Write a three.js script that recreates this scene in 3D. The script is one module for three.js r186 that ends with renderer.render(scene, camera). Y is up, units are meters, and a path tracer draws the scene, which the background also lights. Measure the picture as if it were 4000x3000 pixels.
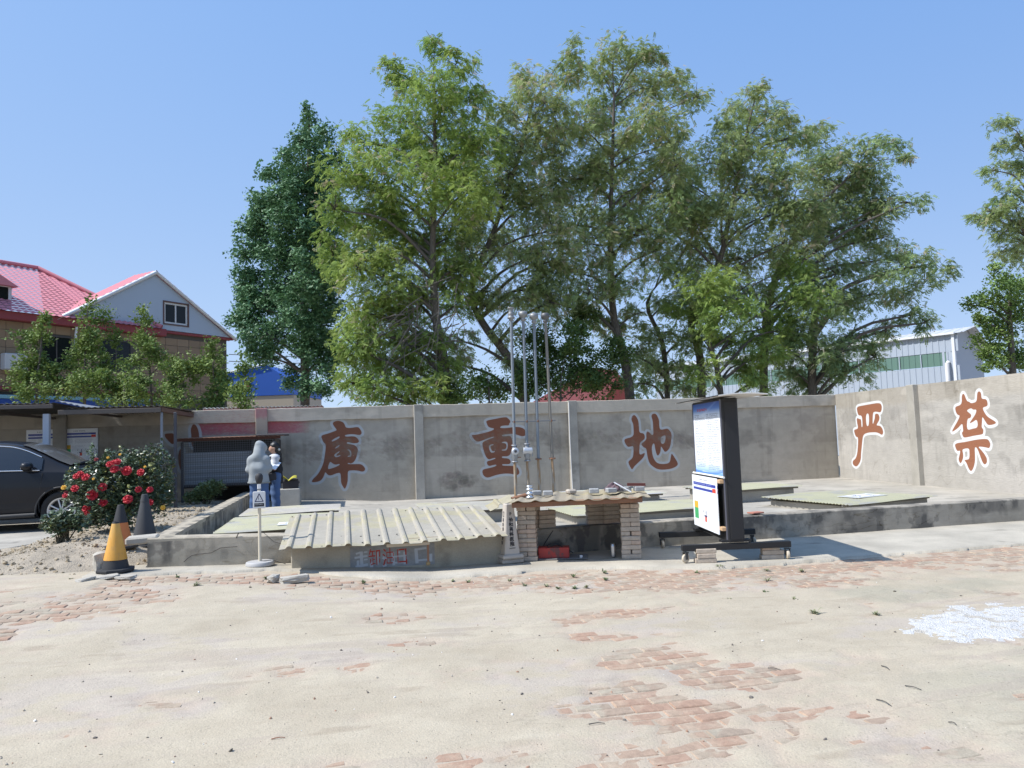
import * as THREE from 'three';
import { mergeGeometries, mergeVertices } from 'three/addons/utils/BufferGeometryUtils.js';
import { MarchingCubes } from 'three/addons/objects/MarchingCubes.js';
import { Brush, Evaluator, SUBTRACTION } from 'three-bvh-csg';

// ---------------------------------------------------------------- camera, sky, sun, exposure
const scene = new THREE.Scene();
const R = THREE.MathUtils.degToRad, V = (x, y, z) => new THREE.Vector3(x, y, z);
const camera = new THREE.PerspectiveCamera(53.13, 4 / 3, 0.1, 1500);
camera.position.set(0, 1.6, 0);
camera.rotation.order = 'YXZ';
camera.rotation.set(R(4.02), R(-12.5), R(-2.03));
const renderer = new THREE.WebGLRenderer({ antialias: true });
renderer.toneMapping = THREE.LinearToneMapping;
renderer.toneMappingExposure = 1.2;
renderer.shadowMap.enabled = true;
const SUN_EL = R(52), SUN_OFF = R(2.5);   // the sun stands to the left, nearly in line with the long wall
const sunDir = V(-Math.cos(SUN_EL) * Math.cos(SUN_OFF), Math.sin(SUN_EL), Math.cos(SUN_EL) * Math.sin(SUN_OFF));
{
  // clear hazy sky: pale at the horizon, deeper blue overhead and away from the sun
  const W = 512, H = 256, d = new Float32Array(W * H * 4);
  const clamp01 = (x) => Math.min(1, Math.max(0, x)), lerp3 = (a, b, t) => a.map((v, i) => v + (b[i] - v) * t);
  for (let j = 0; j < H; j++) for (let i = 0; i < W; i++) {
    const el = ((j + 0.5) / H - 0.5) * Math.PI, az = ((i + 0.5) / W - 0.5) * 2 * Math.PI;
    const v = V(Math.cos(az) * Math.cos(el), Math.sin(el), Math.sin(az) * Math.cos(el));
    const s = v.dot(sunDir), e = Math.max(0, v.y);
    let c = lerp3([0.66, 0.83, 1.04], [0.18, 0.415, 0.90], 1 - Math.exp(-e * 2.3));
    c = lerp3(c, [0.085, 0.265, 0.70], clamp01(1.15 * Math.pow(e, 0.75) * (0.62 - 0.62 * s)));
    const glow = 0.10 * Math.pow(Math.max(0, s), 3) + 0.35 * Math.pow(Math.max(0, s), 9) + 0.6 * Math.pow(Math.max(0, s), 40);
    c = c.map((x, i) => x + glow * [1, 0.97, 0.9][i]);
    if (v.y < 0) c = lerp3(c, [0.42, 0.40, 0.36], Math.min(1, -v.y * 12));
    d.set([...c.map((x) => x / 1.2), 1], (j * W + i) * 4);
  }
  const t = new THREE.DataTexture(d, W, H, THREE.RGBAFormat, THREE.FloatType);
  t.mapping = THREE.EquirectangularReflectionMapping; t.magFilter = THREE.LinearFilter; t.minFilter = THREE.LinearFilter; t.needsUpdate = true;
  scene.background = t; scene.environment = t;
}
const sun = new THREE.DirectionalLight(new THREE.Color(1, 0.978, 0.945), 4.85);
sun.name = 'sun'; sun.castShadow = true; sun.shadow.radius = 1;
sun.position.copy(sunDir).multiplyScalar(70).add(V(3, 0, -16)); sun.target.position.set(3, 0, -16);
Object.assign(sun.shadow.camera, { left: -40, right: 40, top: 40, bottom: -40, near: 1, far: 180 });
sun.shadow.mapSize.set(4096, 4096);
scene.add(sun, sun.target);

// ---------------------------------------------------------------- helpers
function rng(seed) { let s = seed | 0; return () => { s = (s + 0x6d2b79f5) | 0; let t = Math.imul(s ^ (s >>> 15), 1 | s); t = (t + Math.imul(t ^ (t >>> 7), 61 | t)) ^ t; return ((t ^ (t >>> 14)) >>> 0) / 4294967296; }; }
const hash = (x, y) => { let h = Math.imul(x | 0, 374761393) ^ Math.imul(y | 0, 668265263); h = Math.imul(h ^ (h >>> 13), 1274126177); return ((h ^ (h >>> 16)) >>> 0) / 4294967296; };
function noise(x, y) {
  const ix = Math.floor(x), iy = Math.floor(y), fx = x - ix, fy = y - iy, s = fx * fx * (3 - 2 * fx), t = fy * fy * (3 - 2 * fy);
  const a = hash(ix, iy), b = hash(ix + 1, iy), c = hash(ix, iy + 1), e = hash(ix + 1, iy + 1);
  return a + (b - a) * s + (c - a) * t + (a - b - c + e) * s * t;
}
function fbm(x, y, o = 4) { let v = 0, a = 0.5, n = 0; for (let i = 0; i < o; i++) { v += a * noise(x + i * 17.3, y - i * 9.1); n += a; a *= 0.5; x *= 2.03; y *= 2.03; } return v / n; }
const clamp = (v, a = 0, b = 1) => Math.min(b, Math.max(a, v)), mix = (a, b, t) => a + (b - a) * t;
const sstep = (a, b, x) => { const t = clamp((x - a) / (b - a)); return t * t * (3 - 2 * t); };
const toS = (l) => 255 * (l <= 0.0031308 ? 12.92 * l : 1.055 * Math.pow(l, 1 / 2.4) - 0.055);
// colour map computed per pixel; fn(u, v) gives linear rgb; u, v run 0..1 with v up
function paintMap(w, h, fn, wrap = true) {
  const c = document.createElement('canvas'); c.width = w; c.height = h;
  const g = c.getContext('2d'), im = g.createImageData(w, h);
  for (let j = 0; j < h; j++) for (let i = 0; i < w; i++) { const k = fn((i + 0.5) / w, 1 - (j + 0.5) / h), o = (j * w + i) * 4; im.data[o] = toS(clamp(k[0])); im.data[o + 1] = toS(clamp(k[1])); im.data[o + 2] = toS(clamp(k[2])); im.data[o + 3] = 255; }
  g.putImageData(im, 0, 0);
  return { canvas: c, g, tex: () => { const t = new THREE.CanvasTexture(c); t.colorSpace = THREE.SRGBColorSpace; t.magFilter = THREE.LinearFilter; if (wrap) t.wrapS = t.wrapT = THREE.RepeatWrapping; return t; } };
}
function valueMap(w, h, fn) { const m = paintMap(w, h, (u, v) => { const x = fn(u, v); return [x, x, x]; }); const t = new THREE.CanvasTexture(m.canvas); const g = m.g, im = g.getImageData(0, 0, w, h); for (let j = 0; j < h; j++) for (let i = 0; i < w; i++) { const x = 255 * clamp(fn((i + 0.5) / w, 1 - (j + 0.5) / h)), o = (j * w + i) * 4; im.data[o] = im.data[o + 1] = im.data[o + 2] = x; } g.putImageData(im, 0, 0); t.wrapS = t.wrapT = THREE.RepeatWrapping; t.magFilter = THREE.LinearFilter; return t; }
// seamless noise on a torus-like wrap
function wrapNoise(u, v, f, seed) { const x = u * f, y = v * f; const ix = Math.floor(x), iy = Math.floor(y), fx = x - ix, fy = y - iy, s = fx * fx * (3 - 2 * fx), t = fy * fy * (3 - 2 * fy); const H2 = (a, b) => hash(((a % f) + f) % f + seed * 131, ((b % f) + f) % f + seed * 57); const a = H2(ix, iy), b = H2(ix + 1, iy), c = H2(ix, iy + 1), e = H2(ix + 1, iy + 1); return a + (b - a) * s + (c - a) * t + (a - b - c + e) * s * t; }
function wfbm(u, v, f, seed, o = 4) { let r = 0, a = 0.5, n = 0; for (let i = 0; i < o; i++) { r += a * wrapNoise(u, v, f, seed + i * 7); n += a; a *= 0.5; f *= 2; } return r / n; }
const lin = (r, g, b) => new THREE.Color().setRGB(r, g, b);
function M(color, roughness = 0.9, extra = {}) { return new THREE.MeshStandardMaterial({ color: Array.isArray(color) ? lin(...color) : color, roughness, ...extra }); }
function MP(color, roughness, extra = {}) { return new THREE.MeshPhysicalMaterial({ color: Array.isArray(color) ? lin(...color) : color, roughness, ...extra }); }

const taken = new Map();
function numbered(name) { const n = taken.get(name) || 0; taken.set(name, n + 1); return n ? `${name}_${String(n).padStart(3, '0')}` : name; }
function shadows(o) { o.castShadow = true; o.receiveShadow = true; return o; }
function tag(o, label, category, group, kind) { o.userData.label = label; if (category) o.userData.category = category; if (group) o.userData.group = group; if (kind) o.userData.kind = kind; return o; }
function thing(name, label, category, [x, y, z] = [0, 0, 0], turn = 0, group) {
  const o = new THREE.Group(); o.name = numbered(name); o.position.set(x, y, z); o.rotation.y = turn; tag(o, label, category, group); scene.add(o); return o;
}
function part(parent, name, geo, mat, pos, rot) {
  const m = shadows(new THREE.Mesh(geo, mat)); m.name = numbered(name); if (pos) m.position.set(...pos); if (rot) m.rotation.set(...rot); parent.add(m); return m;
}
function one(name, label, category, geo, mat, pos = [0, 0, 0], rot, group) { const m = part(scene, name, geo, mat, pos, rot); return tag(m, label, category, group); }
function struct(name, geo, mat, label) { const m = part(scene, name, geo, mat); m.userData.kind = 'structure'; if (label) m.userData.label = label; return m; }

// uv in metres by the face's main direction
function boxUV(g, s = 1, off = 0) {
  if (g.index) g = g.toNonIndexed();
  if (!g.attributes.normal) g.computeVertexNormals();
  const p = g.attributes.position, uv = new Float32Array(p.count * 2), a = V(), b = V(), c = V();
  for (let i = 0; i < p.count; i += 3) {
    a.fromBufferAttribute(p, i); b.fromBufferAttribute(p, i + 1); c.fromBufferAttribute(p, i + 2);
    const n = b.clone().sub(a).cross(c.clone().sub(a)), ax = Math.abs(n.x), ay = Math.abs(n.y), az = Math.abs(n.z);
    [a, b, c].forEach((q, k) => { const [u, v] = ay >= ax && ay >= az ? [q.x, q.z] : ax >= az ? [q.z, q.y] : [q.x, q.y]; uv[(i + k) * 2] = u * s + off; uv[(i + k) * 2 + 1] = v * s + off * 0.7; });
  }
  g.setAttribute('uv', new THREE.BufferAttribute(uv, 2)); return g;
}
function tris(list, uvs) { const g = new THREE.BufferGeometry(); g.setAttribute('position', new THREE.BufferAttribute(new Float32Array(list), 3)); if (uvs) g.setAttribute('uv', new THREE.BufferAttribute(new Float32Array(uvs), 2)); g.computeVertexNormals(); return uvs ? g : boxUV(g); }
// box with chamfered edges (44 triangles), centred on x and z, standing on y = 0
function cbox(w, h, d, c = 0.004, centre = false) {
  c = Math.min(c, w * 0.3, h * 0.3, d * 0.3);
  const X = w / 2, Y = h / 2, Zz = d / 2, P = [];
  const quad = (a, b, e, f, out) => { const n = V(...b).sub(V(...a)).cross(V(...e).sub(V(...a))); const q = n.dot(V(...out)) > 0 ? [a, b, e, a, e, f] : [a, e, b, a, f, e]; q.forEach((v) => P.push(...v)); };
  for (const s of [-1, 1]) {
    quad([s * X, -Y + c, -Zz + c], [s * X, Y - c, -Zz + c], [s * X, Y - c, Zz - c], [s * X, -Y + c, Zz - c], [s, 0, 0]);
    quad([-X + c, s * Y, -Zz + c], [X - c, s * Y, -Zz + c], [X - c, s * Y, Zz - c], [-X + c, s * Y, Zz - c], [0, s, 0]);
    quad([-X + c, -Y + c, s * Zz], [X - c, -Y + c, s * Zz], [X - c, Y - c, s * Zz], [-X + c, Y - c, s * Zz], [0, 0, s]);
    for (const t of [-1, 1]) {
      quad([s * X, t * (Y - c), -Zz + c], [s * (X - c), t * Y, -Zz + c], [s * (X - c), t * Y, Zz - c], [s * X, t * (Y - c), Zz - c], [s, t, 0]);
      quad([s * X, -Y + c, t * (Zz - c)], [s * (X - c), -Y + c, t * Zz], [s * (X - c), Y - c, t * Zz], [s * X, Y - c, t * (Zz - c)], [s, 0, t]);
      quad([-X + c, s * Y, t * (Zz - c)], [-X + c, s * (Y - c), t * Zz], [X - c, s * (Y - c), t * Zz], [X - c, s * Y, t * (Zz - c)], [0, s, t]);
      for (const u of [-1, 1]) { const a = [s * X, t * (Y - c), u * (Zz - c)], b = [s * (X - c), t * Y, u * (Zz - c)], e = [s * (X - c), t * (Y - c), u * Zz]; const n = V(...b).sub(V(...a)).cross(V(...e).sub(V(...a))); (n.dot(V(s, t, u)) > 0 ? [a, b, e] : [a, e, b]).forEach((v) => P.push(...v)); }
    }
  }
  const g = tris(P); if (!centre) g.translate(0, Y, 0); return g;
}
// chamfered box from corner to corner
function slab(x0, x1, y0, y1, z0, z1, c = 0.006) { return cbox(x1 - x0, y1 - y0, z1 - z0, c, true).translate((x0 + x1) / 2, (y0 + y1) / 2, (z0 + z1) / 2); }
function prep(g) { g = g.index ? g.toNonIndexed() : g.clone(); if (!g.attributes.normal) g.computeVertexNormals(); if (!g.attributes.uv) g.setAttribute('uv', new THREE.BufferAttribute(new Float32Array(g.attributes.position.count * 2), 2)); for (const k of Object.keys(g.attributes)) if (!['position', 'normal', 'uv'].includes(k)) g.deleteAttribute(k); return g; }
function join(list) { return mergeGeometries(list.map(prep)); }
function cyl(r0, r1, h, seg = 16, open = false) { return new THREE.CylinderGeometry(r1, r0, h, seg, 1, open).translate(0, h / 2, 0); }
function lathe(pts, seg = 20) { return new THREE.LatheGeometry(pts.map(([r, y]) => new THREE.Vector2(Math.max(r, 1e-4), y)), seg); }
// tube with a radius at each point
function limb(pts, radii, radial = 6, sub = 3) {
  const curve = new THREE.CatmullRomCurve3(pts.map((p) => (p.isVector3 ? p : V(...p)))), n = Math.max(2, (pts.length - 1) * sub);
  const fr = curve.computeFrenetFrames(n, false), P = [], N = [], U = [], I = []; let len = 0, last = null;
  for (let i = 0; i <= n; i++) {
    const t = i / n, c = curve.getPoint(t), f = t * (radii.length - 1), k = Math.min(radii.length - 2, Math.floor(f)), r = mix(radii[k], radii[k + 1], f - k);
    if (last) len += c.distanceTo(last); last = c;
    for (let j = 0; j <= radial; j++) { const a = (j / radial) * 2 * Math.PI, d = fr.normals[i].clone().multiplyScalar(Math.cos(a)).addScaledVector(fr.binormals[i], Math.sin(a)); N.push(d.x, d.y, d.z); d.multiplyScalar(r).add(c); P.push(d.x, d.y, d.z); U.push(j / radial, len); }
  }
  for (let i = 0; i < n; i++) for (let j = 0; j < radial; j++) { const a = i * (radial + 1) + j, b = a + radial + 1; I.push(a, a + 1, b, b, a + 1, b + 1); }
  const g = new THREE.BufferGeometry(); g.setAttribute('position', new THREE.Float32BufferAttribute(P, 3)); g.setAttribute('normal', new THREE.Float32BufferAttribute(N, 3)); g.setAttribute('uv', new THREE.Float32BufferAttribute(U, 2)); g.setIndex(I); return g;
}
// grid sheet y = fn(x, z) over coordinate lists
function sheet(xs, zs, fn, skip) {
  const P = [], U = [], I = [], w = xs.length;
  for (const z of zs) for (const x of xs) { P.push(x, fn(x, z), z); U.push(x, z); }
  for (let j = 0; j < zs.length - 1; j++) for (let i = 0; i < w - 1; i++) { if (skip && skip((xs[i] + xs[i + 1]) / 2, (zs[j] + zs[j + 1]) / 2)) continue; const a = j * w + i, b = a + w; I.push(a, b, a + 1, b, b + 1, a + 1); }
  const g = new THREE.BufferGeometry(); g.setAttribute('position', new THREE.Float32BufferAttribute(P, 3)); g.setAttribute('uv', new THREE.Float32BufferAttribute(U, 2)); g.setIndex(I); g.computeVertexNormals(); return g;
}
const range = (a, b, n) => Array.from({ length: n + 1 }, (_, i) => a + ((b - a) * i) / n);
// profile (u, h) pushed along v: a ribbed sheet with thickness. u runs along x, v along z, centred on z
function ribbed(profile, len, t = 0.006, segs = 1, bend) {
  const P = [], quad = (a, b, c, d) => P.push(...a, ...b, ...c, ...a, ...c, ...d), B = bend || ((x, y, z) => [x, y, z]);
  for (let i = 0; i < profile.length - 1; i++) for (let k = 0; k < segs; k++) {
    const [u0, h0] = profile[i], [u1, h1] = profile[i + 1], z0 = -len / 2 + (len * k) / segs, z1 = -len / 2 + (len * (k + 1)) / segs;
    quad(B(u0, h0, z0), B(u0, h0, z1), B(u1, h1, z1), B(u1, h1, z0));
    quad(B(u0, h0 - t, z0), B(u1, h1 - t, z0), B(u1, h1 - t, z1), B(u0, h0 - t, z1));
    if (k === 0) quad(B(u0, h0, z0), B(u1, h1, z0), B(u1, h1 - t, z0), B(u0, h0 - t, z0));
    if (k === segs - 1) quad(B(u0, h0, z1), B(u0, h0 - t, z1), B(u1, h1 - t, z1), B(u1, h1, z1));
  }
  for (const [e, s] of [[0, 1], [profile.length - 1, -1]]) { const [u, h] = profile[e]; for (let k = 0; k < segs; k++) { const z0 = -len / 2 + (len * k) / segs, z1 = -len / 2 + (len * (k + 1)) / segs; const q = [B(u, h, z0), B(u, h - t, z0), B(u, h - t, z1), B(u, h, z1)]; s > 0 ? quad(...q) : quad(q[0], q[3], q[2], q[1]); } }
  const g = tris(P); g.computeVertexNormals(); return g;
}
const ribProfile = (w, pitch, rib, h) => { const a = [[0, 0]]; for (let x = pitch / 2; x < w; x += pitch) a.push([x - rib / 2, 0], [x - rib / 4, h * 0.85], [x, h], [x + rib / 4, h * 0.85], [x + rib / 2, 0]); a.push([w, 0]); return a.filter((p, i) => i === 0 || p[0] > a[i - 1][0] + 1e-5); };
const waveProfile = (w, pitch, h, n = 6) => range(0, w, Math.round((w / pitch) * n)).map((x) => [x, h * (0.5 - 0.5 * Math.cos((2 * Math.PI * x) / pitch))]);
// the yard rises gently towards the left
function gy(x, z) { return (x < 1 ? 0.26 * (1 - Math.exp(-(1 - x) / 3)) : 0) * sstep(4, 9, -z); }
// ---------------------------------------------------------------- shared surfaces
// weathered concrete, one metre of texture repeats every 3 m
const concreteMap = paintMap(768, 768, (u, v) => {
  const a = wfbm(u, v, 4, 3, 5), b = wfbm(u, v, 12, 9, 4), g = wrapNoise(u, v, 384, 5), s = sstep(0.62, 0.75, wfbm(u, v, 7, 21, 4));
  const k = 0.34 + 0.16 * (a - 0.5) + 0.10 * (b - 0.5) + 0.05 * (g - 0.5) - 0.10 * s;
  return [k * 1.075, k * 1.0, k * 0.86];
}).tex();
concreteMap.repeat.set(1 / 3, 1 / 3);
const concreteBump = valueMap(512, 512, (u, v) => 0.5 * wfbm(u, v, 24, 2, 4) + 0.5 * wrapNoise(u, v, 200, 8)); concreteBump.repeat.set(0.7, 0.7);
const concrete = M([1, 1, 1], 0.92, { map: concreteMap, bumpMap: concreteBump, bumpScale: 0.004 });
const paleConcrete = M([1.02, 1.01, 1.0], 0.93, { map: concreteMap, bumpMap: concreteBump, bumpScale: 0.003 });
const brickRelief = valueMap(256, 256, (u, v) => 0.6 * wfbm(u, v, 16, 4, 3) + 0.4 * wrapNoise(u, v, 120, 3)); brickRelief.repeat.set(3, 3);
const brickGrain = paintMap(256, 256, (u, v) => { const k = 0.78 + 0.34 * (wfbm(u, v, 10, 31, 4) - 0.5) + 0.16 * (wrapNoise(u, v, 128, 6) - 0.5); return [k, k, k]; }).tex(); brickGrain.repeat.set(2.5, 2.5);
const clay = (c) => M(c, 0.95, { map: brickGrain, bumpMap: brickRelief, bumpScale: 0.003 });
const wallBricks = [[0.58, 0.48, 0.38], [0.54, 0.45, 0.355], [0.61, 0.505, 0.40], [0.57, 0.44, 0.34], [0.52, 0.45, 0.37]].map(clay);
const paverDust = paintMap(512, 512, (u, v) => { const d = sstep(0.42, 0.62, wfbm(u, v, 9, 41, 5)), g = 0.9 + 0.3 * (wfbm(u, v, 40, 3, 3) - 0.5) + 0.16 * (wrapNoise(u, v, 200, 6) - 0.5); return [mix(0.80, 0.90, d) * g, mix(0.74, 0.92, d) * g, mix(0.70, 0.88, d) * g]; }).tex(); paverDust.repeat.set(0.9, 0.9);
const paverBricks = [[0.55, 0.385, 0.285], [0.555, 0.41, 0.31], [0.52, 0.42, 0.325], [0.55, 0.395, 0.295], [0.50, 0.42, 0.33], [0.56, 0.43, 0.325], [0.52, 0.405, 0.31]].map((c) => M(c.map((v, i) => v * [0.86, 0.86, 0.86][i]), 0.95, { map: paverDust, bumpMap: brickRelief, bumpScale: 0.003 }));
const rustMap = paintMap(256, 256, (u, v) => { const a = wfbm(u, v, 6, 2, 5), b = wfbm(u, v, 24, 5, 3); return [0.16 + 0.16 * a, 0.075 + 0.05 * a + 0.03 * b, 0.045 + 0.03 * b]; }).tex();
const rustySteel = M([1, 1, 1], 0.75, { map: rustMap });

// ---------------------------------------------------------------- the yard: sand blown over brick paving
const PATCHES = [[2.0, -3.9, 1.05, 0.75], [1.5, -4.5, 0.6, 0.5], [2.5, -4.6, 0.5, 0.35], [2.15, -5.3, 0.45, 0.4], [2.0, -5.9, 0.5, 0.25], [2.3, -6.6, 0.6, 0.3], [-2.7, -8.0, 0.9, 0.6], [-2.3, -8.6, 0.7, 0.5], [-2.9, -7.2, 0.5, 0.35], [0.35, -7.0, 0.5, 0.3], [0.6, -6.2, 0.4, 0.25], [2.9, -3.35, 0.6, 0.25], [0.6, -3.5, 0.5, 0.25], [-0.2, -4.0, 0.4, 0.2]];
const apronEdge = (x) => { const k = x < -1 ? -9.62 : x < 0.6 ? mix(-9.62, -8.95, sstep(-1, 0.6, x)) : x < 2.4 ? mix(-8.95, -9.02, (x - 0.6) / 1.8) : mix(-9.02, -8.3, sstep(2.4, 4.6, x)); return k + 0.16 * (fbm(x * 2.2, 3.1, 4) - 0.5) + 0.05 * (noise(x * 14, 1) - 0.5); };
function bare(x, z) {   // how far the wind has swept the bricks clean
  let e = 0;
  for (const [cx, cz, rx, rz] of PATCHES) e = Math.max(e, 1.25 - Math.hypot((x - cx) / rx, (z - cz) / rz));
  const strip = z - apronEdge(x);
  if (strip < 2.2 && x > -2.6) e = Math.max(e, 1.12 - Math.abs(strip - 0.4) / mix(0.75, 1.35, sstep(0, 3.5, x)));
  return clamp(Math.max(e - 0.02, 0.10) + 1.7 * (fbm(x * 1.7 + 4, z * 2.1, 5) - 0.54) + 0.9 * (fbm(x * 7.3, z * 8.1 + 5, 3) - 0.52));
}
const rut = (x, z) => { const d = Math.abs(Math.hypot(x + 1.2, (z + 9.4) * 1.3) - 4.6), e = Math.abs(Math.hypot(x + 1.2, (z + 9.4) * 1.3) - 4.95); return -0.007 * Math.exp(-((d / 0.05) ** 2)) - 0.006 * Math.exp(-((e / 0.05) ** 2)); };
function sand(x, z) {
  const b = bare(x, z), f = 0.012 * (fbm(x * 3.1, z * 3.7, 4) - 0.5) + 0.008 * (fbm(x * 13, z * 15, 3) - 0.5);
  return 0.010 - 0.0165 * sstep(0.12, 0.8, b) + f * (1 - 0.55 * sstep(0.2, 0.7, b)) + 0.012 * (fbm(x * 0.7, z * 0.8, 3) - 0.5) * (1 - sstep(0.05, 0.4, b)) + rut(x, z) * (1 - b);
}
const yardMap = paintMap(2048, 1024, (u, v) => {
  const x = u * 16 - 6, z = v * 8 - 10.5, b = bare(x, z), a = fbm(x * 0.9, z * 1.4, 5), c = fbm(x * 4.3 + 7, z * 6.1, 4), g = hash(Math.floor(u * 2048), Math.floor(v * 1024)), st = fbm(x * 1.1 + 30, z * 5.5 + 11, 4);
  let k = [0.50 + 0.13 * (a - 0.5) + 0.10 * (c - 0.5), 0.44 + 0.125 * (a - 0.5) + 0.10 * (c - 0.5), 0.318 + 0.10 * (a - 0.5) + 0.08 * (c - 0.5)];
  const t = sstep(0.1, 0.6, b) * 0.55; k = [mix(k[0], 0.50, t), mix(k[1], 0.405, t), mix(k[2], 0.305, t)];
  const dk = sstep(0.60, 0.74, st) * 0.45 * sstep(0.45, 0.62, c); k = [mix(k[0], 0.34, dk), mix(k[1], 0.275, dk), mix(k[2], 0.19, dk)];
  const gr = sstep(0.55, 0.7, fbm(x * 0.8 - 9, z * 1.1 + 5, 4)) * sstep(2.6, 4.2, x) * 0.5; k = [mix(k[0], 0.36, gr), mix(k[1], 0.345, gr), mix(k[2], 0.25, gr)];
  const sk = sstep(0.56, 0.70, fbm(x * 0.9 + 14, z * 7.5 + 3, 5)) * 0.35 * sstep(0.4, 0.6, a); k = [mix(k[0], 0.40, sk), mix(k[1], 0.335, sk), mix(k[2], 0.27, sk)];
  const gp = sstep(0.5, 0.64, fbm(x * 0.75 + 50, z * 1.5 - 7, 5)) * 0.42 * sstep(0.38, 0.6, c); k = [mix(k[0], 0.45, gp), mix(k[1], 0.395, gp), mix(k[2], 0.345, gp)];
  const fl = sstep(0.012, 0, Math.abs(fbm(x * 1.3 + 8, z * 3.1, 4) - 0.5)) * 0.14 * sstep(0.5, 0.6, fbm(x * 0.6, z * 0.9 + 30, 3)); k = k.map((q) => q * (1 - fl));
  const sp = g > 0.985 ? 0.72 : g < 0.02 ? 1.14 : 1 + 0.14 * (g - 0.5); return [k[0] * sp * 0.82, k[1] * sp * 0.80, k[2] * sp * 0.82];
}).tex();
yardMap.repeat.set(1 / 16, 1 / 8); yardMap.offset.set(6 / 16, 10.5 / 8);
const sandBump = valueMap(512, 512, (u, v) => 0.5 * wrapNoise(u, v, 180, 3) + 0.3 * wrapNoise(u, v, 90, 5) + 0.2 * wrapNoise(u, v, 256, 9)); sandBump.repeat.set(1, 1);
const sandMat = M([1, 1, 1], 0.97, { map: yardMap, bumpMap: sandBump, bumpScale: 0.003 });
{
  const xs = [-500, -200, -90, -50, -30, -20, -14, -10, -8, -7, ...range(-6, -3.2, 28), ...range(-3.15, 6.6, 244), ...range(6.7, 11, 50), 12, 13, 14, 16, 20, 30, 50, 90, 200, 500];
  const zs = [-500, -200, -100, -60, -40, -30, -24, -21, -18, -15, -13, -12, ...range(-11, -9.7, 10), ...range(-9.65, -2.9, 168), -2.7, -2.4, -2, -1, 0, 2, 6, 15, 40, 120, 500];
  const inYard = (x, z) => sstep(-10.6, -10, z) * (1 - sstep(-2.6, -2, z)) * sstep(-6, -5, x) * (1 - sstep(10.5, 11.5, x));
  const ground = struct('ground', sheet(xs, zs, (x, z) => gy(x, z) - 0.03 * (1 - inYard(x, z)) + (inYard(x, z) > 0 ? sand(x, z) * inYard(x, z) : 0)), sandMat, 'sandy yard ground blown over red brick paving');
  // bricks that stick out of the sand: laid in courses along x, half-bond
  const rnd = rng(11), L = 0.24, D = 0.115, list = [], shape = range(0, 11, 11).map((k) => boxUV(cbox(0.234 - (k % 3) * 0.004, 0.05, 0.109 - (k % 3) * 0.002, 0.006 + (k % 3) * 0.003, true), 1, k * 0.37));
  for (let r = 0; r < 66; r++) for (let i = 0; i < 62; i++) {
    const z = -9.75 + r * D, x = -3.4 + i * L + (r % 2) * 0.12 + 0.02 * Math.sin(r * 1.7), e = bare(x, z);
    if (e < 0.28 || z < apronEdge(x) + 0.03 || x > 9.5) continue;
    const vx = Math.atan2(x, -z) - R(12.5); if (Math.abs(vx) > R(36)) continue;
    list.push([x + 0.016 * (rnd() - 0.5), z + 0.012 * (rnd() - 0.5), rnd(), rnd(), rnd(), e, rnd()]);
  }
  list.sort((a, b) => Math.hypot(a[0], a[1]) - Math.hypot(b[0], b[1]));
  const place = ([x, z, a, b, c, e, q]) => new THREE.Matrix4().compose(V(x, gy(x, z) - 0.0265 + 0.006 * (q - 0.5), z), new THREE.Quaternion().setFromEuler(new THREE.Euler(0.05 * (a - 0.5), 0.13 * (b - 0.5), 0.05 * (c - 0.5))), V(1, 1, 1));
  list.slice(0, 300).forEach((q, i) => { const m = part(ground, 'paving_brick', shape[i % 12], paverBricks[Math.floor(q[6] * 6.99 + q[2] * 3) % 7]); m.applyMatrix4(place(q)); });
  for (let k = 0; k < 7; k++) {
    const rest = list.slice(300).filter((q) => Math.floor(q[6] * 6.99 + q[2] * 3) % 7 === k); if (!rest.length) continue;
    const m = part(ground, 'far_paving_bricks', join(rest.map((q, i) => shape[i % 12].clone().applyMatrix4(place(q)))), paverBricks[k]); m.userData.kind = 'stuff';
  }
  console.log('pavers', list.length);
  // gravel crumbs
  const geo = new THREE.IcosahedronGeometry(1, 0), N = 1300, crumbs = new THREE.InstancedMesh(geo, M([1, 1, 1], 0.95), N), mtx = new THREE.Matrix4(), qt = new THREE.Quaternion();
  crumbs.name = 'gravel'; shadows(crumbs); crumbs.userData = { kind: 'stuff', label: 'loose gravel crumbs scattered over the sandy yard' };
  for (let i = 0; i < N; i++) {
    const z = -3 - 6.2 * Math.pow(rnd(), 1.15), x = -z * Math.tan(R(12.5 + (rnd() - 0.5) * 72)), s = 0.002 + 0.008 * Math.pow(rnd(), 6);
    qt.setFromEuler(new THREE.Euler(rnd() * 6, rnd() * 6, rnd() * 6));
    mtx.compose(V(x, gy(x, z) + sand(x, z) + s * 0.3, z), qt, V(s * (0.8 + rnd()), s * (0.5 + 0.5 * rnd()), s * (0.8 + rnd()))); crumbs.setMatrixAt(i, mtx);
    const k = rnd(); crumbs.setColorAt(i, k < 0.35 ? lin(0.16, 0.14, 0.12) : k < 0.7 ? lin(0.4, 0.35, 0.28) : k < 0.9 ? lin(0.33, 0.2, 0.14) : lin(0.7, 0.68, 0.64));
  }
  scene.add(crumbs);
}
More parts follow.
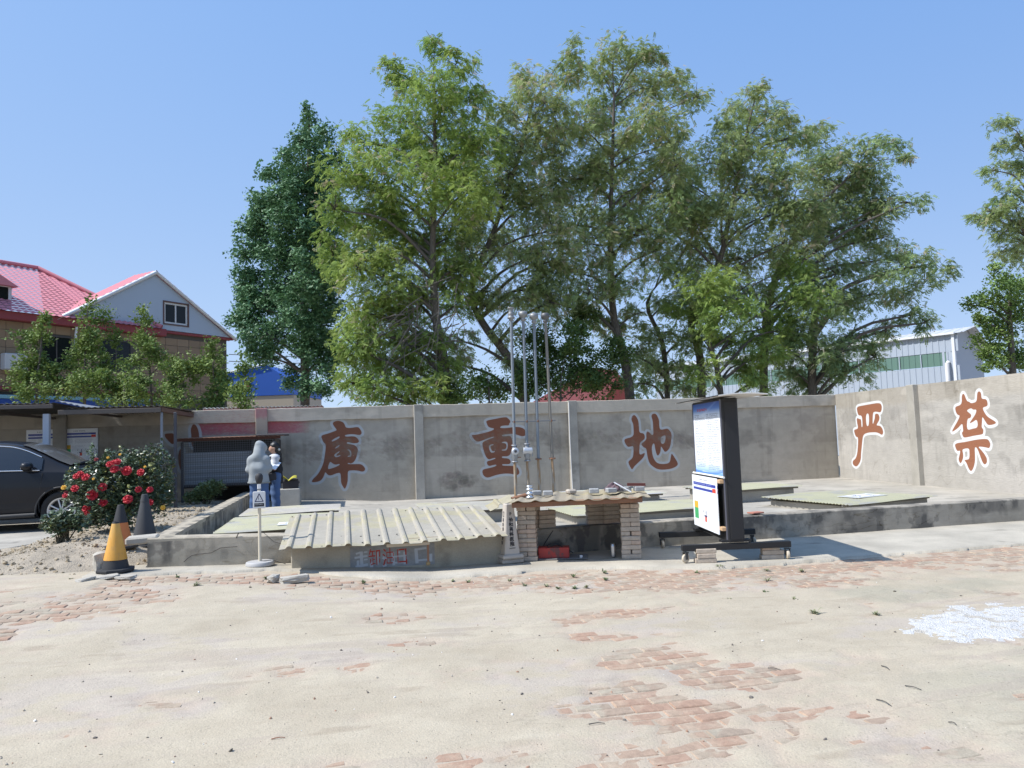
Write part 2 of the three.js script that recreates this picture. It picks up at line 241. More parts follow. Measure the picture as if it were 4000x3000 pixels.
// concrete apron along the low wall, broken front edge
{
  const xs = range(-2.9, 16, 380), rows = 6, P = [], I = [], U = [], w = xs.length;
  const top = (x, z) => gy(x, z) + 0.028 + 0.012 * (fbm(x * 2, z * 2 + 9, 3) - 0.5);
  for (let j = 0; j <= rows + 1; j++) for (const x of xs) { const e = apronEdge(x), z = j > rows ? e + 0.012 : mix(-10.35, e, j / rows), y = j > rows ? gy(x, e) - 0.03 : top(x, z); P.push(x, y, z); U.push(x, z); }
  for (let j = 0; j <= rows; j++) for (let i = 0; i < w - 1; i++) { const a = j * w + i, b = a + w; I.push(a, b, a + 1, b, b + 1, a + 1); }
  const g = new THREE.BufferGeometry(); g.setAttribute('position', new THREE.Float32BufferAttribute(P, 3)); g.setAttribute('uv', new THREE.Float32BufferAttribute(U, 2)); g.setIndex(I); g.computeVertexNormals();
  struct('concrete_apron', g, M([1.12, 1.09, 1.03], 0.94, { map: concreteMap, bumpMap: concreteBump, bumpScale: 0.005 }), 'pale concrete strip with a broken edge before the low wall');
}
struct('tank_court_floor', sheet(range(-2.2, 15.2, 58), range(-21.3, -10.3, 40), (x, z) => gy(x, z) + 0.03 + 0.01 * (fbm(x, z, 3) - 0.5)), paleConcrete, 'concrete floor of the walled tank court');
// driveway under the car
{
  const s = new THREE.Shape(); [[-30, 20.8], [-4.2, 20.8], [-4.35, 17], [-4.4, 14.9], [-4.55, 13.9], [-4.9, 13.1], [-5.3, 12.5], [-30, 11.2]].forEach(([x, z], i) => (i ? s.lineTo(x, z) : s.moveTo(x, z)));
  const g = boxUV(new THREE.ExtrudeGeometry(s, { depth: 0.16, bevelEnabled: true, bevelSize: 0.015, bevelThickness: 0.015, bevelSegments: 1, steps: 1 }).rotateX(-Math.PI / 2).translate(0, 0.05, 0));
  struct('driveway', g, M([1.02, 1.01, 1.0], 0.9, { map: concreteMap, bumpMap: concreteBump, bumpScale: 0.003 }), 'pale concrete driveway under the dark car');
}
// planting bed
const bedY = (x, z) => gy(x, z) + 0.20 * sstep(0, 0.9, -2.33 - x + 0.3) * sstep(0, 1.2, -z - 9.9) * (1 - 0.55 * sstep(-3.6, -4.6, x)) * sstep(0, 0.7, x + 4.95) + 0.05 * (fbm(x * 3, z * 3, 4) - 0.5) + 0.035 * (fbm(x * 11, z * 11, 3) - 0.5) - 0.02;
{
  const soilMap = paintMap(512, 512, (u, v) => { const a = wfbm(u, v, 6, 14, 5), g = wrapNoise(u, v, 200, 3), k = 0.30 + 0.20 * (a - 0.5) + 0.14 * (g - 0.5); return [k * 1.12, k * 0.95, k * 0.72]; }).tex(); soilMap.repeat.set(0.6, 0.6);
  struct('flower_bed_soil', sheet(range(-5.0, -2.32, 110), range(-19.8, -9.75, 220), bedY), M([1, 1, 1], 0.98, { map: soilMap, bumpMap: sandBump, bumpScale: 0.012 }), 'dry crumbly soil of the rose bed');
  const rnd = rng(5), geo = new THREE.IcosahedronGeometry(1, 1), p = geo.attributes.position; for (let i = 0; i < p.count; i++) { const k = 0.75 + 0.5 * hash(Math.round(p.getX(i) * 50), Math.round(p.getY(i) * 50 + p.getZ(i) * 91)); p.setXYZ(i, p.getX(i) * k, p.getY(i) * k, p.getZ(i) * k); } geo.computeVertexNormals();
  const N = 2400, clods = new THREE.InstancedMesh(geo, M([1, 1, 1], 0.98), N), m = new THREE.Matrix4(), q = new THREE.Quaternion(); clods.name = 'soil_clods'; shadows(clods); clods.userData = { kind: 'stuff', label: 'dry soil clods and stones on the rose bed' };
  for (let i = 0; i < N; i++) { const x = -4.85 + 2.5 * rnd(), z = -19.3 + 9.4 * rnd(), s = 0.006 + 0.022 * Math.pow(rnd(), 3.5); q.setFromEuler(new THREE.Euler(rnd() * 6, rnd() * 6, rnd() * 6)); m.compose(V(x, bedY(x, z) + s * 0.25, z), q, V(s * (0.8 + 0.7 * rnd()), s * 0.8, s * (0.8 + 0.7 * rnd()))); clods.setMatrixAt(i, m); const k = 0.75 + 0.5 * rnd(); clods.setColorAt(i, lin(0.34 * k, 0.275 * k, 0.185 * k)); }
  scene.add(clods);
}

// ---------------------------------------------------------------- the long wall with its painted characters
const WALL_WRITING = {
  ku: { ink: [[-0.28,2.16,-0.22,2.21,-0.11,2.23,-0.00,2.19,0.05,2.12,0.07,2.03,0.21,2.02,0.39,2.05,0.44,2.00,0.49,1.91,0.48,1.84,0.42,1.82,0.24,1.86,0.05,1.84,0.04,1.81,0.09,1.79,0.24,1.80,0.34,1.78,0.41,1.69,0.41,1.63,0.35,1.61,0.24,1.61,0.13,1.65,0.09,1.64,0.09,1.60,0.24,1.58,0.33,1.54,0.39,1.44,0.35,1.31,0.34,1.24,0.28,1.12,0.19,1.06,0.12,1.10,0.09,1.06,0.28,1.05,0.45,1.05,0.53,0.98,0.57,0.90,0.51,0.83,0.35,0.88,0.20,0.89,0.10,0.88,0.10,0.71,0.09,0.56,0.02,0.39,-0.02,0.45,-0.08,0.56,-0.08,0.72,-0.09,0.83,-0.15,0.84,-0.24,0.81,-0.35,0.77,-0.43,0.80,-0.47,0.87,-0.49,0.86,-0.53,0.74,-0.62,0.63,-0.85,0.61,-0.81,0.70,-0.68,0.81,-0.58,0.98,-0.52,1.13,-0.49,1.30,-0.46,1.50,-0.46,1.62,-0.51,1.65,-0.55,1.74,-0.58,1.85,-0.39,1.89,-0.19,1.96,-0.16,1.98,-0.22,2.06]], gaps: [[-0.31,1.67,-0.29,1.72,-0.11,1.81,-0.09,1.80,-0.10,1.76,-0.23,1.69],[-0.23,1.48,-0.20,1.52,-0.11,1.58,-0.09,1.57,-0.13,1.52],[0.09,1.44,0.13,1.46,0.18,1.43,0.21,1.36,0.20,1.26,0.15,1.25,0.10,1.25,0.11,1.28,0.17,1.29,0.17,1.36,0.14,1.42],[-0.25,1.31,-0.20,1.36,-0.10,1.42,-0.10,1.39,-0.18,1.33,-0.19,1.28,-0.08,1.32,-0.08,1.28,-0.19,1.25,-0.23,1.27],[-0.43,0.94,-0.36,1.16,-0.30,1.10,-0.22,1.05,-0.11,1.08,-0.10,1.05,-0.20,1.00,-0.32,0.96]] },
  chong: { ink: [[3.89,2.11,4.17,2.15,4.46,2.20,4.54,2.15,4.61,2.06,4.55,2.00,4.56,1.95,4.38,1.96,4.30,1.93,4.29,1.89,4.45,1.88,4.64,1.90,4.77,1.91,4.93,1.88,5.02,1.81,5.03,1.66,4.92,1.63,4.79,1.68,4.70,1.71,4.58,1.72,4.37,1.70,4.33,1.68,4.37,1.65,4.58,1.67,4.62,1.59,4.64,1.44,4.60,1.28,4.56,1.14,4.48,1.09,4.36,1.10,4.31,1.09,4.32,1.05,4.48,1.04,4.54,1.00,4.57,0.92,4.52,0.87,4.39,0.88,4.31,0.88,4.32,0.84,4.51,0.83,4.72,0.81,4.78,0.72,4.81,0.61,4.74,0.55,4.59,0.60,4.42,0.62,4.25,0.61,4.06,0.57,3.90,0.52,3.80,0.56,3.75,0.64,3.75,0.74,3.81,0.77,4.02,0.80,4.15,0.84,4.15,0.88,4.07,0.87,3.94,0.84,3.89,0.89,3.88,0.98,4.00,1.00,4.13,1.04,4.13,1.07,4.03,1.05,3.94,1.02,3.87,1.09,3.82,1.22,3.78,1.39,3.77,1.49,3.83,1.54,3.97,1.59,4.12,1.64,4.12,1.66,4.00,1.64,3.81,1.57,3.64,1.52,3.56,1.58,3.50,1.66,3.48,1.73,3.58,1.72,3.75,1.75,3.95,1.79,4.12,1.85,4.11,1.89,4.03,1.90,3.95,1.94,3.92,2.02]], gaps: [[3.95,1.40,4.00,1.44,4.09,1.45,4.09,1.42,4.01,1.41,4.00,1.36,4.04,1.26,4.09,1.25,4.12,1.27,4.12,1.23,4.07,1.21,4.01,1.21,3.97,1.28],[4.32,1.50,4.45,1.51,4.50,1.47,4.49,1.32,4.44,1.25,4.31,1.26,4.32,1.29,4.42,1.29,4.46,1.35,4.45,1.46,4.33,1.47]] },
  di: { ink: [[8.20,2.06,8.25,2.14,8.31,2.14,8.37,2.07,8.41,1.97,8.42,1.83,8.42,1.61,8.55,1.61,8.59,1.53,8.58,1.43,8.49,1.38,8.42,1.32,8.40,1.15,8.39,1.01,8.44,0.98,8.58,1.05,8.53,0.92,8.45,0.84,8.35,0.76,8.21,0.65,8.15,0.55,8.09,0.64,8.04,0.77,8.06,0.82,8.18,0.89,8.21,1.02,8.23,1.25,8.13,1.23,8.05,1.22,7.98,1.31,7.94,1.43,8.01,1.47,8.18,1.50,8.25,1.57,8.25,1.73,8.25,1.88,8.20,1.98],[8.81,2.11,8.88,2.17,8.97,2.16,9.03,2.05,9.06,1.95,9.05,1.82,9.07,1.68,9.20,1.70,9.31,1.72,9.38,1.65,9.43,1.56,9.41,1.40,9.38,1.23,9.31,1.09,9.19,1.02,9.14,1.11,9.07,1.23,9.06,1.04,8.96,0.91,8.91,1.02,8.89,1.16,8.87,1.31,8.81,1.27,8.78,1.14,8.80,0.94,8.86,0.79,8.96,0.70,9.16,0.68,9.33,0.71,9.37,0.90,9.40,1.00,9.51,0.82,9.58,0.70,9.57,0.62,9.40,0.54,9.17,0.52,8.94,0.53,8.77,0.64,8.69,0.73,8.65,0.86,8.63,1.00,8.62,1.16,8.54,1.19,8.45,1.29,8.55,1.35,8.64,1.43,8.63,1.57,8.66,1.66,8.73,1.63,8.80,1.54,8.86,1.55,8.86,1.74,8.86,1.96]], gaps: [[9.07,1.45,9.13,1.50,9.24,1.53,9.23,1.41,9.19,1.28,9.08,1.27]] },
  you: { ink: [[-4.45,2.02,-4.35,2.03,-4.23,2.03,-4.22,1.87,-4.23,1.76,-4.27,1.74,-4.34,1.81,-4.41,1.89,-4.45,1.96],[-3.83,2.11,-3.79,2.22,-3.75,2.25,-3.69,2.21,-3.64,2.09,-3.62,1.95,-3.63,1.66,-3.81,1.63,-3.81,1.96],[-4.10,1.60,-4.05,1.63,-4.01,1.56,-4.01,1.09,-4.06,1.05,-4.10,1.15,-4.13,1.33,-4.13,1.47],[-4.60,1.63,-4.54,1.66,-4.46,1.62,-4.41,1.54,-4.40,1.44,-4.46,1.36,-4.55,1.46,-4.59,1.53]], gaps: [] },
  yan: { ink: [[1.24,2.16,1.61,2.18,1.99,2.20,2.46,2.22,2.54,2.12,2.52,2.02,2.45,1.94,2.31,1.97,2.15,1.98,2.08,1.95,2.04,1.79,2.02,1.62,2.07,1.67,2.16,1.81,2.17,1.92,2.33,1.92,2.39,1.83,2.37,1.74,2.25,1.64,2.20,1.59,2.40,1.58,2.50,1.48,2.52,1.39,2.46,1.31,2.31,1.37,2.17,1.40,1.85,1.40,1.60,1.37,1.49,1.31,1.44,1.20,1.37,0.96,1.31,0.78,1.29,0.62,1.17,0.48,1.01,0.39,0.86,0.43,0.81,0.50,0.85,0.58,1.01,0.63,1.12,0.81,1.18,1.05,1.22,1.27,1.09,1.27,1.02,1.42,1.02,1.49,1.26,1.51,1.21,1.68,1.20,1.84,1.36,1.79,1.44,1.79,1.43,1.56,1.47,1.55,1.50,1.63,1.50,1.90,1.32,1.89,1.26,2.00]], gaps: [[1.70,1.93,1.88,1.95,1.83,1.58,1.69,1.58]] },
  jin: { ink: [[5.83,2.22,5.89,2.27,5.94,2.22,5.99,2.08,6.08,2.06,6.12,2.02,6.31,2.04,6.34,2.14,6.36,2.26,6.43,2.29,6.49,2.24,6.48,2.10,6.63,2.10,6.67,2.02,6.66,1.93,6.50,1.92,6.51,1.85,6.60,1.72,6.72,1.65,6.86,1.59,6.89,1.54,6.65,1.50,6.58,1.55,6.49,1.68,6.46,1.70,6.44,1.57,6.41,1.46,6.47,1.42,6.45,1.32,6.39,1.30,6.15,1.28,5.83,1.23,5.77,1.25,5.73,1.36,5.79,1.37,5.79,1.47,5.78,1.58,5.62,1.46,5.38,1.36,5.43,1.44,5.59,1.59,5.73,1.76,5.63,1.77,5.57,1.87,5.57,1.97,5.74,1.99,5.82,2.05],[5.45,1.10,5.82,1.13,6.21,1.19,6.57,1.21,6.63,1.15,6.66,1.08,6.61,0.99,6.53,1.01,6.23,1.04,6.35,0.95,6.45,0.85,6.51,0.76,6.50,0.67,6.43,0.62,6.36,0.66,6.30,0.80,6.24,0.96,6.17,1.03,6.13,0.98,6.13,0.83,6.11,0.66,6.02,0.50,5.94,0.45,5.87,0.53,5.82,0.65,5.74,0.71,5.85,0.72,5.93,0.74,5.95,0.89,5.95,0.99,5.80,0.98,5.70,0.95,5.73,0.87,5.72,0.75,5.62,0.62,5.57,0.66,5.55,0.73,5.61,0.84,5.64,0.94,5.53,0.91,5.48,0.98]], gaps: [[5.96,1.87,6.12,1.92,6.18,1.87,6.30,1.88,6.26,1.78,6.15,1.68,6.00,1.55,6.16,1.60,6.29,1.66,6.30,1.46,6.12,1.44,5.91,1.40,5.96,1.68,6.06,1.68,6.11,1.74,6.09,1.78,6.00,1.83]] },
};

function inkWriting(g, w, sx, sy, ink) {   // sx, sy: metres to canvas pixels
  const path = (a) => { g.beginPath(); const n = a.length / 2, mid = (i) => [(a[2 * (i % n)] + a[2 * ((i + 1) % n)]) / 2, (a[2 * (i % n) + 1] + a[2 * ((i + 1) % n) + 1]) / 2]; const s = mid(0); g.moveTo(sx(s[0]), sy(s[1])); for (let i = 1; i <= n; i++) { const c = [a[2 * (i % n)], a[2 * (i % n) + 1]], e = mid(i); g.quadraticCurveTo(sx(c[0]), sy(c[1]), sx(e[0]), sy(e[1])); } g.closePath(); };
  const px = Math.abs(sx(1) - sx(0)); g.lineJoin = 'round';
  g.strokeStyle = ink.white; g.lineWidth = 0.14 * px; for (const a of w.ink) { path(a); g.stroke(); }
  g.fillStyle = ink.brown; for (const a of w.ink) { path(a); g.fill(); }
  g.fillStyle = ink.white; for (const a of w.gaps) { path(a); g.fill(); }
}
function stain(g, x, y, r, rgb, a, rnd, n = 60) { for (let i = 0; i < n; i++) { const t = rnd() * 6.283, d = r * Math.sqrt(rnd()), q = r * (0.05 + 0.16 * rnd()); g.fillStyle = `rgba(${rgb},${(a * (0.3 + 0.7 * rnd())).toFixed(3)})`; g.beginPath(); g.ellipse(x + Math.cos(t) * d, y + Math.sin(t) * d * 0.6, q * 1.3, q, 0, 0, 6.3); g.fill(); } }
// colour of an old rendered panel: mottled render with cloudy damp stains; metres in, linear out
function renderTone(x, y, tone, seed) {
  const a = fbm(x * 0.55 + seed, y * 1.1 + seed * 3, 5), b = fbm(x * 2.6 + seed * 7, y * 2.2, 4), c = fbm(x * 0.9 + seed * 5, y * 6.5, 4), d = fbm(x * 9 + seed, y * 9, 3), g = hash(Math.round(x * 240), Math.round(y * 240) + seed * 999);
  const damp = sstep(0.56, 0.72, fbm(x * 0.85 + seed * 11 + 3, y * 1.3 + 8, 5)) * sstep(0.42, 0.62, b);
  const old = sstep(0, 0.07, y - 1.12 - 0.22 * (fbm(x * 0.8 + seed * 2, 5, 4) - 0.5)) * sstep(0.36, 0.5, fbm(x * 1.3 + seed, y * 2.4 + 3, 4)) * (0.55 + 0.45 * c), drip = sstep(0.57, 0.68, fbm(x * 7 + seed, y * 0.35, 3)) * sstep(0.4, 0.6, b) * 0.04, joint = sstep(0.008, 0, Math.abs(((y + 0.012 * fbm(x * 3, seed, 2)) % 0.56) - 0.3)) * 0.05 * sstep(0.42, 0.55, fbm(x * 1.7 + seed, y, 3));
  let k = tone + 0.012 - 0.075 * old - drip - joint + 0.10 * (a - 0.5) + 0.06 * (b - 0.5) + 0.05 * (c - 0.5) + 0.05 * (d - 0.5) + 0.025 * (g - 0.5) - 0.07 * damp;
  return [k * 1.12, k * 1.0, k * (0.80 + 0.03 * a)];
}
const WALL_Z = -21.1, WALL_TOP = 2.59, PILLARS = [[-7.0, -6.7], [-2.22, -1.93], [1.89, 2.14], [6.27, 6.52], [10.55, 10.8]];
const pxm = 150;
function wallPanel(parent, x0, x1, y0, y1, seed, writing, tone, mk, extra) {
  const w = Math.round((x1 - x0) * pxm), h = Math.round((y1 - y0) * pxm), m = paintMap(w, h, (u, v) => renderTone(mix(x0, x1, u) , mix(y0, y1, v), tone, seed), false);
  const sx = (x) => ((x - x0) / (x1 - x0)) * w, sy = (y) => h - ((y - y0) / (y1 - y0)) * h, rnd = rng(seed * 7 + 1);
  if (extra) extra(m.g, sx, sy, rnd);
  for (const wr of writing) inkWriting(m.g, wr, sx, sy, { white: 'rgba(178,180,180,0.92)', brown: 'rgb(124,80,60)' });
  if (writing.length) for (let i = 0; i < 40; i++) { const q = rnd(), cx = sx(mix(x0, x1, rnd())), cy = sy(1.35 + 0.5 * (rnd() - 0.3)); for (let j = 0; j < 30; j++) { m.g.fillStyle = `rgba(120,110,98,${(0.13 * rnd()).toFixed(3)})`; m.g.beginPath(); m.g.ellipse(cx + 60 * (rnd() - 0.5), cy + 40 * (rnd() - 0.5), 3 + 12 * rnd(), 2 + 6 * rnd(), rnd(), 0, 6.3); m.g.fill(); } }
  if (writing.length) for (let i = 0; i < 500; i++) { m.g.fillStyle = `rgba(150,142,132,${(0.25 * rnd()).toFixed(2)})`; m.g.fillRect(rnd() * w, rnd() * h, 1 + 3 * rnd(), 1 + 2 * rnd()); }
  for (let i = 0; i < 14; i++) { m.g.fillStyle = 'rgba(225,222,215,0.8)'; m.g.fillRect(rnd() * w, rnd() * h, 1.6, 1.6); }
  return part(parent, 'rendered_panel', mk(x0, x1, y0, y1), M([1, 1, 1], 0.94, { map: m.tex(), bumpMap: concreteBump, bumpScale: 0.004 }));
}
// face with uv 0..1 across the front, plain sides
function panelGeo(x0, x1, y0, y1, depth) { const g = new THREE.BoxGeometry(x1 - x0, y1 - y0, depth); g.translate((x0 + x1) / 2, (y0 + y1) / 2, -depth / 2); return g; }
const perimeter = thing('perimeter_wall', 'long grey rendered wall with brown and white painted characters', 'wall', [0, 0, WALL_Z]);
{
  const xs = [-16, ...PILLARS.flat(), 14.9], spans = []; for (let i = 0; i < xs.length; i += 2) spans.push([xs[i], xs[i + 1]]);
  const words = [[], [WALL_WRITING.you], [WALL_WRITING.ku], [WALL_WRITING.chong], [WALL_WRITING.di], []];
  const red = (a, b, c, d) => (g, sx, sy, rnd) => { for (let i = 0; i < 4200; i++) { const x = mix(a, b, rnd()), y = mix(c, d, rnd()), e = Math.min(1, (b - x) * 1.1, (y - c + 0.05) * 5); g.fillStyle = `rgba(${150 + 20 * rnd() | 0},${78 + 14 * rnd() | 0},${84 + 10 * rnd() | 0},${(0.14 * Math.max(0, e)).toFixed(3)})`; g.fillRect(sx(x), sy(y), 4 + 9 * rnd(), 2 + 4 * rnd()); } };
  spans.forEach(([a, b], i) => {
    const extra = i === 1 ? red(-3.7, -2.0, 1.95, 2.26) : i === 2 ? red(-1.95, -0.9, 1.95, 2.26) : i === 3 ? (g, sx, sy, rnd) => { stain(g, sx(2.95), sy(0.47), 62, '88,80,72', 0.10, rnd, 160); stain(g, sx(3.35), sy(0.47), 40, '80,74,66', 0.10, rnd, 120); } : null;
    wallPanel(perimeter, a, b, 0, 2.27, i + 2, words[i], 0.36, (x0, x1, y0, y1) => panelGeo(x0, x1, y0, y1, 0.24), extra);
    // the newer coping stands proud of the old render
    const n = Math.round((b - a) * 14), low = (x) => 2.255 + 0.03 * (fbm(x * 1.7, i, 3) - 0.5), P = [], quad = (p, q, r, s) => P.push(...p, ...q, ...r, ...p, ...r, ...s), f = 0.055, k = -0.25;
    for (let j = 0; j < n; j++) { const x0 = mix(a, b, j / n), x1 = mix(a, b, (j + 1) / n), t0 = WALL_TOP + 0.012 * (noise(x0 * 5, 3) - 0.5), t1 = WALL_TOP + 0.012 * (noise(x1 * 5, 3) - 0.5); quad([x0, low(x0), f], [x1, low(x1), f], [x1, t1 - 0.01, f], [x0, t0 - 0.01, f]); quad([x0, t0 - 0.01, f], [x1, t1 - 0.01, f], [x1, t1, f - 0.02], [x0, t0, f - 0.02]); quad([x0, t0, f - 0.02], [x1, t1, f - 0.02], [x1, t1, k], [x0, t0, k]); quad([x0, low(x0), 0], [x1, low(x1), 0], [x1, low(x1), f], [x0, low(x0), f]); quad([x1, 2.2, k], [x0, 2.2, k], [x0, t0, k], [x1, t1, k]); }
    const cop = paintMap(512, 64, (u, v) => renderTone(mix(a, b, u), v * 0.36 + 7, 0.44, i + 20), false);
    if (i === 1) { const rnd = rng(77), sx = (x) => ((x - a) / (b - a)) * 512; for (let q = 0; q < 300; q++) { cop.g.fillStyle = `rgba(150,90,88,${(0.12 * rnd()).toFixed(2)})`; cop.g.fillRect(sx(-3.6) + rnd() * 180, rnd() * 64, 8, 3); } }
    const uv = []; for (let q = 0; q < P.length; q += 3) uv.push((P[q] - a) / (b - a), clamp((P[q + 1] - 2.23) / 0.36));
    part(perimeter, 'coping_band', tris(P, uv), M([1, 1, 1], 0.94, { map: cop.tex(), bumpMap: concreteBump, bumpScale: 0.004 }));
  });
  PILLARS.forEach(([a, b], i) => part(perimeter, 'pillar', boxUV(slab(a, b, 0, WALL_TOP + 0.012, -0.27, 0.13, 0.012), 1, i * 3.1), i === 1 ? M([1, 1, 1], 0.93, { map: (() => { const m = paintMap(128, 512, (u, v) => { const k = renderTone(u * 0.3, v * 2.6, 0.33, 9), t = sstep(1.86, 1.98, v * 2.6 + 0.1 * (fbm(u * 6, v * 20, 3) - 0.5)) * (0.55 + 0.3 * fbm(u * 9, v * 40, 3)); return [mix(k[0], 0.36, t), mix(k[1], 0.15, t), mix(k[2], 0.165, t)]; }); const t = m.tex(); t.repeat.set(1 / 0.29, 1 / 2.6); return t; })() }) : concrete));
  part(perimeter, 'white_wire_pipe', limb([[6.29, 0.05, 0.145], [6.27, 1.3, 0.145], [6.275, 2.55, 0.145]], [0.014, 0.014], 8), M([0.62, 0.61, 0.58], 0.6));
}
// right-hand wall, lit full on by the sun
{
  const A = [14.90, -21.10], Bp = [14.06, -14.30], L = 12.5, ang = Math.atan2(-(Bp[1] - A[1]), Bp[0] - A[0]);
  const wall = thing('return_wall', 'sunlit pale wall on the right with two orange brown characters', 'wall', [A[0], 0, A[1]], ang);
  // local x runs towards the camera, local z points into the court
  const pil = [3.9, 4.2];
  const mk = (x0, x1, y0, y1) => { const g = new THREE.BoxGeometry(x1 - x0, y1 - y0, 0.24); g.translate((x0 + x1) / 2, (y0 + y1) / 2, 0.12); g.rotateY(0); return g; };
  const flip = (g) => g;   // the court lies on local +z after the turn
  const spans = [[0.06, pil[0]], [pil[1], L]], words = [[WALL_WRITING.yan], [WALL_WRITING.jin]];
  spans.forEach(([a, b], i) => {
    const w = Math.round((b - a) * pxm), h = Math.round(2.59 * pxm), m = paintMap(w, h, (u, v) => { const y = v * 2.59, x = mix(a, b, u), k = renderTone(x, y, 0.36, i + 41), r = fbm(x * 2.1 + 2, y * 2.1, 3), ring = sstep(0.02, 0.0, Math.abs(r - 0.62)) * 0.05, up = sstep(2.1, 2.3, y + 0.1 * fbm(x * 2, 3)) * 0.5; return [k[0] * 0.955 - ring + up * 0.02, k[1] - ring, k[2] * 1.10 - ring - up * 0.03]; }, false);
    const sx = (x) => ((x - a) / (b - a)) * w, sy = (y) => h - (y / 2.59) * h, rnd = rng(i + 91);
    for (const q of words[i]) inkWriting(m.g, q, sx, sy, { white: 'rgba(212,213,213,0.95)', brown: 'rgb(142,92,66)' });
    for (let q = 0; q < 900; q++) { m.g.fillStyle = `rgba(178,160,120,${(0.28 * rnd()).toFixed(2)})`; m.g.fillRect(rnd() * w, rnd() * h, 1 + 3 * rnd(), 1 + 2 * rnd()); }
    part(wall, 'rendered_panel', panelGeo(a, b, 0, 2.59, 0.24), M([1, 1, 1], 0.94, { map: m.tex(), bumpMap: concreteBump, bumpScale: 0.005 }));
  });
  part(wall, 'pillar', boxUV(slab(pil[0], pil[1], 0, 2.605, -0.27, 0.14, 0.012)), concrete);
}
// low wall round the court
{
  const low = thing('low_court_wall', 'cracked low concrete wall round the tank court', 'low wall');
  const mk = (pts, h, t, name, mat, dir) => {   // wall along a polyline with a slightly wavering top
    const P = [], quad = (a, b, c, d) => P.push(...a, ...b, ...c, ...a, ...c, ...d); const n = pts.length - 1;
    for (let i = 0; i < n; i++) {
      const [x0, z0] = pts[i], [x1, z1] = pts[i + 1], dx = x1 - x0, dz = z1 - z0, l = Math.hypot(dx, dz), nx = -dz / l * t, nz = dx / l * t, y = (x, z) => gy(x, z) + h + 0.014 * (fbm(x * 3, z * 3, 3) - 0.5), c = 0.014;
      const a0 = [x0, gy(x0, z0) - 0.1, z0], a1 = [x1, gy(x1, z1) - 0.1, z1], b0 = [x0, y(x0, z0) - c, z0], b1 = [x1, y(x1, z1) - c, z1], t0 = [x0 - nx / t * c, y(x0, z0), z0 - nz / t * c], t1 = [x1 - nx / t * c, y(x1, z1), z1 - nz / t * c];
      const e0 = [x0 - nx, y(x0, z0), z0 - nz], e1 = [x1 - nx, y(x1, z1), z1 - nz], f0 = [x0 - nx, gy(x0, z0) - 0.1, z0 - nz], f1 = [x1 - nx, gy(x1, z1) - 0.1, z1 - nz];
      quad(a0, a1, b1, b0); quad(b0, b1, t1, t0); quad(t0, t1, e1, e0); quad(e0, e1, f1, f0);
      if (i === 0) { quad(a0, b0, t0, e0); quad(a0, e0, f0, f0); } if (i === n - 1) { quad(a1, t1, b1, b1); quad(a1, e1, t1, t1); quad(a1, f1, e1, e1); }
    }
    return part(low, name, boxUV(tris(P)), mat);
  };
  const m = paintMap(1024, 128, (u, v) => { const x = u * 9, y = v * 0.5, k = renderTone(x * 1.4, y * 2, 0.30, 61), st = (sstep(0.44, 0.66, fbm(x * 3.4, 3 + y * 1.3, 5)) * 0.75 + 0.5 * sstep(0.5, 0.62, fbm(x * 9, y * 7, 4))) * sstep(0.36, 0.56, fbm(x * 0.9 + 3, y * 2, 3)); const q = sstep(0.012, 0, Math.abs(fbm(x * 1.5, y * 5, 4) - 0.5)) * 0.07; return [mix(k[0], 0.12, clamp(st)) - q, mix(k[1], 0.11, clamp(st)) - q, mix(k[2], 0.095, clamp(st)) - q]; });
  const t = m.tex(); t.repeat.set(1 / 9, 1 / 0.5); const face = M([1, 1, 1], 0.93, { map: t, bumpMap: concreteBump, bumpScale: 0.005 });
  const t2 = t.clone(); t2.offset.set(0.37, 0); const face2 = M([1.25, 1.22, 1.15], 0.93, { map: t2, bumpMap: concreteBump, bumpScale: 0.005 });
  mk(range(-2.33, -0.4, 14).map((x) => [x, -10.1 + (x < -2.2 ? 0.0 : 0)]), 0.375, 0.27, 'front_section', face2);
  mk(range(-0.3, 15, 60).map((x) => [x, -10.1 - 0.006 * Math.max(0, x - 3)]), 0.37, 0.26, 'front_section', face);
  mk(range(-20.9, -10.38, 30).map((z) => [-2.33, z]), 0.375, 0.25, 'side_section', face2);
  // the broken corner and loose cap stones
  part(low, 'cracked_corner_block', cbox(0.36, 0.09, 0.3, 0.02).translate(0, 0, 0), paleConcrete, [-2.42, gy(-2.42, -10.2) + 0.30, -10.27], [0, 0.12, 0.03]);
  // cracks: thin dark tubes laid on the face, coloured as shade in open joints
  const crack = (pts, w) => limb(pts.map(([x, y]) => [x, y, -10.099]), [w, w * 0.7, w], 4, 2), dark = M([0.055, 0.05, 0.045], 1);
  part(low, 'crack', crack([[-1.92, 0.24], [-1.83, 0.31], [-1.70, 0.325], [-1.60, 0.33], [-1.50, 0.38], [-1.38, 0.385], [-1.30, 0.385]], 0.0035), dark);
  part(low, 'crack', crack([[-1.02, 0.56], [-0.95, 0.50], [-0.87, 0.42], [-0.72, 0.37], [-0.62, 0.33], [-0.52, 0.27]], 0.003), dark);
  part(low, 'crack', crack([[-1.28, 0.555], [-1.30, 0.52], [-1.31, 0.49]], 0.008), dark);
}
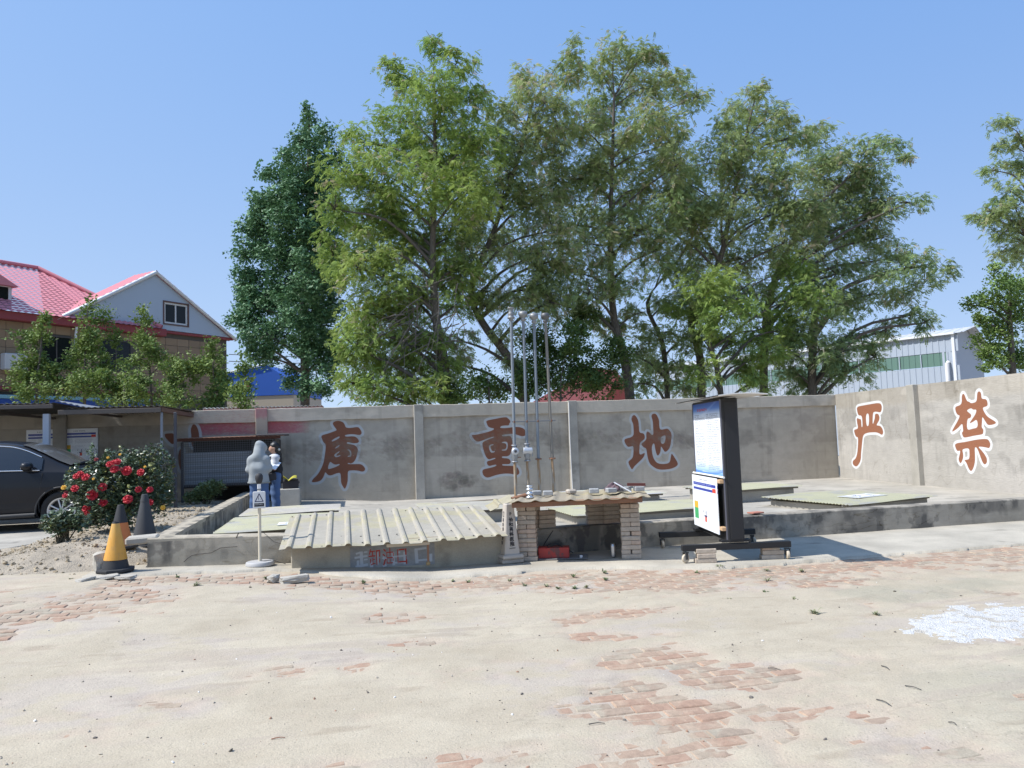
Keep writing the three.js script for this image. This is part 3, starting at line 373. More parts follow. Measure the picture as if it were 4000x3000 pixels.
// ---------------------------------------------------------------- writing drawn stroke by stroke (10 x 10 boxes, y down)
const GRAIN = [[[3.8, 0.6], [1, 1.6]], [[0.4, 3.3], [4.6, 3.3]], [[2.6, 1.2], [2.6, 9.8]], [[2.5, 3.5], [0.4, 7]], [[2.7, 3.6], [4.6, 6]]];
const GLYPH = {
  xie: [[[0.5, 4], [4, 4]], [[2.2, 0.5], [2.2, 9.8]], [[4.5, 3], [9, 3], [8.6, 9.2], [7.5, 8.6]], [[6.6, 0.5], [6.4, 5], [4.5, 9.5]], [[4.6, 5], [4.2, 6.8]], [[9.3, 5], [9.8, 6.8]]],
  he: [...GRAIN, [[5.6, 2.4], [5.6, 8.8]], [[5.6, 2.6], [9.4, 2.6], [9.4, 8.8]], [[5.6, 8], [9.4, 8]]],
  nan: [[[2, 0.6], [2, 5]], [[2, 0.6], [8, 0.6], [8, 5]], [[2, 2.8], [8, 2.8]], [[5, 0.6], [5, 5]], [[2, 5], [8, 5]], [[1, 6.4], [8.8, 6.4], [8.4, 9.6], [7.2, 9.2]], [[5, 5.2], [4.6, 7.5], [1.2, 9.8]]],
  ke: [...GRAIN, [[5.6, 1.4], [6.8, 2.6]], [[5.4, 3.8], [6.6, 5]], [[4.8, 7], [9.8, 6.2]], [[8.2, 0.5], [8.2, 9.8]]],
  yi: [[[9.2, 0.8], [1, 0.8], [1, 9.2], [9.6, 9.2]], [[4, 1.6], [2.6, 3.4]], [[3.4, 2.8], [8, 2.8]], [[2.2, 5], [8.8, 5]], [[5.4, 2.8], [5.2, 5], [2.4, 8.2]], [[5.5, 5.4], [8.6, 8.2]]],
  yuan: [[[0.8, 0.6], [0.8, 9.8]], [[0.8, 0.8], [3.4, 0.8], [2.2, 3.6], [3.6, 5.6], [2.8, 7.2], [1.6, 6.8]], [[6.8, 0.4], [7, 1.4]], [[4.4, 3], [4.4, 2], [9.6, 2], [9.4, 3.2]], [[5.2, 4], [8.8, 4]], [[4.4, 5.8], [9.8, 5.8]], [[6.2, 5.8], [5.8, 8], [4.2, 9.6]], [[7.8, 5.8], [7.8, 9], [9.8, 9], [9.8, 8]]],
  chai: [[[2.2, 0.6], [2.2, 4.2]], [[2.2, 2.2], [3.8, 2.2]], [[0.8, 1.8], [0.8, 4.4]], [[0.4, 4.6], [4.4, 4]], [[8.6, 1], [6, 2.4]], [[5.6, 0.6], [5.6, 4], [9.4, 4], [9.4, 3.2]], [[0.8, 6], [9.4, 6]], [[5, 4.8], [5, 9.8]], [[4.8, 6.2], [0.8, 9.4]], [[5.2, 6.2], [9.4, 9.4]]],
  you: [[[1, 0.8], [2.4, 2]], [[0.6, 3.6], [2, 4.6]], [[0.6, 9.4], [2.6, 6]], [[4, 3], [4, 9.4]], [[4, 3], [9, 3], [9, 9.4]], [[4, 6.2], [9, 6.2]], [[4, 9.2], [9, 9.2]], [[6.5, 0.5], [6.5, 9.2]]],
};
function glyph(g, name, x, y, s, w, color) { g.strokeStyle = color; g.lineWidth = w; g.lineCap = 'square'; g.lineJoin = 'miter'; for (const st of GLYPH[name]) { g.beginPath(); st.forEach(([a, b], i) => (i ? g.lineTo(x + (a * s) / 10, y + (b * s) / 10) : g.moveTo(x + (a * s) / 10, y + (b * s) / 10))); g.stroke(); } }
// tight rows of print too small to read
function fineRows(g, x, y, w, rows, lead, size, color, rnd) { for (let r = 0; r < rows; r++) { const len = rnd() < 0.2 ? 0.2 + 0.4 * rnd() : 0.8 + 0.2 * rnd(); for (let q = x; q < x + w * len; q += size * 1.08) { if (rnd() < 0.07) continue; g.fillStyle = color; for (let k = 0; k < 4; k++) g.fillRect(q + rnd() * size * 0.7, y + r * lead + rnd() * size * 0.8, size * (0.15 + 0.5 * rnd()), size * 0.16); g.fillRect(q + size * 0.4 * rnd(), y + r * lead, size * 0.14, size * 0.85); } } }
function canvasMat(w, h, draw, rough = 0.6, extra = {}) { const c = document.createElement('canvas'); c.width = w; c.height = h; draw(c.getContext('2d'), w, h); const t = new THREE.CanvasTexture(c); t.colorSpace = THREE.SRGBColorSpace; t.magFilter = THREE.LinearFilter; return M([1, 1, 1], rough, { map: t, ...extra }); }
const noticePrint = canvasMat(512, 720, (g, w, h) => {
  const rnd = rng(3); g.fillStyle = '#f1f3f5'; g.fillRect(0, 0, w, h);
  fineRows(g, 150, 38, 200, 1, 30, 24, '#3a3c44', rnd);
  g.fillStyle = '#2f3f9c'; g.fillRect(26, 92, 460, 40); g.fillRect(26, 164, 460, 34); g.fillStyle = '#e7e9ee'; g.fillRect(26, 136, 460, 25);
  fineRows(g, 40, 102, 420, 1, 20, 18, '#aeb7e4', rnd); fineRows(g, 40, 141, 360, 1, 20, 14, '#8a90b8', rnd);
  g.fillStyle = '#d8432f'; g.fillRect(420, 142, 66, 56);
  fineRows(g, 36, 218, 110, 7, 17, 11, '#a9abb3', rnd); fineRows(g, 172, 218, 300, 7, 17, 11, '#a2a4ae', rnd);
  g.fillStyle = '#e9b52f'; g.fillRect(30, 368, 82, 92); g.fillStyle = '#3fae68'; g.fillRect(30, 460, 82, 150);
  fineRows(g, 130, 380, 200, 8, 17, 11, '#a9abb3', rnd);
  g.fillStyle = '#3a3566'; g.fillRect(268, 470, 9, 66); g.fillRect(236, 530, 56, 22); g.fillStyle = '#444'; g.fillRect(214, 474, 6, 24); g.fillRect(214, 540, 6, 16);
  g.fillStyle = '#d9553f'; g.fillRect(246, 552, 36, 66); fineRows(g, 60, 660, 380, 2, 18, 10, '#b5b7bf', rnd);
}, 0.45);
const bannerPrint = canvasMat(512, 900, (g, w, h) => {
  const rnd = rng(8), gr = g.createLinearGradient(0, 0, 0, h); gr.addColorStop(0, '#274c9f'); gr.addColorStop(0.08, '#5580c8'); gr.addColorStop(0.15, '#c9d6ea'); gr.addColorStop(0.22, '#eef1f5'); gr.addColorStop(0.84, '#f0f3f7'); gr.addColorStop(0.93, '#b9d3f0'); gr.addColorStop(1, '#6f9fdc');
  g.fillStyle = gr; g.fillRect(0, 0, w, h);
  g.fillStyle = 'rgba(255,255,255,0.18)'; g.beginPath(); g.moveTo(150, 150); g.lineTo(430, 0); g.lineTo(470, 0); g.lineTo(200, 170); g.fill();
  fineRows(g, 80, 66, 330, 1, 40, 40, '#b43c46', rnd); fineRows(g, 80, 66, 330, 1, 40, 40, '#c14a50', rnd);
  fineRows(g, 26, 140, 200, 32, 21.5, 14, '#4a4f5c', rnd); fineRows(g, 258, 140, 228, 33, 21.5, 14, '#4a4f5c', rnd);
  g.strokeStyle = 'rgba(255,255,255,0.85)'; g.lineWidth = 7; g.beginPath(); g.ellipse(240, 780, 330, 96, 0, 0.2, 1.9); g.stroke();
  g.strokeStyle = 'rgba(60,110,200,0.5)'; g.lineWidth = 30; g.beginPath(); g.ellipse(180, 760, 420, 130, 0, 0.3, 2.2); g.stroke();
}, 0.4);
const plateUV = (w, h) => new THREE.PlaneGeometry(w, h);   // print on the front of a thin board

// ---------------------------------------------------------------- warning post
const blackRubber = M([0.028, 0.028, 0.03], 0.7), creamPaint = M([0.62, 0.55, 0.42], 0.5), steel = M([0.52, 0.53, 0.55], 0.38, { metalness: 0.8 }), darkSteel = M([0.012, 0.012, 0.013], 0.55), galv = M([0.34, 0.36, 0.38], 0.5, { metalness: 0.55 });
{
  const x = -1.02, z = -9.95, y = gy(x, z) + 0.03, t = thing('warning_post', 'slim cream post on a round base with a warning triangle plate', 'warning post', [x, y, z], R(4));
  part(t, 'base', lathe([[0, 0], [0.165, 0], [0.172, 0.012], [0.165, 0.048], [0.15, 0.054], [0, 0.056]], 32), M([0.42, 0.41, 0.4], 0.55));
  part(t, 'pole', cyl(0.02, 0.02, 0.98, 14).translate(0, 0.05, 0), creamPaint);
  const s = part(t, 'sign_box', cbox(0.148, 0.205, 0.05, 0.01), M([0.5, 0.5, 0.5], 0.45), [0, 0.695, 0.022]);
  part(s, 'sign_print', plateUV(0.136, 0.193), canvasMat(256, 360, (g, w, h) => {
    g.fillStyle = '#d8d8d6'; g.fillRect(0, 0, w, h); g.strokeStyle = '#24284f'; g.lineWidth = 20; g.lineJoin = 'round'; g.beginPath(); g.moveTo(128, 40); g.lineTo(214, 214); g.lineTo(42, 214); g.closePath(); g.stroke();
    g.strokeStyle = '#2b2d3c'; g.lineWidth = 9; g.beginPath(); g.moveTo(116, 120); g.lineTo(116, 186); g.moveTo(104, 146); g.lineTo(128, 146); g.stroke(); g.beginPath(); g.arc(116, 108, 8, 0, 6.3); g.fillStyle = '#2b2d3c'; g.fill(); g.lineWidth = 5; g.beginPath(); g.moveTo(146, 176); g.lineTo(170, 160); g.stroke();
    g.fillStyle = '#26272e'; g.fillRect(20, 252, 216, 78); fineRows(g, 34, 270, 190, 1, 30, 26, '#cfcfcf', rng(2));
  }, 0.5), [0, 0.1025, 0.0275]);
  part(t, 'tag_sleeve', cbox(0.042, 0.11, 0.042, 0.006), M([0.75, 0.75, 0.74], 0.5), [0, 0.91, 0]);
  for (const yy of [0.92, 0.99]) part(t, 'black_band', cbox(0.044, 0.012, 0.044, 0.002), blackRubber, [0, yy, 0]);
  part(t, 'touch_ball', lathe([[0, 0], [0.03, 0], [0.038, 0.02], [0.047, 0.055], [0.044, 0.09], [0.03, 0.115], [0, 0.125]], 24), blackRubber, [0, 1.0, 0]);
  part(t, 'earth_wire', limb([[0.02, 0.06, 0.02], [0.06, 0.058, 0.05], [0.12, 0.06, 0.02], [0.3, 0.006, 0.06]], [0.004, 0.004], 5), blackRubber);
}
// ---------------------------------------------------------------- traffic cones
function cone(label, at, H, r0, r1, bands, base, turn) {   // bands: [from, to, material]
  const t = thing('traffic_cone', label, 'traffic cone', at, turn);
  const rad = (y) => mix(r0, r1, (y - 0.035) / (H - 0.035));
  part(t, 'base_plate', base ? (() => { const s = new THREE.Shape(), k = base, c = k * 0.42; [[-k, -c], [-c, -k], [c, -k], [k, -c], [k, c], [c, k], [-c, k], [-k, c]].forEach(([a, b], i) => (i ? s.lineTo(a, b) : s.moveTo(a, b))); return new THREE.ExtrudeGeometry(s, { depth: 0.02, bevelEnabled: true, bevelSize: 0.008, bevelThickness: 0.008, bevelSegments: 2 }).rotateX(-Math.PI / 2).translate(0, 0.008, 0); })() : lathe([[0, 0], [r0 * 1.1, 0], [r0 * 1.1, 0.03], [0, 0.036]], 24), blackRubber);
  bands.forEach(([a, b, m], i) => part(t, i ? 'sleeve' : 'skirt', lathe([[rad(a), a], [rad(a) + (i === 1 ? 0.003 : 0), a + 0.004], [rad(b) + (i === 1 ? 0.003 : 0), b - 0.004], [rad(b), b], ...(b >= H - 1e-3 ? [[rad(b) - 0.006, b + 0.004], [rad(b) - 0.01, b - 0.04]] : [])], 28), m));
  return t;
}
const yellowMap = paintMap(256, 256, (u, v) => { const a = wfbm(u, v, 5, 2, 4), s = sstep(0.6, 0.7, wfbm(u, v, 18, 6, 3)) * 0.5, w = sstep(0.3, 0.75, v + 0.5 * (a - 0.5)) * 0.5; return [mix(mix(0.62, 0.66, w), 0.3, s * 0.4), mix(mix(0.30, 0.46, w), 0.2, s * 0.4), mix(mix(0.045, 0.15, w), 0.1, s * 0.4)]; }).tex();
cone('yellow traffic cone with black foot on the broken paving', [-2.62, gy(-2.62, -9.87) + 0.035, -9.87], 0.57, 0.145, 0.034, [[0.03, 0.135, blackRubber], [0.135, 0.55, M([1, 1, 1], 0.6, { map: yellowMap })], [0.55, 0.57, blackRubber]], 0.19, 0.2);
cone('orange traffic cone with black top behind the yellow one', [-2.86, bedY(-2.86, -11.0) - 0.01, -11.0], 0.56, 0.15, 0.034, [[0.03, 0.33, M([0.55, 0.17, 0.045], 0.6)], [0.33, 0.56, blackRubber]], 0.19, 0.5);
cone('plain black traffic cone beside the wall corner and roses', [-2.66, bedY(-2.66, -11.4) - 0.02, -11.4], 0.70, 0.165, 0.036, [[0.03, 0.6, M([0.05, 0.052, 0.056], 0.75)], [0.6, 0.7, M([0.045, 0.047, 0.05], 0.75)]], 0, 0);
// broken stone and slabs at the corner
function chunk(w, h, d, seed, k = 0.35) { const g = new THREE.IcosahedronGeometry(0.5, 2), p = g.attributes.position; for (let i = 0; i < p.count; i++) { const v = V(p.getX(i), p.getY(i), p.getZ(i)).normalize(), q = Math.max(Math.abs(v.x), Math.abs(v.y), Math.abs(v.z)); v.multiplyScalar(0.5 / Math.pow(q, 0.75)); const n = 1 + k * (fbm(v.x * 4 + seed, v.y * 4 + v.z * 3 + seed, 3) - 0.5); p.setXYZ(i, v.x * w * n, v.y * h * n, v.z * d * n); } const f = g.index ? g.toNonIndexed() : g; f.computeVertexNormals(); return boxUV(f.translate(0, h / 2, 0)); }
one('stone_block', 'grey broken stone leaning by the yellow cone', 'stone', chunk(0.2, 0.26, 0.16, 4), paleConcrete, [-2.78, gy(-2.78, -9.98) - 0.01, -10.0], [0, 0.4, 0.12]);
[[-2.62, -9.52, 0.26, 0.14, 0.3], [-2.80, -9.42, 0.2, 0.1, 0.9], [-2.40, -9.44, 0.22, 0.12, -0.4], [-0.55, -8.86, 0.30, 0.11, 0.15], [-0.78, -8.92, 0.12, 0.1, 1]].forEach(([x, z, w, d, a], i) => one('concrete_shard', ['flat concrete shard under the yellow cone', 'small concrete shard left of the yellow cone', 'pale shard right below the yellow cone', 'long broken concrete slab at the apron edge', 'short stub of concrete next to the long slab'][i], 'concrete shard', chunk(w, i > 2 ? 0.075 : 0.04, d, i * 3 + 2, 0.5), paleConcrete, [x, gy(x, z) + 0.004, z], [0.03, a, 0.05], 'broken concrete pieces'));

// ---------------------------------------------------------------- fuel unloading box with ribbed lid
const sheetDust = paintMap(512, 512, (u, v) => { const a = wfbm(u, v, 3, 51, 5), b = wrapNoise(u, v, 128, 4), st = wfbm(u * 1, v, 24, 8, 3), k = 0.35 + 0.12 * (a - 0.5) + 0.06 * (b - 0.5) + 0.06 * (st - 0.5), y = sstep(0.5, 0.68, wfbm(u, v, 5, 77, 4)); return [k * mix(1.02, 1.08, y), k * mix(0.96, 1.0, y), k * mix(0.86, 0.74, y)]; }).tex(); sheetDust.repeat.set(0.6, 0.6);
const dustySheet = M([0.93, 0.9, 0.82], 0.85, { map: sheetDust });
const fibreMap = paintMap(512, 256, (u, v) => { const a = wfbm(u, v, 4, 61, 5), b = wrapNoise(u, v, 160, 2), d = sstep(0.5, 0.7, wfbm(u, v, 6, 19, 4)), k = 1 + 0.25 * (a - 0.5) + 0.12 * (b - 0.5); return [mix(0.47, 0.41, d) * k, mix(0.445, 0.39, d) * k, mix(0.29, 0.33, d) * k]; }).tex(); fibreMap.repeat.set(0.5, 0.5);
const fibreSheet = MP([1, 1, 1], 0.55, { map: fibreMap, transmission: 0.12 });
const fibrePale = MP([1.05, 1.06, 1.25], 0.6, { map: fibreMap, transmission: 0.08 });
{
  const t = thing('fuel_unloading_box', 'low concrete box with a ribbed grey lid and red stencilled characters', 'unloading box', [0, 0, 0]);
  const g0 = gy(-0.6, -9.7);
  part(t, 'front_wall', boxUV(slab(-0.64, 2.0, -0.05, 0.375, -9.9, -9.7, 0.012), 1, 2.2), M([1.12, 1.08, 0.98], 0.92, { map: concreteMap, bumpMap: concreteBump, bumpScale: 0.004 }));
  part(t, 'side_wall', boxUV(slab(-0.64, -0.46, -0.05, 0.37, -11.2, -9.905, 0.012), 1, 3.2), concrete);
  part(t, 'side_wall', boxUV(slab(1.82, 2.0, -0.05, 0.37, -11.2, -9.905, 0.012), 1, 4.2), concrete);
  part(t, 'front_batten', boxUV(slab(-0.6, 1.98, 0.377, 0.412, -9.66, -9.62, 0.004)), M([0.30, 0.24, 0.16], 0.9));
  part(t, 'timber_offcut', boxUV(slab(0.48, 1.0, 0.345, 0.39, -9.46, -9.43, 0.006)), M([0.5, 0.42, 0.31], 0.9));
  // lid: rises towards the back
  const prof = ribProfile(2.72, 0.226, 0.085, 0.028), lid = new THREE.Group(); lid.name = numbered('ribbed_lid'); t.add(lid); lid.position.set(-0.755, 0.405, -10.42); lid.rotation.set(R(6.2), 0, 0);
  const lg = ribbed(prof, 2.05, 0.005, 8, (x, y, z) => [x, y + 0.012 * Math.sin(x * 2.3 + z) + (z > 0.9 ? 0.006 * Math.sin(x * 11) : 0), z + (x > 1.0 && x < 1.35 ? 0.012 : 0)]); lg.translate(0, 0.10, 0);
  part(lid, 'lid_sheet', lg, dustySheet);
  const rnd = rng(17), bolt = lathe([[0, 0], [0.012, 0], [0.01, 0.006], [0, 0.008]], 8); for (let i = 0; i < 12; i++) for (const zz of [-0.9, 0.55, 0.93]) if (rnd() < 0.85) part(lid, 'roof_bolt', bolt, darkSteel, [0.226 * i + 0.03 + 0.03 * rnd(), 0.104, zz + 0.1 * (rnd() - 0.5)]);
  // hasp and padlock
  const hp = part(t, 'hasp', boxUV(slab(0.965, 0.99, 0.14, 0.37, -9.445, -9.435, 0.003)), rustySteel);
  part(t, 'padlock', cbox(0.05, 0.045, 0.022, 0.006), M([0.25, 0.19, 0.1], 0.5, { metalness: 0.6 }), [0.975, 0.10, -9.44]);
  part(t, 'stencil_panel', new THREE.BoxGeometry(1.03, 0.265, 0.006), canvasMat(1100, 290, (g, w, h) => {
    const rnd2 = rng(4); for (let j = 0; j < h; j += 3) for (let i = 0; i < w; i += 3) { const k = 143 + 26 * (fbm(i / 60, j / 40, 4) - 0.5) + 10 * rnd2(); g.fillStyle = `rgb(${k | 0},${k | 0},${(k * 0.99) | 0})`; g.fillRect(i, j, 3, 3); }
    const sx = (x) => ((x - 175) / (2090 - 175)) * w, sy = (y) => ((y - 60) / (590 - 60)) * h, bar = (x0, y0, x1, y1, th, c) => { g.strokeStyle = c; g.lineWidth = th; g.lineCap = 'butt'; g.beginPath(); g.moveTo(sx(x0), sy(y0)); g.lineTo(sx(x1), sy(y1)); g.stroke(); };
    const grey = 'rgba(186,190,193,0.92)', redc = 'rgb(176,58,46)';
    [[300, 230, 400, 200, 24], [270, 325, 560, 290, 26], [420, 180, 430, 500, 40], [350, 390, 345, 530, 34], [290, 545, 565, 500, 34], [480, 200, 560, 195, 18], [480, 380, 560, 375, 20], [650, 440, 650, 580, 40], [780, 220, 790, 520, 22], [900, 350, 980, 400, 36], [900, 560, 985, 540, 30], [1130, 240, 1150, 560, 34], [1130, 350, 1400, 340, 22], [1130, 500, 1400, 500, 22], [1400, 240, 1400, 550, 32], [1240, 250, 1300, 250, 26], [1660, 190, 1680, 545, 42], [1630, 205, 1900, 180, 30], [2000, 330, 2000, 520, 38], [1680, 475, 2030, 465, 24]].forEach((b) => bar(...b, grey));
    [[630, 135, 600, 265, 13], [620, 200, 730, 185, 14], [670, 190, 675, 300, 12], [585, 308, 735, 302, 17], [628, 370, 630, 480, 11], [680, 340, 680, 490, 11], [680, 390, 730, 385, 10], [630, 515, 735, 480, 12], [765, 200, 770, 525, 12], [745, 185, 845, 178, 17], [835, 200, 832, 330, 14], [835, 370, 830, 470, 11], [925, 155, 970, 210, 17], [905, 275, 955, 320, 16], [965, 390, 920, 545, 17], [980, 238, 1140, 235, 13], [1063, 125, 1068, 320, 12], [995, 250, 995, 360, 10], [1140, 250, 1142, 330, 10], [995, 368, 1130, 365, 14], [995, 390, 1000, 500, 10], [1068, 390, 1068, 470, 9], [1135, 380, 1135, 450, 10], [990, 495, 1130, 495, 13], [1243, 175, 1243, 330, 12], [1245, 350, 1248, 515, 11], [1270, 187, 1400, 183, 17], [1425, 165, 1428, 320, 17], [1432, 350, 1432, 430, 9], [1270, 485, 1440, 478, 18], [1440, 430, 1440, 540, 18]].forEach((b) => bar(...b, redc));
  }, 0.9), [0.57, 0.205, -9.698], [0, 0, -0.008]);
}
// loose bricks by the box
[[1.64, -9.86, 0.35], [1.80, -9.83, -0.25]].forEach(([x, z, a], i) => one('loose_brick', i ? 'single brick lying against the white plastic cone foot' : 'single brick lying left of the other one by the box', 'brick', boxUV(cbox(0.15, 0.06, 0.1, 0.008)), wallBricks[i * 2], [x, 0.03, z], [0, a, 0], 'bricks by the unloading box'));

// ---------------------------------------------------------------- white plastic parking cone
{
  const t = thing('plastic_parking_cone', 'dirty white square plastic cone with black vertical characters', 'parking cone', [2.035, 0.03, -9.66], R(9));
  const white = M([0.47, 0.415, 0.35], 0.6);
  part(t, 'foot_brick', boxUV(cbox(0.29, 0.055, 0.24, 0.012)), wallBricks[4]);
  part(t, 'foot', cbox(0.285, 0.055, 0.285, 0.018), white, [0, 0.056, 0]);
  const a = 0.105, b = 0.055, H = 0.62, y0 = 0.11, P = [], quad = (p, q, r, s) => P.push(...p, ...q, ...r, ...p, ...r, ...s), c = 0.014;
  const ring = (k, y) => [[-k + c, y, k], [k - c, y, k], [k, y, k - c], [k, y, -k + c], [k - c, y, -k], [-k + c, y, -k], [-k, y, -k + c], [-k, y, k - c]], A = ring(a, y0), B = ring(b, y0 + H), T = ring(b - 0.012, y0 + H + 0.012), I = ring(b - 0.02, y0 + H - 0.03);
  for (let i = 0; i < 8; i++) { const j = (i + 1) % 8; quad(A[i], A[j], B[j], B[i]); quad(B[i], B[j], T[j], T[i]); quad(T[i], T[j], I[j], I[i]); }
  const body = part(t, 'body', tris(P), white);
  const tilt = Math.atan2(a - b, H), face = (tex, ry, off) => { const m = part(body, 'lettering', new THREE.PlaneGeometry(0.1, 0.5), tex); m.rotation.order = 'YXZ'; m.rotation.set(-tilt, ry, 0); const k = (a + b) / 2 + 0.006; m.position.set(Math.sin(ry) * k, y0 + H * 0.47, Math.cos(ry) * k); return m; };
  const ink = (fn) => canvasMat(160, 800, (g, w, h) => { g.clearRect(0, 0, w, h); fn(g, w, h); }, 0.7, { transparent: true, alphaTest: 0.3 });
  face(ink((g, w, h) => { g.fillStyle = '#1e1c22'; g.font = 'bold 88px sans-serif'; g.textAlign = 'center'; g.fillText('P', 80, 92); ['xie', 'he', 'nan', 'ke', 'yi', 'yuan'].forEach((n, i) => glyph(g, n, 36, 130 + i * 97, 86, 12, '#1e1c22')); g.font = 'bold 34px sans-serif'; g.fillText('6617777', 80, 755); }), 0);
  face(ink((g, w) => { const r = rng(6); for (let i = 0; i < 6; i++) { g.strokeStyle = '#34323a'; g.lineWidth = 11; for (let k = 0; k < 5; k++) { g.beginPath(); g.moveTo(45 + r() * 20, 150 + i * 92 + k * 14); g.lineTo(100 + r() * 20, 150 + i * 92 + k * 14); g.stroke(); } g.beginPath(); g.moveTo(80, 145 + i * 92); g.lineTo(80, 215 + i * 92); g.stroke(); } g.strokeRect(50, 20, 60, 90); }), -Math.PI / 2);
}

// ---------------------------------------------------------------- brick hut with corrugated roof
{
  const t = thing('brick_hut', 'small open hut of stacked bricks with a rusty beam and corrugated roof', 'brick hut', [2.148, 0.03, -9.689], R(-17.7));
  const rnd = rng(23), bg = [0, 1, 2].map((k) => boxUV(cbox(0.24 - 0.003 * k, 0.0545, 0.117, 0.005 + 0.002 * k), 1, k * 0.31));
  const post = (px, pz, rows, w = 0.245) => { for (let r = 0; r < rows; r++) for (let k = 0; k < 2; k++) { const cross = r % 2, o = (k - 0.5) * 0.124; part(t, 'brick', bg[Math.floor(rnd() * 3)], wallBricks[Math.floor(rnd() * 5)], [px + w / 2 + (cross ? o : 0) + 0.012 * (rnd() - 0.5), r * 0.0575 + 0.001, pz - w / 2 + (cross ? 0 : o) + 0.010 * (rnd() - 0.5)], [0, (cross ? Math.PI / 2 : 0) + 0.05 * (rnd() - 0.5), 0]); } };
  post(0, 0, 12); post(1.315, 0, 12);
  // bricks on top of the low wall carry the back of the roof
  const back = (x, z, n, turn) => { for (let r = 0; r < n; r++) part(t, 'brick', bg[r % 3], wallBricks[Math.floor(rnd() * 5)], [x + 0.01 * rnd(), 0.355 + r * 0.0575, z], [0, turn, 0]); };
  back(0.14, -0.52, 5, 0.3); back(0.34, -0.56, 4, 0.35); back(1.0, -0.86, 5, 0.3); back(1.22, -0.90, 5, 0.3); back(1.46, -0.94, 5, 0.3);
  for (const [px, pz] of [[0.06, -0.36], [1.50, -0.36], [1.50, -0.61]]) for (let r = 0; r < 12; r++) part(t, 'brick', bg[r % 3], wallBricks[Math.floor(rnd() * 5)], [px + 0.012 * (rnd() - 0.5), r * 0.0575 + 0.001, pz], [0, Math.PI / 2 + 0.04 * (rnd() - 0.5), 0]);
  part(t, 'front_beam', boxUV(slab(-0.03, 1.60, 0, 0.068, -0.05, 0.02, 0.005)), rustySteel, [0, 0.692, 0.01], [0, 0, 0.017]);
  part(t, 'eave_beam', boxUV(slab(-0.03, 1.58, 0, 0.062, -0.025, 0.025, 0.005)), rustySteel, [0, 0.702, 0.27], [0, 0, 0.017]);
  part(t, 'back_beam', boxUV(slab(0.05, 1.64, 0, 0.06, -0.03, 0.03, 0.005)), rustySteel, [0, 0.668, -0.82], [0, 0.13, 0.017]);
  const sh = ribbed(waveProfile(1.74, 0.218, 0.024, 10).map(([u, h]) => [u, Math.pow(h / 0.024, 2.6) * 0.022]), 1.20, 0.005, 4, (x, y, z) => [x, y + 0.008 * Math.sin(x * 3 + 2 * z), z]);
  part(t, 'roof_sheet', sh, M([0.80, 0.72, 0.58], 0.85, { map: sheetDust }), [-0.06, 0.769, -0.28], [0.012, 0, 0.017]);
  part(t, 'sheet_flap', ribbed(ribProfile(0.36, 0.3, 0.07, 0.03), 0.4, 0.005), M([0.9, 0.85, 0.66], 0.85, { map: sheetDust }), [-0.40, 0.66, -0.22], [0.1, 0.3, 0.36]);
  part(t, 'rolled_pipe_scrap', new THREE.CylinderGeometry(0.03, 0.03, 0.3, 14, 1, true), rustySteel, [0.06, 0.80, -0.25], [0, 0.4, Math.PI / 2 + 0.2]);
  part(t, 'floor_plate', slab(0.25, 0.88, 0, 0.006, -0.42, -0.03, 0.002), M([0.2, 0.2, 0.2], 0.6), [0, 0.006, 0]);
  // bricks weighing the roof down: each its own thing
  [[0.40, -0.22, 0.1], [0.70, -0.30, 0.5], [1.00, -0.24, 0.05], [1.22, -0.2, 0.3], [1.38, -0.3, 0.1], [1.58, -0.26, 0.2], [0.24, -0.34, 0.3]].forEach(([x, z, a], i) => { const p = V(x, 0.80 + 0.017 * x, z).applyEuler(new THREE.Euler(0, R(-17.7), 0)).add(V(2.148, 0.03, -9.689)); one('roof_brick', ['first brick weighing down the hut roof behind the silver fitting', 'rounded worn brick on the middle of the hut roof', 'square brick near the centre of the hut roof', 'brick on the hut roof left of the cloth heap', 'brick on the hut roof under the white plank', 'brick on the hut roof beneath the dark red angle iron', 'brick partly hidden behind the silver fitting on the hut roof'][i], 'brick', boxUV(cbox(i === 4 ? 0.2 : 0.125, 0.06, 0.11, 0.008 + (i === 1 ? 0.012 : 0))), i === 1 ? wallBricks[4] : clay([0.43, 0.43, 0.42]), p.toArray(), [0, a - 0.3, 0], 'bricks on the hut roof'); });
  const on = (x, y, z) => V(x, y, z).applyEuler(new THREE.Euler(0, R(-17.7), 0)).add(V(2.148, 0.03, -9.689)).toArray();
  one('pipe_fitting', 'silver ribbed pipe fitting standing on the hut roof', 'pipe fitting', lathe([[0, 0], [0.05, 0], [0.05, 0.022], [0.03, 0.03], [0.03, 0.05], [0.046, 0.055], [0.05, 0.068], [0.032, 0.08], [0.03, 0.1], [0.044, 0.106], [0.046, 0.122], [0.03, 0.13], [0.03, 0.145], [0.038, 0.15], [0.038, 0.165], [0, 0.168]], 24), M([0.62, 0.63, 0.64], 0.35, { metalness: 0.75 }), on(0.17, 0.785, -0.09));
  // heap of purple-brown cloth with a white slat
  const heap = new THREE.SphereGeometry(1, 40, 20, 0, 6.2832, 0, 1.6), hp = heap.attributes.position; for (let i = 0; i < hp.count; i++) { const x = hp.getX(i), y = hp.getY(i), z = hp.getZ(i), a = Math.atan2(z, x), k = 1 + 0.18 * Math.sin(a * 9 + 3 * y) + 0.1 * (fbm(a * 3, y * 5, 3) - 0.5); hp.setXYZ(i, x * 0.125 * k, y * 0.085 * (1 + 0.2 * Math.sin(a * 5)), z * 0.1 * k); } heap.computeVertexNormals();
  one('cloth_heap', 'crumpled purple brown cloth bundle on the hut roof', 'cloth', heap, M([0.13, 0.085, 0.095], 0.95), on(1.27, 0.845, -0.3));
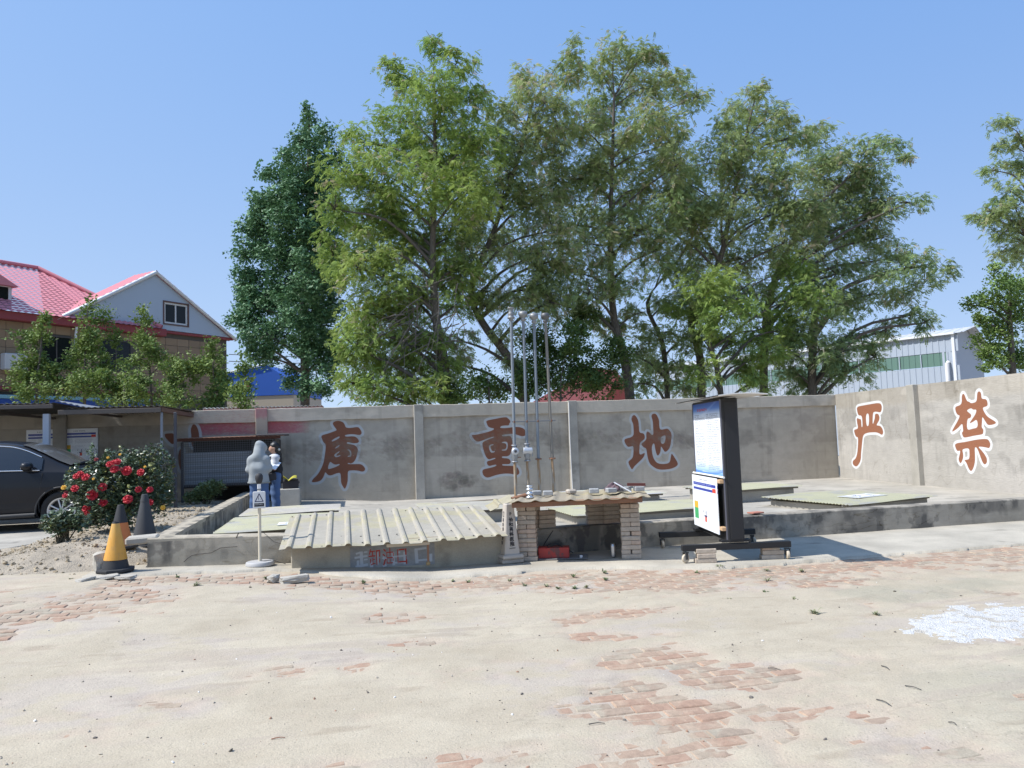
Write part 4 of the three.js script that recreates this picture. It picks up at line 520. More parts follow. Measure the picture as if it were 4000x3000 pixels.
  one('white_plank', 'white plank leaning over the cloth on the hut roof', 'plank', cbox(0.26, 0.012, 0.035, 0.003, true), M([0.62, 0.62, 0.62], 0.6), on(1.37, 0.885, -0.2), [0, R(-17.7) - 0.3, -0.52]);
  one('angle_iron', 'dark red angle iron on the right end of the hut roof', 'angle iron', join([slab(-0.12, 0.12, 0, 0.008, -0.02, 0.02, 0.002), slab(-0.12, 0.12, 0.008, 0.035, -0.02, -0.012, 0.002)]), M([0.13, 0.04, 0.03], 0.7), on(1.55, 0.895, -0.25), [0, -0.2, -0.04]);
  // inside
  const box = thing('red_tool_case', 'scuffed red metal case inside the brick hut', 'tool case', on(0.45, 0.012, -0.2), R(-17.7));
  const redMap = paintMap(256, 128, (u, v) => { const s = sstep(0.55, 0.68, wfbm(u, v, 6, 9, 4)); return [mix(0.36, 0.15, s), mix(0.035, 0.05, s), mix(0.028, 0.045, s)]; }).tex(); redMap.repeat.set(3, 3);
  part(box, 'body', boxUV(cbox(0.4, 0.135, 0.18, 0.008)), M([1, 1, 1], 0.55, { map: redMap })); part(box, 'handle', limb([[-0.08, 0.135, 0], [-0.07, 0.165, 0], [0.07, 0.165, 0], [0.08, 0.135, 0]], [0.007, 0.007], 6), blackRubber);
  one('black_hose', 'thin black hose looping over the red case in the hut', 'hose', limb([on(0.44, 0.33, -0.40), on(0.36, 0.22, -0.36), on(0.30, 0.12, -0.25), on(0.40, 0.155, -0.12), on(0.50, 0.165, -0.2), on(0.62, 0.12, -0.16), on(0.70, 0.06, -0.18)], [0.006, 0.006], 6, 6), blackRubber);
  one('steel_flask', 'small steel flask standing by the right brick post', 'flask', lathe([[0, 0], [0.033, 0], [0.035, 0.004], [0.035, 0.13], [0.03, 0.145], [0.026, 0.15], [0.026, 0.168], [0, 0.17]], 24), M([0.5, 0.5, 0.5], 0.3, { metalness: 0.9 }), on(1.21, 0.01, -0.16));
  one('paper_wad', 'crumpled white paper on the hut floor', 'paper', chunk(0.035, 0.03, 0.03, 9, 0.8), M([0.7, 0.7, 0.7], 0.8), on(0.80, 0.012, -0.12));
}

// ---------------------------------------------------------------- notice board on wheels
{
  const t = thing('wheeled_notice_board', 'tall black notice board on castors with a blue banner and white notice', 'notice board', [4.718, 0.03, -9.206], R(-10.9));
  part(t, 'cabinet', cbox(0.2, 1.74, 1.34, 0.012), darkSteel, [0, 0.225, 0]);
  for (const s of [-1, 1]) part(t, 'corner_trim', cbox(0.016, 1.72, 0.03, 0.003), M([0.16, 0.16, 0.19], 0.4, { metalness: 0.6 }), [-0.105, 0.23, s * 0.64]);
  part(t, 'front_plate', cbox(0.15, 1.66, 0.01, 0.003), M([0.014, 0.014, 0.016], 0.5), [0.008, 0.26, 0.672]);
  part(t, 'blue_banner', new THREE.BoxGeometry(1.24, 0.92, 0.004), bannerPrint, [-0.1035, 1.475, -0.005], [0, -Math.PI / 2, 0]);
  part(t, 'banner_rod', new THREE.CylinderGeometry(0.013, 0.013, 1.4, 12), M([0.8, 0.79, 0.76], 0.5), [-0.125, 1.005, 0.0], [Math.PI / 2 , 0, 0]);
  part(t, 'white_notice', new THREE.BoxGeometry(1.16, 0.68, 0.008), noticePrint, [-0.165, 0.645, -0.04], [0, -Math.PI / 2, 0]);
  const wood = M([0.55, 0.36, 0.2], 0.7); for (const z of [-0.6, 0.58]) for (const y of [0.36, 0.93]) part(t, 'wood_block', cbox(0.058, 0.045, 0.11, 0.004), wood, [-0.133, y, z]);
  // curved white top sheet
  const P = [], n = 12; for (let i = 0; i < n; i++) { const a = -0.29 + (0.58 * i) / n, b = -0.29 + (0.58 * (i + 1)) / n, y = (x) => 1.985 - 0.22 * x * x, q = (...v) => P.push(...v), z0 = -0.86, z1 = 1.2; for (const k of [0, 1]) { const e = k * 0.012, A = [a, y(a) + e, z0], B = [b, y(b) + e, z0], C = [b, y(b) + e, z1], D = [a, y(a) + e, z1]; k ? q(...A, ...D, ...C, ...A, ...C, ...B) : q(...A, ...C, ...D, ...A, ...B, ...C); } for (const s of [z0, z1]) { const A = [a, y(a), s], B = [b, y(b), s], C = [b, y(b) + 0.012, s], D = [a, y(a) + 0.012, s]; q(...A, ...B, ...C, ...A, ...C, ...D); } }
  part(t, 'top_sheet', tris(P), M([0.66, 0.64, 0.6], 0.7));
  for (const s of [-1, 1]) {
    part(t, 'base_beam', cbox(1.32, 0.075, 0.07, 0.006), darkSteel, [0, 0.14, s * 0.63]);
    for (const e of [-1, 1]) {
      const c = new THREE.Group(); c.name = numbered('castor'); c.position.set(e * 0.62, 0.0, s * 0.63); c.rotation.y = 0.5 * e + s; t.add(c);
      part(c, 'fork', join([slab(-0.03, 0.03, 0.118, 0.128, -0.035, 0.035, 0.003), slab(-0.02, 0.02, 0.04, 0.118, -0.03, -0.024, 0.002), slab(-0.02, 0.02, 0.04, 0.118, 0.024, 0.03, 0.002)]), M([0.05, 0.05, 0.05], 0.5));
      part(c, 'wheel', lathe([[0.012, -0.018], [0.046, -0.018], [0.052, -0.01], [0.052, 0.01], [0.046, 0.018], [0.012, 0.018]], 24).rotateX(Math.PI / 2), M([0.55, 0.47, 0.36], 0.6), [0, 0.054, 0]);
    }
    part(t, 'foot_plate', cbox(0.36, 0.03, 0.12, 0.004), darkSteel, [0, 0.226, s * 0.6]);
  }
  // brick stacks under the front beam
  const stack = (label, x, z, rows, turn) => { const s = thing('brick_stack', label, 'brick stack', [x, 0.028, z], turn, 'brick stacks under the notice board'), rnd = rng(x * 100); rows.forEach((r, j) => r.forEach(([bx, w]) => part(s, 'brick', boxUV(cbox(w, 0.054, 0.11, 0.006), 1, rnd()), wallBricks[Math.floor(rnd() * 5)], [bx + 0.008 * (rnd() - 0.5), j * 0.056, 0.01 * (rnd() - 0.5)], [0, 0.06 * (rnd() - 0.5), 0]))); };
  stack('pile of four courses of bricks under the left end of the board base', 4.205, -8.66, [[[-0.1, 0.02], [0.03, 0.235]], [[0.02, 0.22]], [[0.03, 0.24]], [[-0.02, 0.16]]].slice(0, 3), R(-14));
  stack('stepped pile of bricks under the right end of the board base', 5.045, -8.56, [[[0, 0.27]], [[0.01, 0.26]], [[-0.06, 0.12], [0.04, 0.1]]], R(-14));
}

// ---------------------------------------------------------------- four vent pipes
{
  const greyPipe = M([0.20, 0.225, 0.25], 0.6, { metalness: 0.15 }), brownPipe = M([0.22, 0.20, 0.17], 0.6, { metalness: 0.2 }), rustPipe = (() => { const m = paintMap(64, 512, (u, v) => { const a = wfbm(u, v, 4, 3, 4), s = sstep(0.4, 0.62, wfbm(u, v, 3, 8, 4)); return [mix(0.34, 0.30, s) + 0.06 * (a - 0.5), mix(0.31, 0.20, s), mix(0.27, 0.11, s)]; }); return M([1, 1, 1], 0.75, { map: m.tex() }); })();
  const plan = [[3.875, 3.916, 4.55, 'leftmost vent pipe with a tall stacked cap and round valve', 1.40, 1.02], [4.175, 4.207, 4.55, 'second vent pipe from the left with a flanged silver valve', 1.42, 1.03], [4.445, 4.467, 4.50, 'third vent pipe from the left with a plain flange', 1.06, 1.06], [4.80, 4.744, 4.51, 'rightmost brownish vent pipe with a plain flange', 1.06, 1.06]];
  plan.forEach(([xb, xt, H, label, v1, v0], i) => {
    const t = thing('vent_pipe', label, 'vent pipe', [xb, 0.03, -17.5], 0, 'four vent pipes by the long wall'), at = (y) => mix(0, xt - xb, y / 4.5), m = i === 3 ? brownPipe : greyPipe;
    const seg = (n, y0, y1, r, mm) => part(t, n, limb([[at(y0), y0, 0], [at((y0 + y1) / 2), (y0 + y1) / 2, 0], [at(y1), y1, 0]], [r, r], 14, 1), mm);
    seg('lower_pipe', 0, v0, 0.037, rustPipe); seg('upper_pipe', v1, H - 0.2, 0.034, m);
    const fl = lathe([[0.03, 0], [0.075, 0], [0.078, 0.006], [0.075, 0.022], [0.03, 0.022]], 24), flange = (y) => { const f = part(t, 'flange', fl, i > 1 ? rustySteel : galv, [at(y), y - 0.011, 0]); for (let k = 0; k < 4; k++) part(f, 'flange_bolt', cyl(0.009, 0.009, 0.05, 6), rustySteel, [0.06 * Math.cos(k * 1.57 + 0.6), -0.014, 0.06 * Math.sin(k * 1.57 + 0.6)]); };
    flange(v0); if (v1 > v0 + 0.02) flange(v1);
    if (i < 2) {
      const mid = (v0 + v1) / 2;
      const v = part(t, 'valve_body', lathe([[0.03, -0.19], [0.06, -0.185], [0.05, -0.13], [0.075, -0.1], [0.075, 0.09], [0.05, 0.12], [0.055, 0.18], [0.03, 0.19]], 24), M([0.30, 0.31, 0.32], 0.45, { metalness: 0.6 }), [at(mid), mid, 0]);
      if (i === 0) { part(v, 'valve_dial', lathe([[0, 0], [0.07, 0], [0.085, 0.02], [0.085, 0.06], [0.05, 0.075], [0.03, 0.07], [0, 0.066]], 24).rotateX(Math.PI / 2), M([0.55, 0.56, 0.58], 0.45, { metalness: 0.4 }), [-0.005, 0.05, 0.05]); part(v, 'dial_hub', cyl(0.03, 0.03, 0.02, 16).rotateX(Math.PI / 2), M([0.08, 0.07, 0.07], 0.6), [-0.005, 0.05, 0.118]); part(v, 'lever', limb([[0.05, -0.1, 0], [0.11, -0.09, 0.02], [0.14, -0.1, 0.02]], [0.012, 0.012], 6), rustySteel); }
      else { part(v, 'actuator', lathe([[0, -0.11], [0.075, -0.11], [0.08, -0.1], [0.08, 0.09], [0.07, 0.1], [0, 0.1]], 24).rotateZ(Math.PI / 2), M([0.55, 0.56, 0.58], 0.4, { metalness: 0.5 }), [0, 0.04, 0.03]); part(v, 'lever', limb([[0.1, 0.1, 0.02], [0.12, 0.02, 0.02], [0.12, -0.1, 0.02]], [0.01, 0.01], 6), galv); }
    } else seg('collar', v0 + 0.02, v0 + 0.3, 0.037, m);
    const cap = i === 0 ? [[0.034, -0.02], [0.05, 0], [0.05, 0.03], [0.085, 0.045], [0.088, 0.075], [0.06, 0.1], [0.075, 0.14], [0.075, 0.17], [0.055, 0.19], [0.055, 0.27], [0.08, 0.285], [0.08, 0.305], [0, 0.315]] : [[0.034, -0.02], [0.06, 0], [0.062, 0.03], [0.045, 0.05], [0.065, 0.075], [0.1, 0.11], [0.105, 0.15], [0.1, 0.19], [0.07, 0.215], [0, 0.222]];
    part(t, 'vent_cap', lathe(cap, 24), M(i === 3 ? [0.13, 0.13, 0.13] : [0.26, 0.26, 0.255], 0.5, { metalness: 0.4 }), [at(H - 0.2), H - 0.22, 0]);
  });
  const bar = thing('tie_bar', 'flat grey bar clamped across the four vent pipes', 'tie bar', [4.36, 1.975, -17.455]); part(bar, 'bar', cbox(1.06, 0.032, 0.014, 0.003, true), M([0.2, 0.2, 0.2], 0.6)); for (const x of [-0.47, -0.165, 0.1, 0.43]) part(bar, 'clamp', cbox(0.03, 0.05, 0.03, 0.004, true), rustySteel, [x, 0, 0.008]);
}

// ---------------------------------------------------------------- tank pit covers in the court
function cover(label, cx, cz, w, d, y, turn, mat, collar = true, tilt = 0) {
  const g0 = gy(cx, cz), t = thing('pit_cover', label, 'pit cover', [cx, g0 + 0.03, cz], turn, 'corrugated covers over the tank pits');
  const s = ribbed(waveProfile(d, 0.076, 0.016, 5), w, 0.004, 6, (x, yy, z) => [x, yy + 0.01 * Math.sin(z * 2.1 + x), z + 0.01 * Math.sin(x * 40)]); s.translate(-d / 2, 0, 0); s.rotateY(Math.PI / 2);
  part(t, 'corrugated_sheet', s, mat, [0, y, 0], [tilt, 0, 0]);
  for (const k of [-1, 1]) part(t, 'batten', boxUV(cbox(w - 0.06, 0.035, 0.04, 0.004)), M([0.24, 0.22, 0.19], 0.9), [0, y - 0.045 - k * d * 0.42 * Math.sin(tilt), k * d * 0.42]);
  if (collar) { const h = y - 0.05; part(t, 'pit_collar', boxUV(join([slab(-w / 2 + 0.12, w / 2 - 0.12, -0.03, h, d / 2 - 0.3, d / 2 - 0.14, 0.01), slab(-w / 2 + 0.12, w / 2 - 0.12, -0.03, h, -d / 2 + 0.14, -d / 2 + 0.3, 0.01), slab(-w / 2 + 0.12, -w / 2 + 0.27, -0.03, h - 0.002, -d / 2 + 0.3, d / 2 - 0.3, 0.01), slab(w / 2 - 0.27, w / 2 - 0.12, -0.03, h - 0.002, -d / 2 + 0.3, d / 2 - 0.3, 0.01)])), concrete).userData.kind = 'stuff'; }
  return t;
}
const fuelLabel = (names) => canvasMat(512, 200, (g, w, h) => { g.fillStyle = '#e9eaec'; g.fillRect(0, 0, w, h); names.forEach((n, i) => glyph(g, n, 60 + i * 240, 24, 150, 17, '#3d4466')); }, 0.6);
{
  const c1 = cover('yellow corrugated pit cover with a white label behind the cracked wall', -0.75, -12.9, 2.2, 2.25, 0.25, 0, fibreSheet);
  const l1 = part(c1, 'white_label', new THREE.BoxGeometry(0.6, 0.012, 0.34), M([0.72, 0.72, 0.7], 0.6), [0.06, 0.278, 0.62], [0.01, 0, 0]);
  part(l1, 'label_print', plateUV(0.54, 0.26), fuelLabel(['you', 'you'].slice(0, 1)), [0, 0.008, 0], [-Math.PI / 2, 0, 0]);
  cover('pale grey corrugated pit cover next to the two people', -0.95, -15.1, 1.75, 1.45, 0.25, 0, M([1.12, 1.1, 1.06], 0.75, { map: sheetDust }));
  cover('dusty grey corrugated pit cover right behind the ribbed lid', 2.3, -15.4, 1.7, 2.2, 0.24, 0, M([1.05, 1.04, 0.98], 0.75, { map: sheetDust }));
  cover('yellow corrugated pit cover seen between the hut and notice board', 5.45, -14.0, 3.1, 1.9, 0.17, 0, fibreSheet);
  cover('pale yellow corrugated pit cover furthest back behind the hut roof', 6.2, -17.7, 2.1, 2.1, 0.17, 0, fibrePale);
  cover('yellow corrugated pit cover with a raised side right of the notice board', 8.75, -16.0, 2.1, 1.6, 0.29, 0, fibreSheet);
  const c7 = cover('large yellow corrugated pit cover with the diesel label', 9.75, -13.62, 2.4, 2.2, 0.17, R(13), fibreSheet, true, 0.01);
  const l7 = part(c7, 'grey_label_backing', cbox(0.86, 0.008, 0.5, 0.002), M([0.5, 0.51, 0.5], 0.7), [0.13, 0.192, 0.27], [0.01, 0.05, 0]);
  part(l7, 'label_print', plateUV(0.66, 0.36), fuelLabel(['chai', 'you']), [0.02, 0.012, 0], [-Math.PI / 2, 0, 0]);
  one('bamboo_stick', 'long thin stick lying on the grey pit cover', 'stick', limb([[1.9, 0.285, -16.2], [2.5, 0.29, -16.25], [3.2, 0.3, -16.3]], [0.016, 0.012], 6), M([0.3, 0.24, 0.17], 0.9));
  const goggles = thing('blue_black_clamps', 'pair of blue and black clamps on the court floor', 'clamps', [3.45, 0.05, -18.0]); part(goggles, 'jaw', cbox(0.16, 0.06, 0.1, 0.02), M([0.08, 0.16, 0.45], 0.5), [-0.17, 0, 0]); part(goggles, 'jaw', cbox(0.14, 0.06, 0.1, 0.02), M([0.3, 0.42, 0.7], 0.5), [0.2, 0, 0]); part(goggles, 'handle', limb([[-0.2, 0.06, 0], [0, 0.09, 0.02], [0.22, 0.07, 0]], [0.018, 0.018], 6), blackRubber);
  one('red_offcut', 'flat red tile offcut on the low wall right of the board', 'tile offcut', cbox(0.2, 0.02, 0.14, 0.004), M([0.4, 0.16, 0.11], 0.8), [5.82, 0.386, -10.24], [0, 0.2, 0]);
}

// ---------------------------------------------------------------- wire cage, plinth, lean-to shed with posters
{
  const cage = thing('wire_cage', 'dark raised wire mesh cage with a rusty roof by the long wall', 'cage', [-2.62, gy(-2.6, -19.5) + 0.03, -19.05]);
  const frameM = M([0.055, 0.05, 0.05], 0.8), X = 1.02, y0 = 0.52, y1 = 1.58, D = 1.55;
  part(cage, 'roof_sheet', ribbed(waveProfile(2.42, 0.11, 0.012, 4), 1.9, 0.006), rustySteel, [-1.16, 1.655, -0.75], [0.02, 0, 0]);
  part(cage, 'roof_edge', boxUV(cbox(2.3, 0.075, 0.05, 0.006)), M([0.10, 0.045, 0.035], 0.85), [0.02, 1.575, 0.06]);
  part(cage, 'roof_pole', cyl(0.03, 0.03, 0.75, 8).rotateZ(-Math.PI / 2), frameM, [0.62, 1.66, 0.12]);
  for (const x of [-X, 0.55, X]) part(cage, 'post', cbox(0.06, 1.56, 0.06, 0.006), frameM, [x, 0, 0]);
  for (const x of [-X, X]) part(cage, 'post', cbox(0.06, 1.56, 0.06, 0.006), frameM, [x, 0, -D]);
  for (const y of [y0, y1 - 0.03]) part(cage, 'rail', cbox(2 * X, 0.05, 0.05, 0.005), frameM, [0, y, 0.004]);
  part(cage, 'floor_board', boxUV(slab(-X, X, y0 - 0.03, y0, -D, -0.04, 0.004)), frameM);
  part(cage, 'grey_sheet', ribbed(waveProfile(0.78, 0.13, 0.014, 6), 1.98, 0.004).rotateZ(Math.PI / 2).rotateY(Math.PI / 2), M([0.30, 0.31, 0.32], 0.6), [0, 0.53, -0.09]);
  part(cage, 'end_panel', slab(X - 0.01, X + 0.005, y0, y1, -D, -0.04, 0.003), M([0.09, 0.08, 0.075], 0.9)); part(cage, 'back_panel', slab(-X, X, 0, y1, -D - 0.01, -D, 0.003), M([0.07, 0.065, 0.06], 0.9));
  const w = []; for (let x = -X + 0.03; x < X; x += 0.052) w.push(slab(x - 0.004, x + 0.004, y0, y1, 0.030, 0.034, 0.0005)); for (let y = y0 + 0.05; y < y1; y += 0.052) w.push(slab(-X, X, y - 0.004, y + 0.004, 0.035, 0.039, 0.0005)); part(cage, 'wire_mesh', join(w), M([0.12, 0.12, 0.12], 0.6)).userData.kind = 'stuff';
  part(cage, 'straw_bundle', chunk(0.5, 0.1, 0.3, 3, 0.6), M([0.2, 0.15, 0.09], 0.95), [-0.3, 0.41, -0.25]);
  const pl = one('brick_plinth', 'short grey plinth beside the cage behind the two people', 'plinth', boxUV(slab(-0.22, 0.28, 0, 0.44, -0.7, 0, 0.012)), concrete, [-1.29, gy(-1.3, -18.6) + 0.03, -18.55]);
  const cr = thing('black_crate', 'black crate with dark scraps on the plinth', 'crate', [-1.22, gy(-1.3, -18.6) + 0.471, -18.8]); part(cr, 'tub', join([slab(-0.17, 0.17, 0, 0.02, -0.13, 0.13, 0.004), slab(-0.17, 0.17, 0.02, 0.17, 0.11, 0.13, 0.004), slab(-0.17, 0.17, 0.02, 0.17, -0.13, -0.11, 0.004), slab(-0.17, -0.15, 0.02, 0.17, -0.11, 0.11, 0.004), slab(0.15, 0.17, 0.02, 0.17, -0.11, 0.11, 0.004)]), M([0.035, 0.03, 0.03], 0.8)); part(cr, 'scraps', chunk(0.3, 0.12, 0.22, 6, 0.8), M([0.06, 0.05, 0.045], 0.95), [0.02, 0.09, 0]);
  const gl = new THREE.PlaneGeometry(0.36, 0.2, 24, 12), gp = gl.attributes.position; for (let i = 0; i < gp.count; i++) { const x = gp.getX(i), y = gp.getY(i); gp.setXYZ(i, x, 0.10 * Math.abs(Math.sin(x * 11)) + 0.03 * Math.sin(y * 30 + x * 9), y); } gl.computeVertexNormals(); one('yellow_cloth', 'yellow cloth draped over the black crate', 'cloth', gl, M([0.42, 0.38, 0.05], 0.9, { side: THREE.DoubleSide }), [-1.26, gy(-1.3, -18.6) + 0.645, -18.72]);

  const shed = thing('lean_to_shed', 'low dark lean-to carport roof on thin posts at the left wall', 'lean-to', [0, 0, 0]);
  const under = M([0.12, 0.10, 0.085], 0.9), tin = M([0.30, 0.27, 0.24], 0.75, { map: concreteMap });
  const roof = (x0, x1, yf, yb, name) => part(shed, name, ribbed(waveProfile(x1 - x0, 0.12, 0.02, 4), 3.7, 0.008), tin, [x0, (yf + yb) / 2, -19.22], [Math.atan2(yb - yf, 3.7), 0, 0]);
  roof(-14, -5.78, 2.64, 2.60, 'roof_sheet'); roof(-5.55, -3.72, 2.53, 2.56, 'roof_sheet');
  const dr = part(shed, 'drooping_sheet', ribbed(waveProfile(0.58, 0.12, 0.02, 4), 3.7, 0.008), M([0.42, 0.41, 0.4], 0.6), [-5.74, 2.69, -19.20], [0, 0, -0.26]);
  part(shed, 'front_beam', boxUV(slab(-14, -5.8, 2.54, 2.62, -17.42, -17.36, 0.006)), under); part(shed, 'front_beam', boxUV(slab(-5.7, -3.74, 2.40, 2.50, -17.42, -17.36, 0.006)), under);
  part(shed, 'end_rafter', boxUV(slab(-3.82, -3.74, 2.42, 2.52, -21.05, -17.5, 0.006)), M([0.16, 0.09, 0.06], 0.85));
  for (const [x, s, c] of [[-5.95, 0.12, [0.42, 0.45, 0.50]], [-3.75, 0.05, [0.22, 0.24, 0.27]], [-3.48, 0.06, [0.06, 0.06, 0.07]]]) part(shed, 'post', cbox(s, x < -6 ? 2.4 : 2.2, s, 0.01), M(c, 0.55), [x, gy(x, -17.5) + 0.0, -17.5]);
  for (let x = -13; x < -4; x += 1.5) part(shed, 'purlin', boxUV(slab(x, x + 0.07, 2.46, 2.51, -21.05, -17.45, 0.004)), under);
  [['white safety notice on the wall under the carport nearest the car', -7.62, 1.62], ['white safety notice on the wall beside the brown pillar', -6.80, 1.62], ['lower white notice behind the windscreen on the left wall', -7.62, 0.80], ['lower white notice on the wall above the roses', -6.80, 0.80]].forEach(([label, x, y], i) => { const n = thing('wall_notice', label, 'notice', [x + 0.40, y, -21.075], 0, 'printed notices under the carport'); part(n, 'panel', cbox(0.80, 0.8, 0.02, 0.003).translate(0, -0.2, 0), M([0.7, 0.7, 0.7], 0.6)); part(n, 'notice_print', plateUV(0.78, 0.78), noticePrint, [0, 0.2, 0.0125]); });
}
// ---------------------------------------------------------------- white powder, twigs, weeds
{
  const out = [[4.364, -5.567], [4.491, -5.546], [4.761, -5.633], [5.096, -5.84], [5.226, -5.81], [5.25, -5.642], [5.496, -5.789], [5.7, -5.6], [5.6, -5.35], [5.218, -5.046], [4.882, -4.773], [4.669, -4.74], [4.541, -4.787], [4.361, -4.78], [4.272, -4.848], [4.257, -5.002], [4.232, -5.128], [4.145, -5.184], [4.162, -5.317]];
  const inside = (x, z) => { let c = false, d = 9; for (let i = 0, j = out.length - 1; i < out.length; j = i++) { const [a, b] = out[i], [e, f] = out[j]; if (b > z !== f > z && x < ((e - a) * (z - b)) / (f - b) + a) c = !c; const t = clamp(((x - a) * (e - a) + (z - b) * (f - b)) / ((e - a) ** 2 + (f - b) ** 2)); d = Math.min(d, Math.hypot(x - a - t * (e - a), z - b - t * (f - b))); } return c ? d : -d; };
  const powderMap = paintMap(512, 512, (u, v) => { const s = sstep(0.56, 0.68, wfbm(u, v, 14, 5, 4)), g = wrapNoise(u, v, 256, 7) > 0.86 ? 0.75 : 1; return [mix(0.54, 0.44, s) * g, mix(0.53, 0.40, s) * g, mix(0.50, 0.34, s) * g]; }).tex(); powderMap.repeat.set(0.7, 0.7);
  const hgt = (x, z) => sand(x, z) + 0.045 * (inside(x, z) + 0.34 * (fbm(x * 6, z * 9, 5) - 0.5)) - 0.002 + 0.009 * (fbm(x * 26, z * 30, 3) - 0.5);
  const g = sheet(range(3.9, 5.95, 160), range(-6.1, -4.5, 130), (x, z) => Math.min(hgt(x, z), sand(x, z) + 0.010 + 0.01 * fbm(x * 8, z * 8, 3)), (x, z) => hgt(x, z) < sand(x, z) - 0.004);
  one('lime_powder', 'patch of spilled white powder on the sandy ground', 'powder', g, M([1, 1, 1], 0.97, { map: powderMap, bumpMap: sandBump, bumpScale: 0.014 }));
  [[2.746, -4.786, 2.80, -4.72], [3.44, -4.56, 3.431, -4.471], [3.30, -4.17, 3.335, -4.075], [2.985, -4.02, 2.997, -3.91], [3.097, -3.60, 3.11, -3.56], [-0.412, -4.475, -0.34, -4.48], [1.291, -4.178, 1.38, -4.164]].forEach(([x0, z0, x1, z1], i) => { const y = (x, z) => gy(x, z) + Math.max(0, sand(x, z)) + 0.005; one('twig', ['dark twig on the sand left of the row of twigs', 'dark twig nearest the white powder', 'longest dark twig lying on bare sand', 'dark twig pointing at the brick patch', 'stubby dark twig at the lower right', 'reddish twig in the left foreground', 'thin dark twig on the exposed bricks'][i], 'twig', limb([[x0, y(x0, z0), z0], [(x0 + x1) / 2 + 0.006, y(x0, z0) + 0.004, (z0 + z1) / 2], [x1, y(x1, z1), z1]], [0.003, 0.002], 5, 3), M(i === 5 ? [0.25, 0.1, 0.06] : [0.06, 0.055, 0.05], 0.9), [0, 0, 0], undefined, 'twigs on the sand'); });
  const rnd = rng(41), leaf = M([0.12, 0.155, 0.065], 0.85, { side: THREE.DoubleSide }), dry = M([0.23, 0.235, 0.13], 0.85, { side: THREE.DoubleSide });
  [[0.187, -8.738], [-0.873, -9.141], [-1.864, -9.44], [-1.559, -8.828], [2.519, -8.504], [1.342, -8.678], [1.18, -8.8], [1.79, -8.568], [1.882, -8.21], [2.178, -7.936], [2.917, -8.594], [2.8, -8.214], [2.34, -7.868], [2.093, -8.09], [2.464, -7.86], [3.886, -8.2], [4.643, -8.0], [4.955, -7.8], [4.014, -6.961], [4.344, -7.469], [4.25, -8.35], [-3.016, -9.6], [3.531, -6.776], [4.077, -6.555], [4.348, -5.793], [3.914, -6.012]].forEach(([x, z]) => {
    const n = 14 + Math.floor(rnd() * 16), s = 0.03 + 0.035 * rnd(), P = [];
    for (let i = 0; i < n; i++) { const a = rnd() * 6.28, l = s * (0.5 + rnd()), w = 0.006 + 0.006 * rnd(), r = l * (0.5 + 0.5 * rnd()), h = l * (0.25 + 0.6 * rnd()), c = Math.cos(a), e = Math.sin(a), b0 = 0.015 * (rnd() - 0.5), b1 = 0.015 * (rnd() - 0.5), mx = b0 + c * r * 0.55, mz = b1 + e * r * 0.55, tx = b0 + c * r, tz = b1 + e * r; P.push(b0, 0, b1, mx - e * w, h * 0.8, mz + c * w, mx + e * w, h * 0.8, mz - c * w, mx - e * w, h * 0.8, mz + c * w, tx, h * 0.7, tz, mx + e * w, h * 0.8, mz - c * w); }
    one('weed_tuft', 'small green weed tuft between the paving bricks', 'weed', tris(P), rnd() < 0.6 ? leaf : dry, [x, gy(x, z) - 0.002, z], undefined, 'weed tufts among the bricks');
  });
}
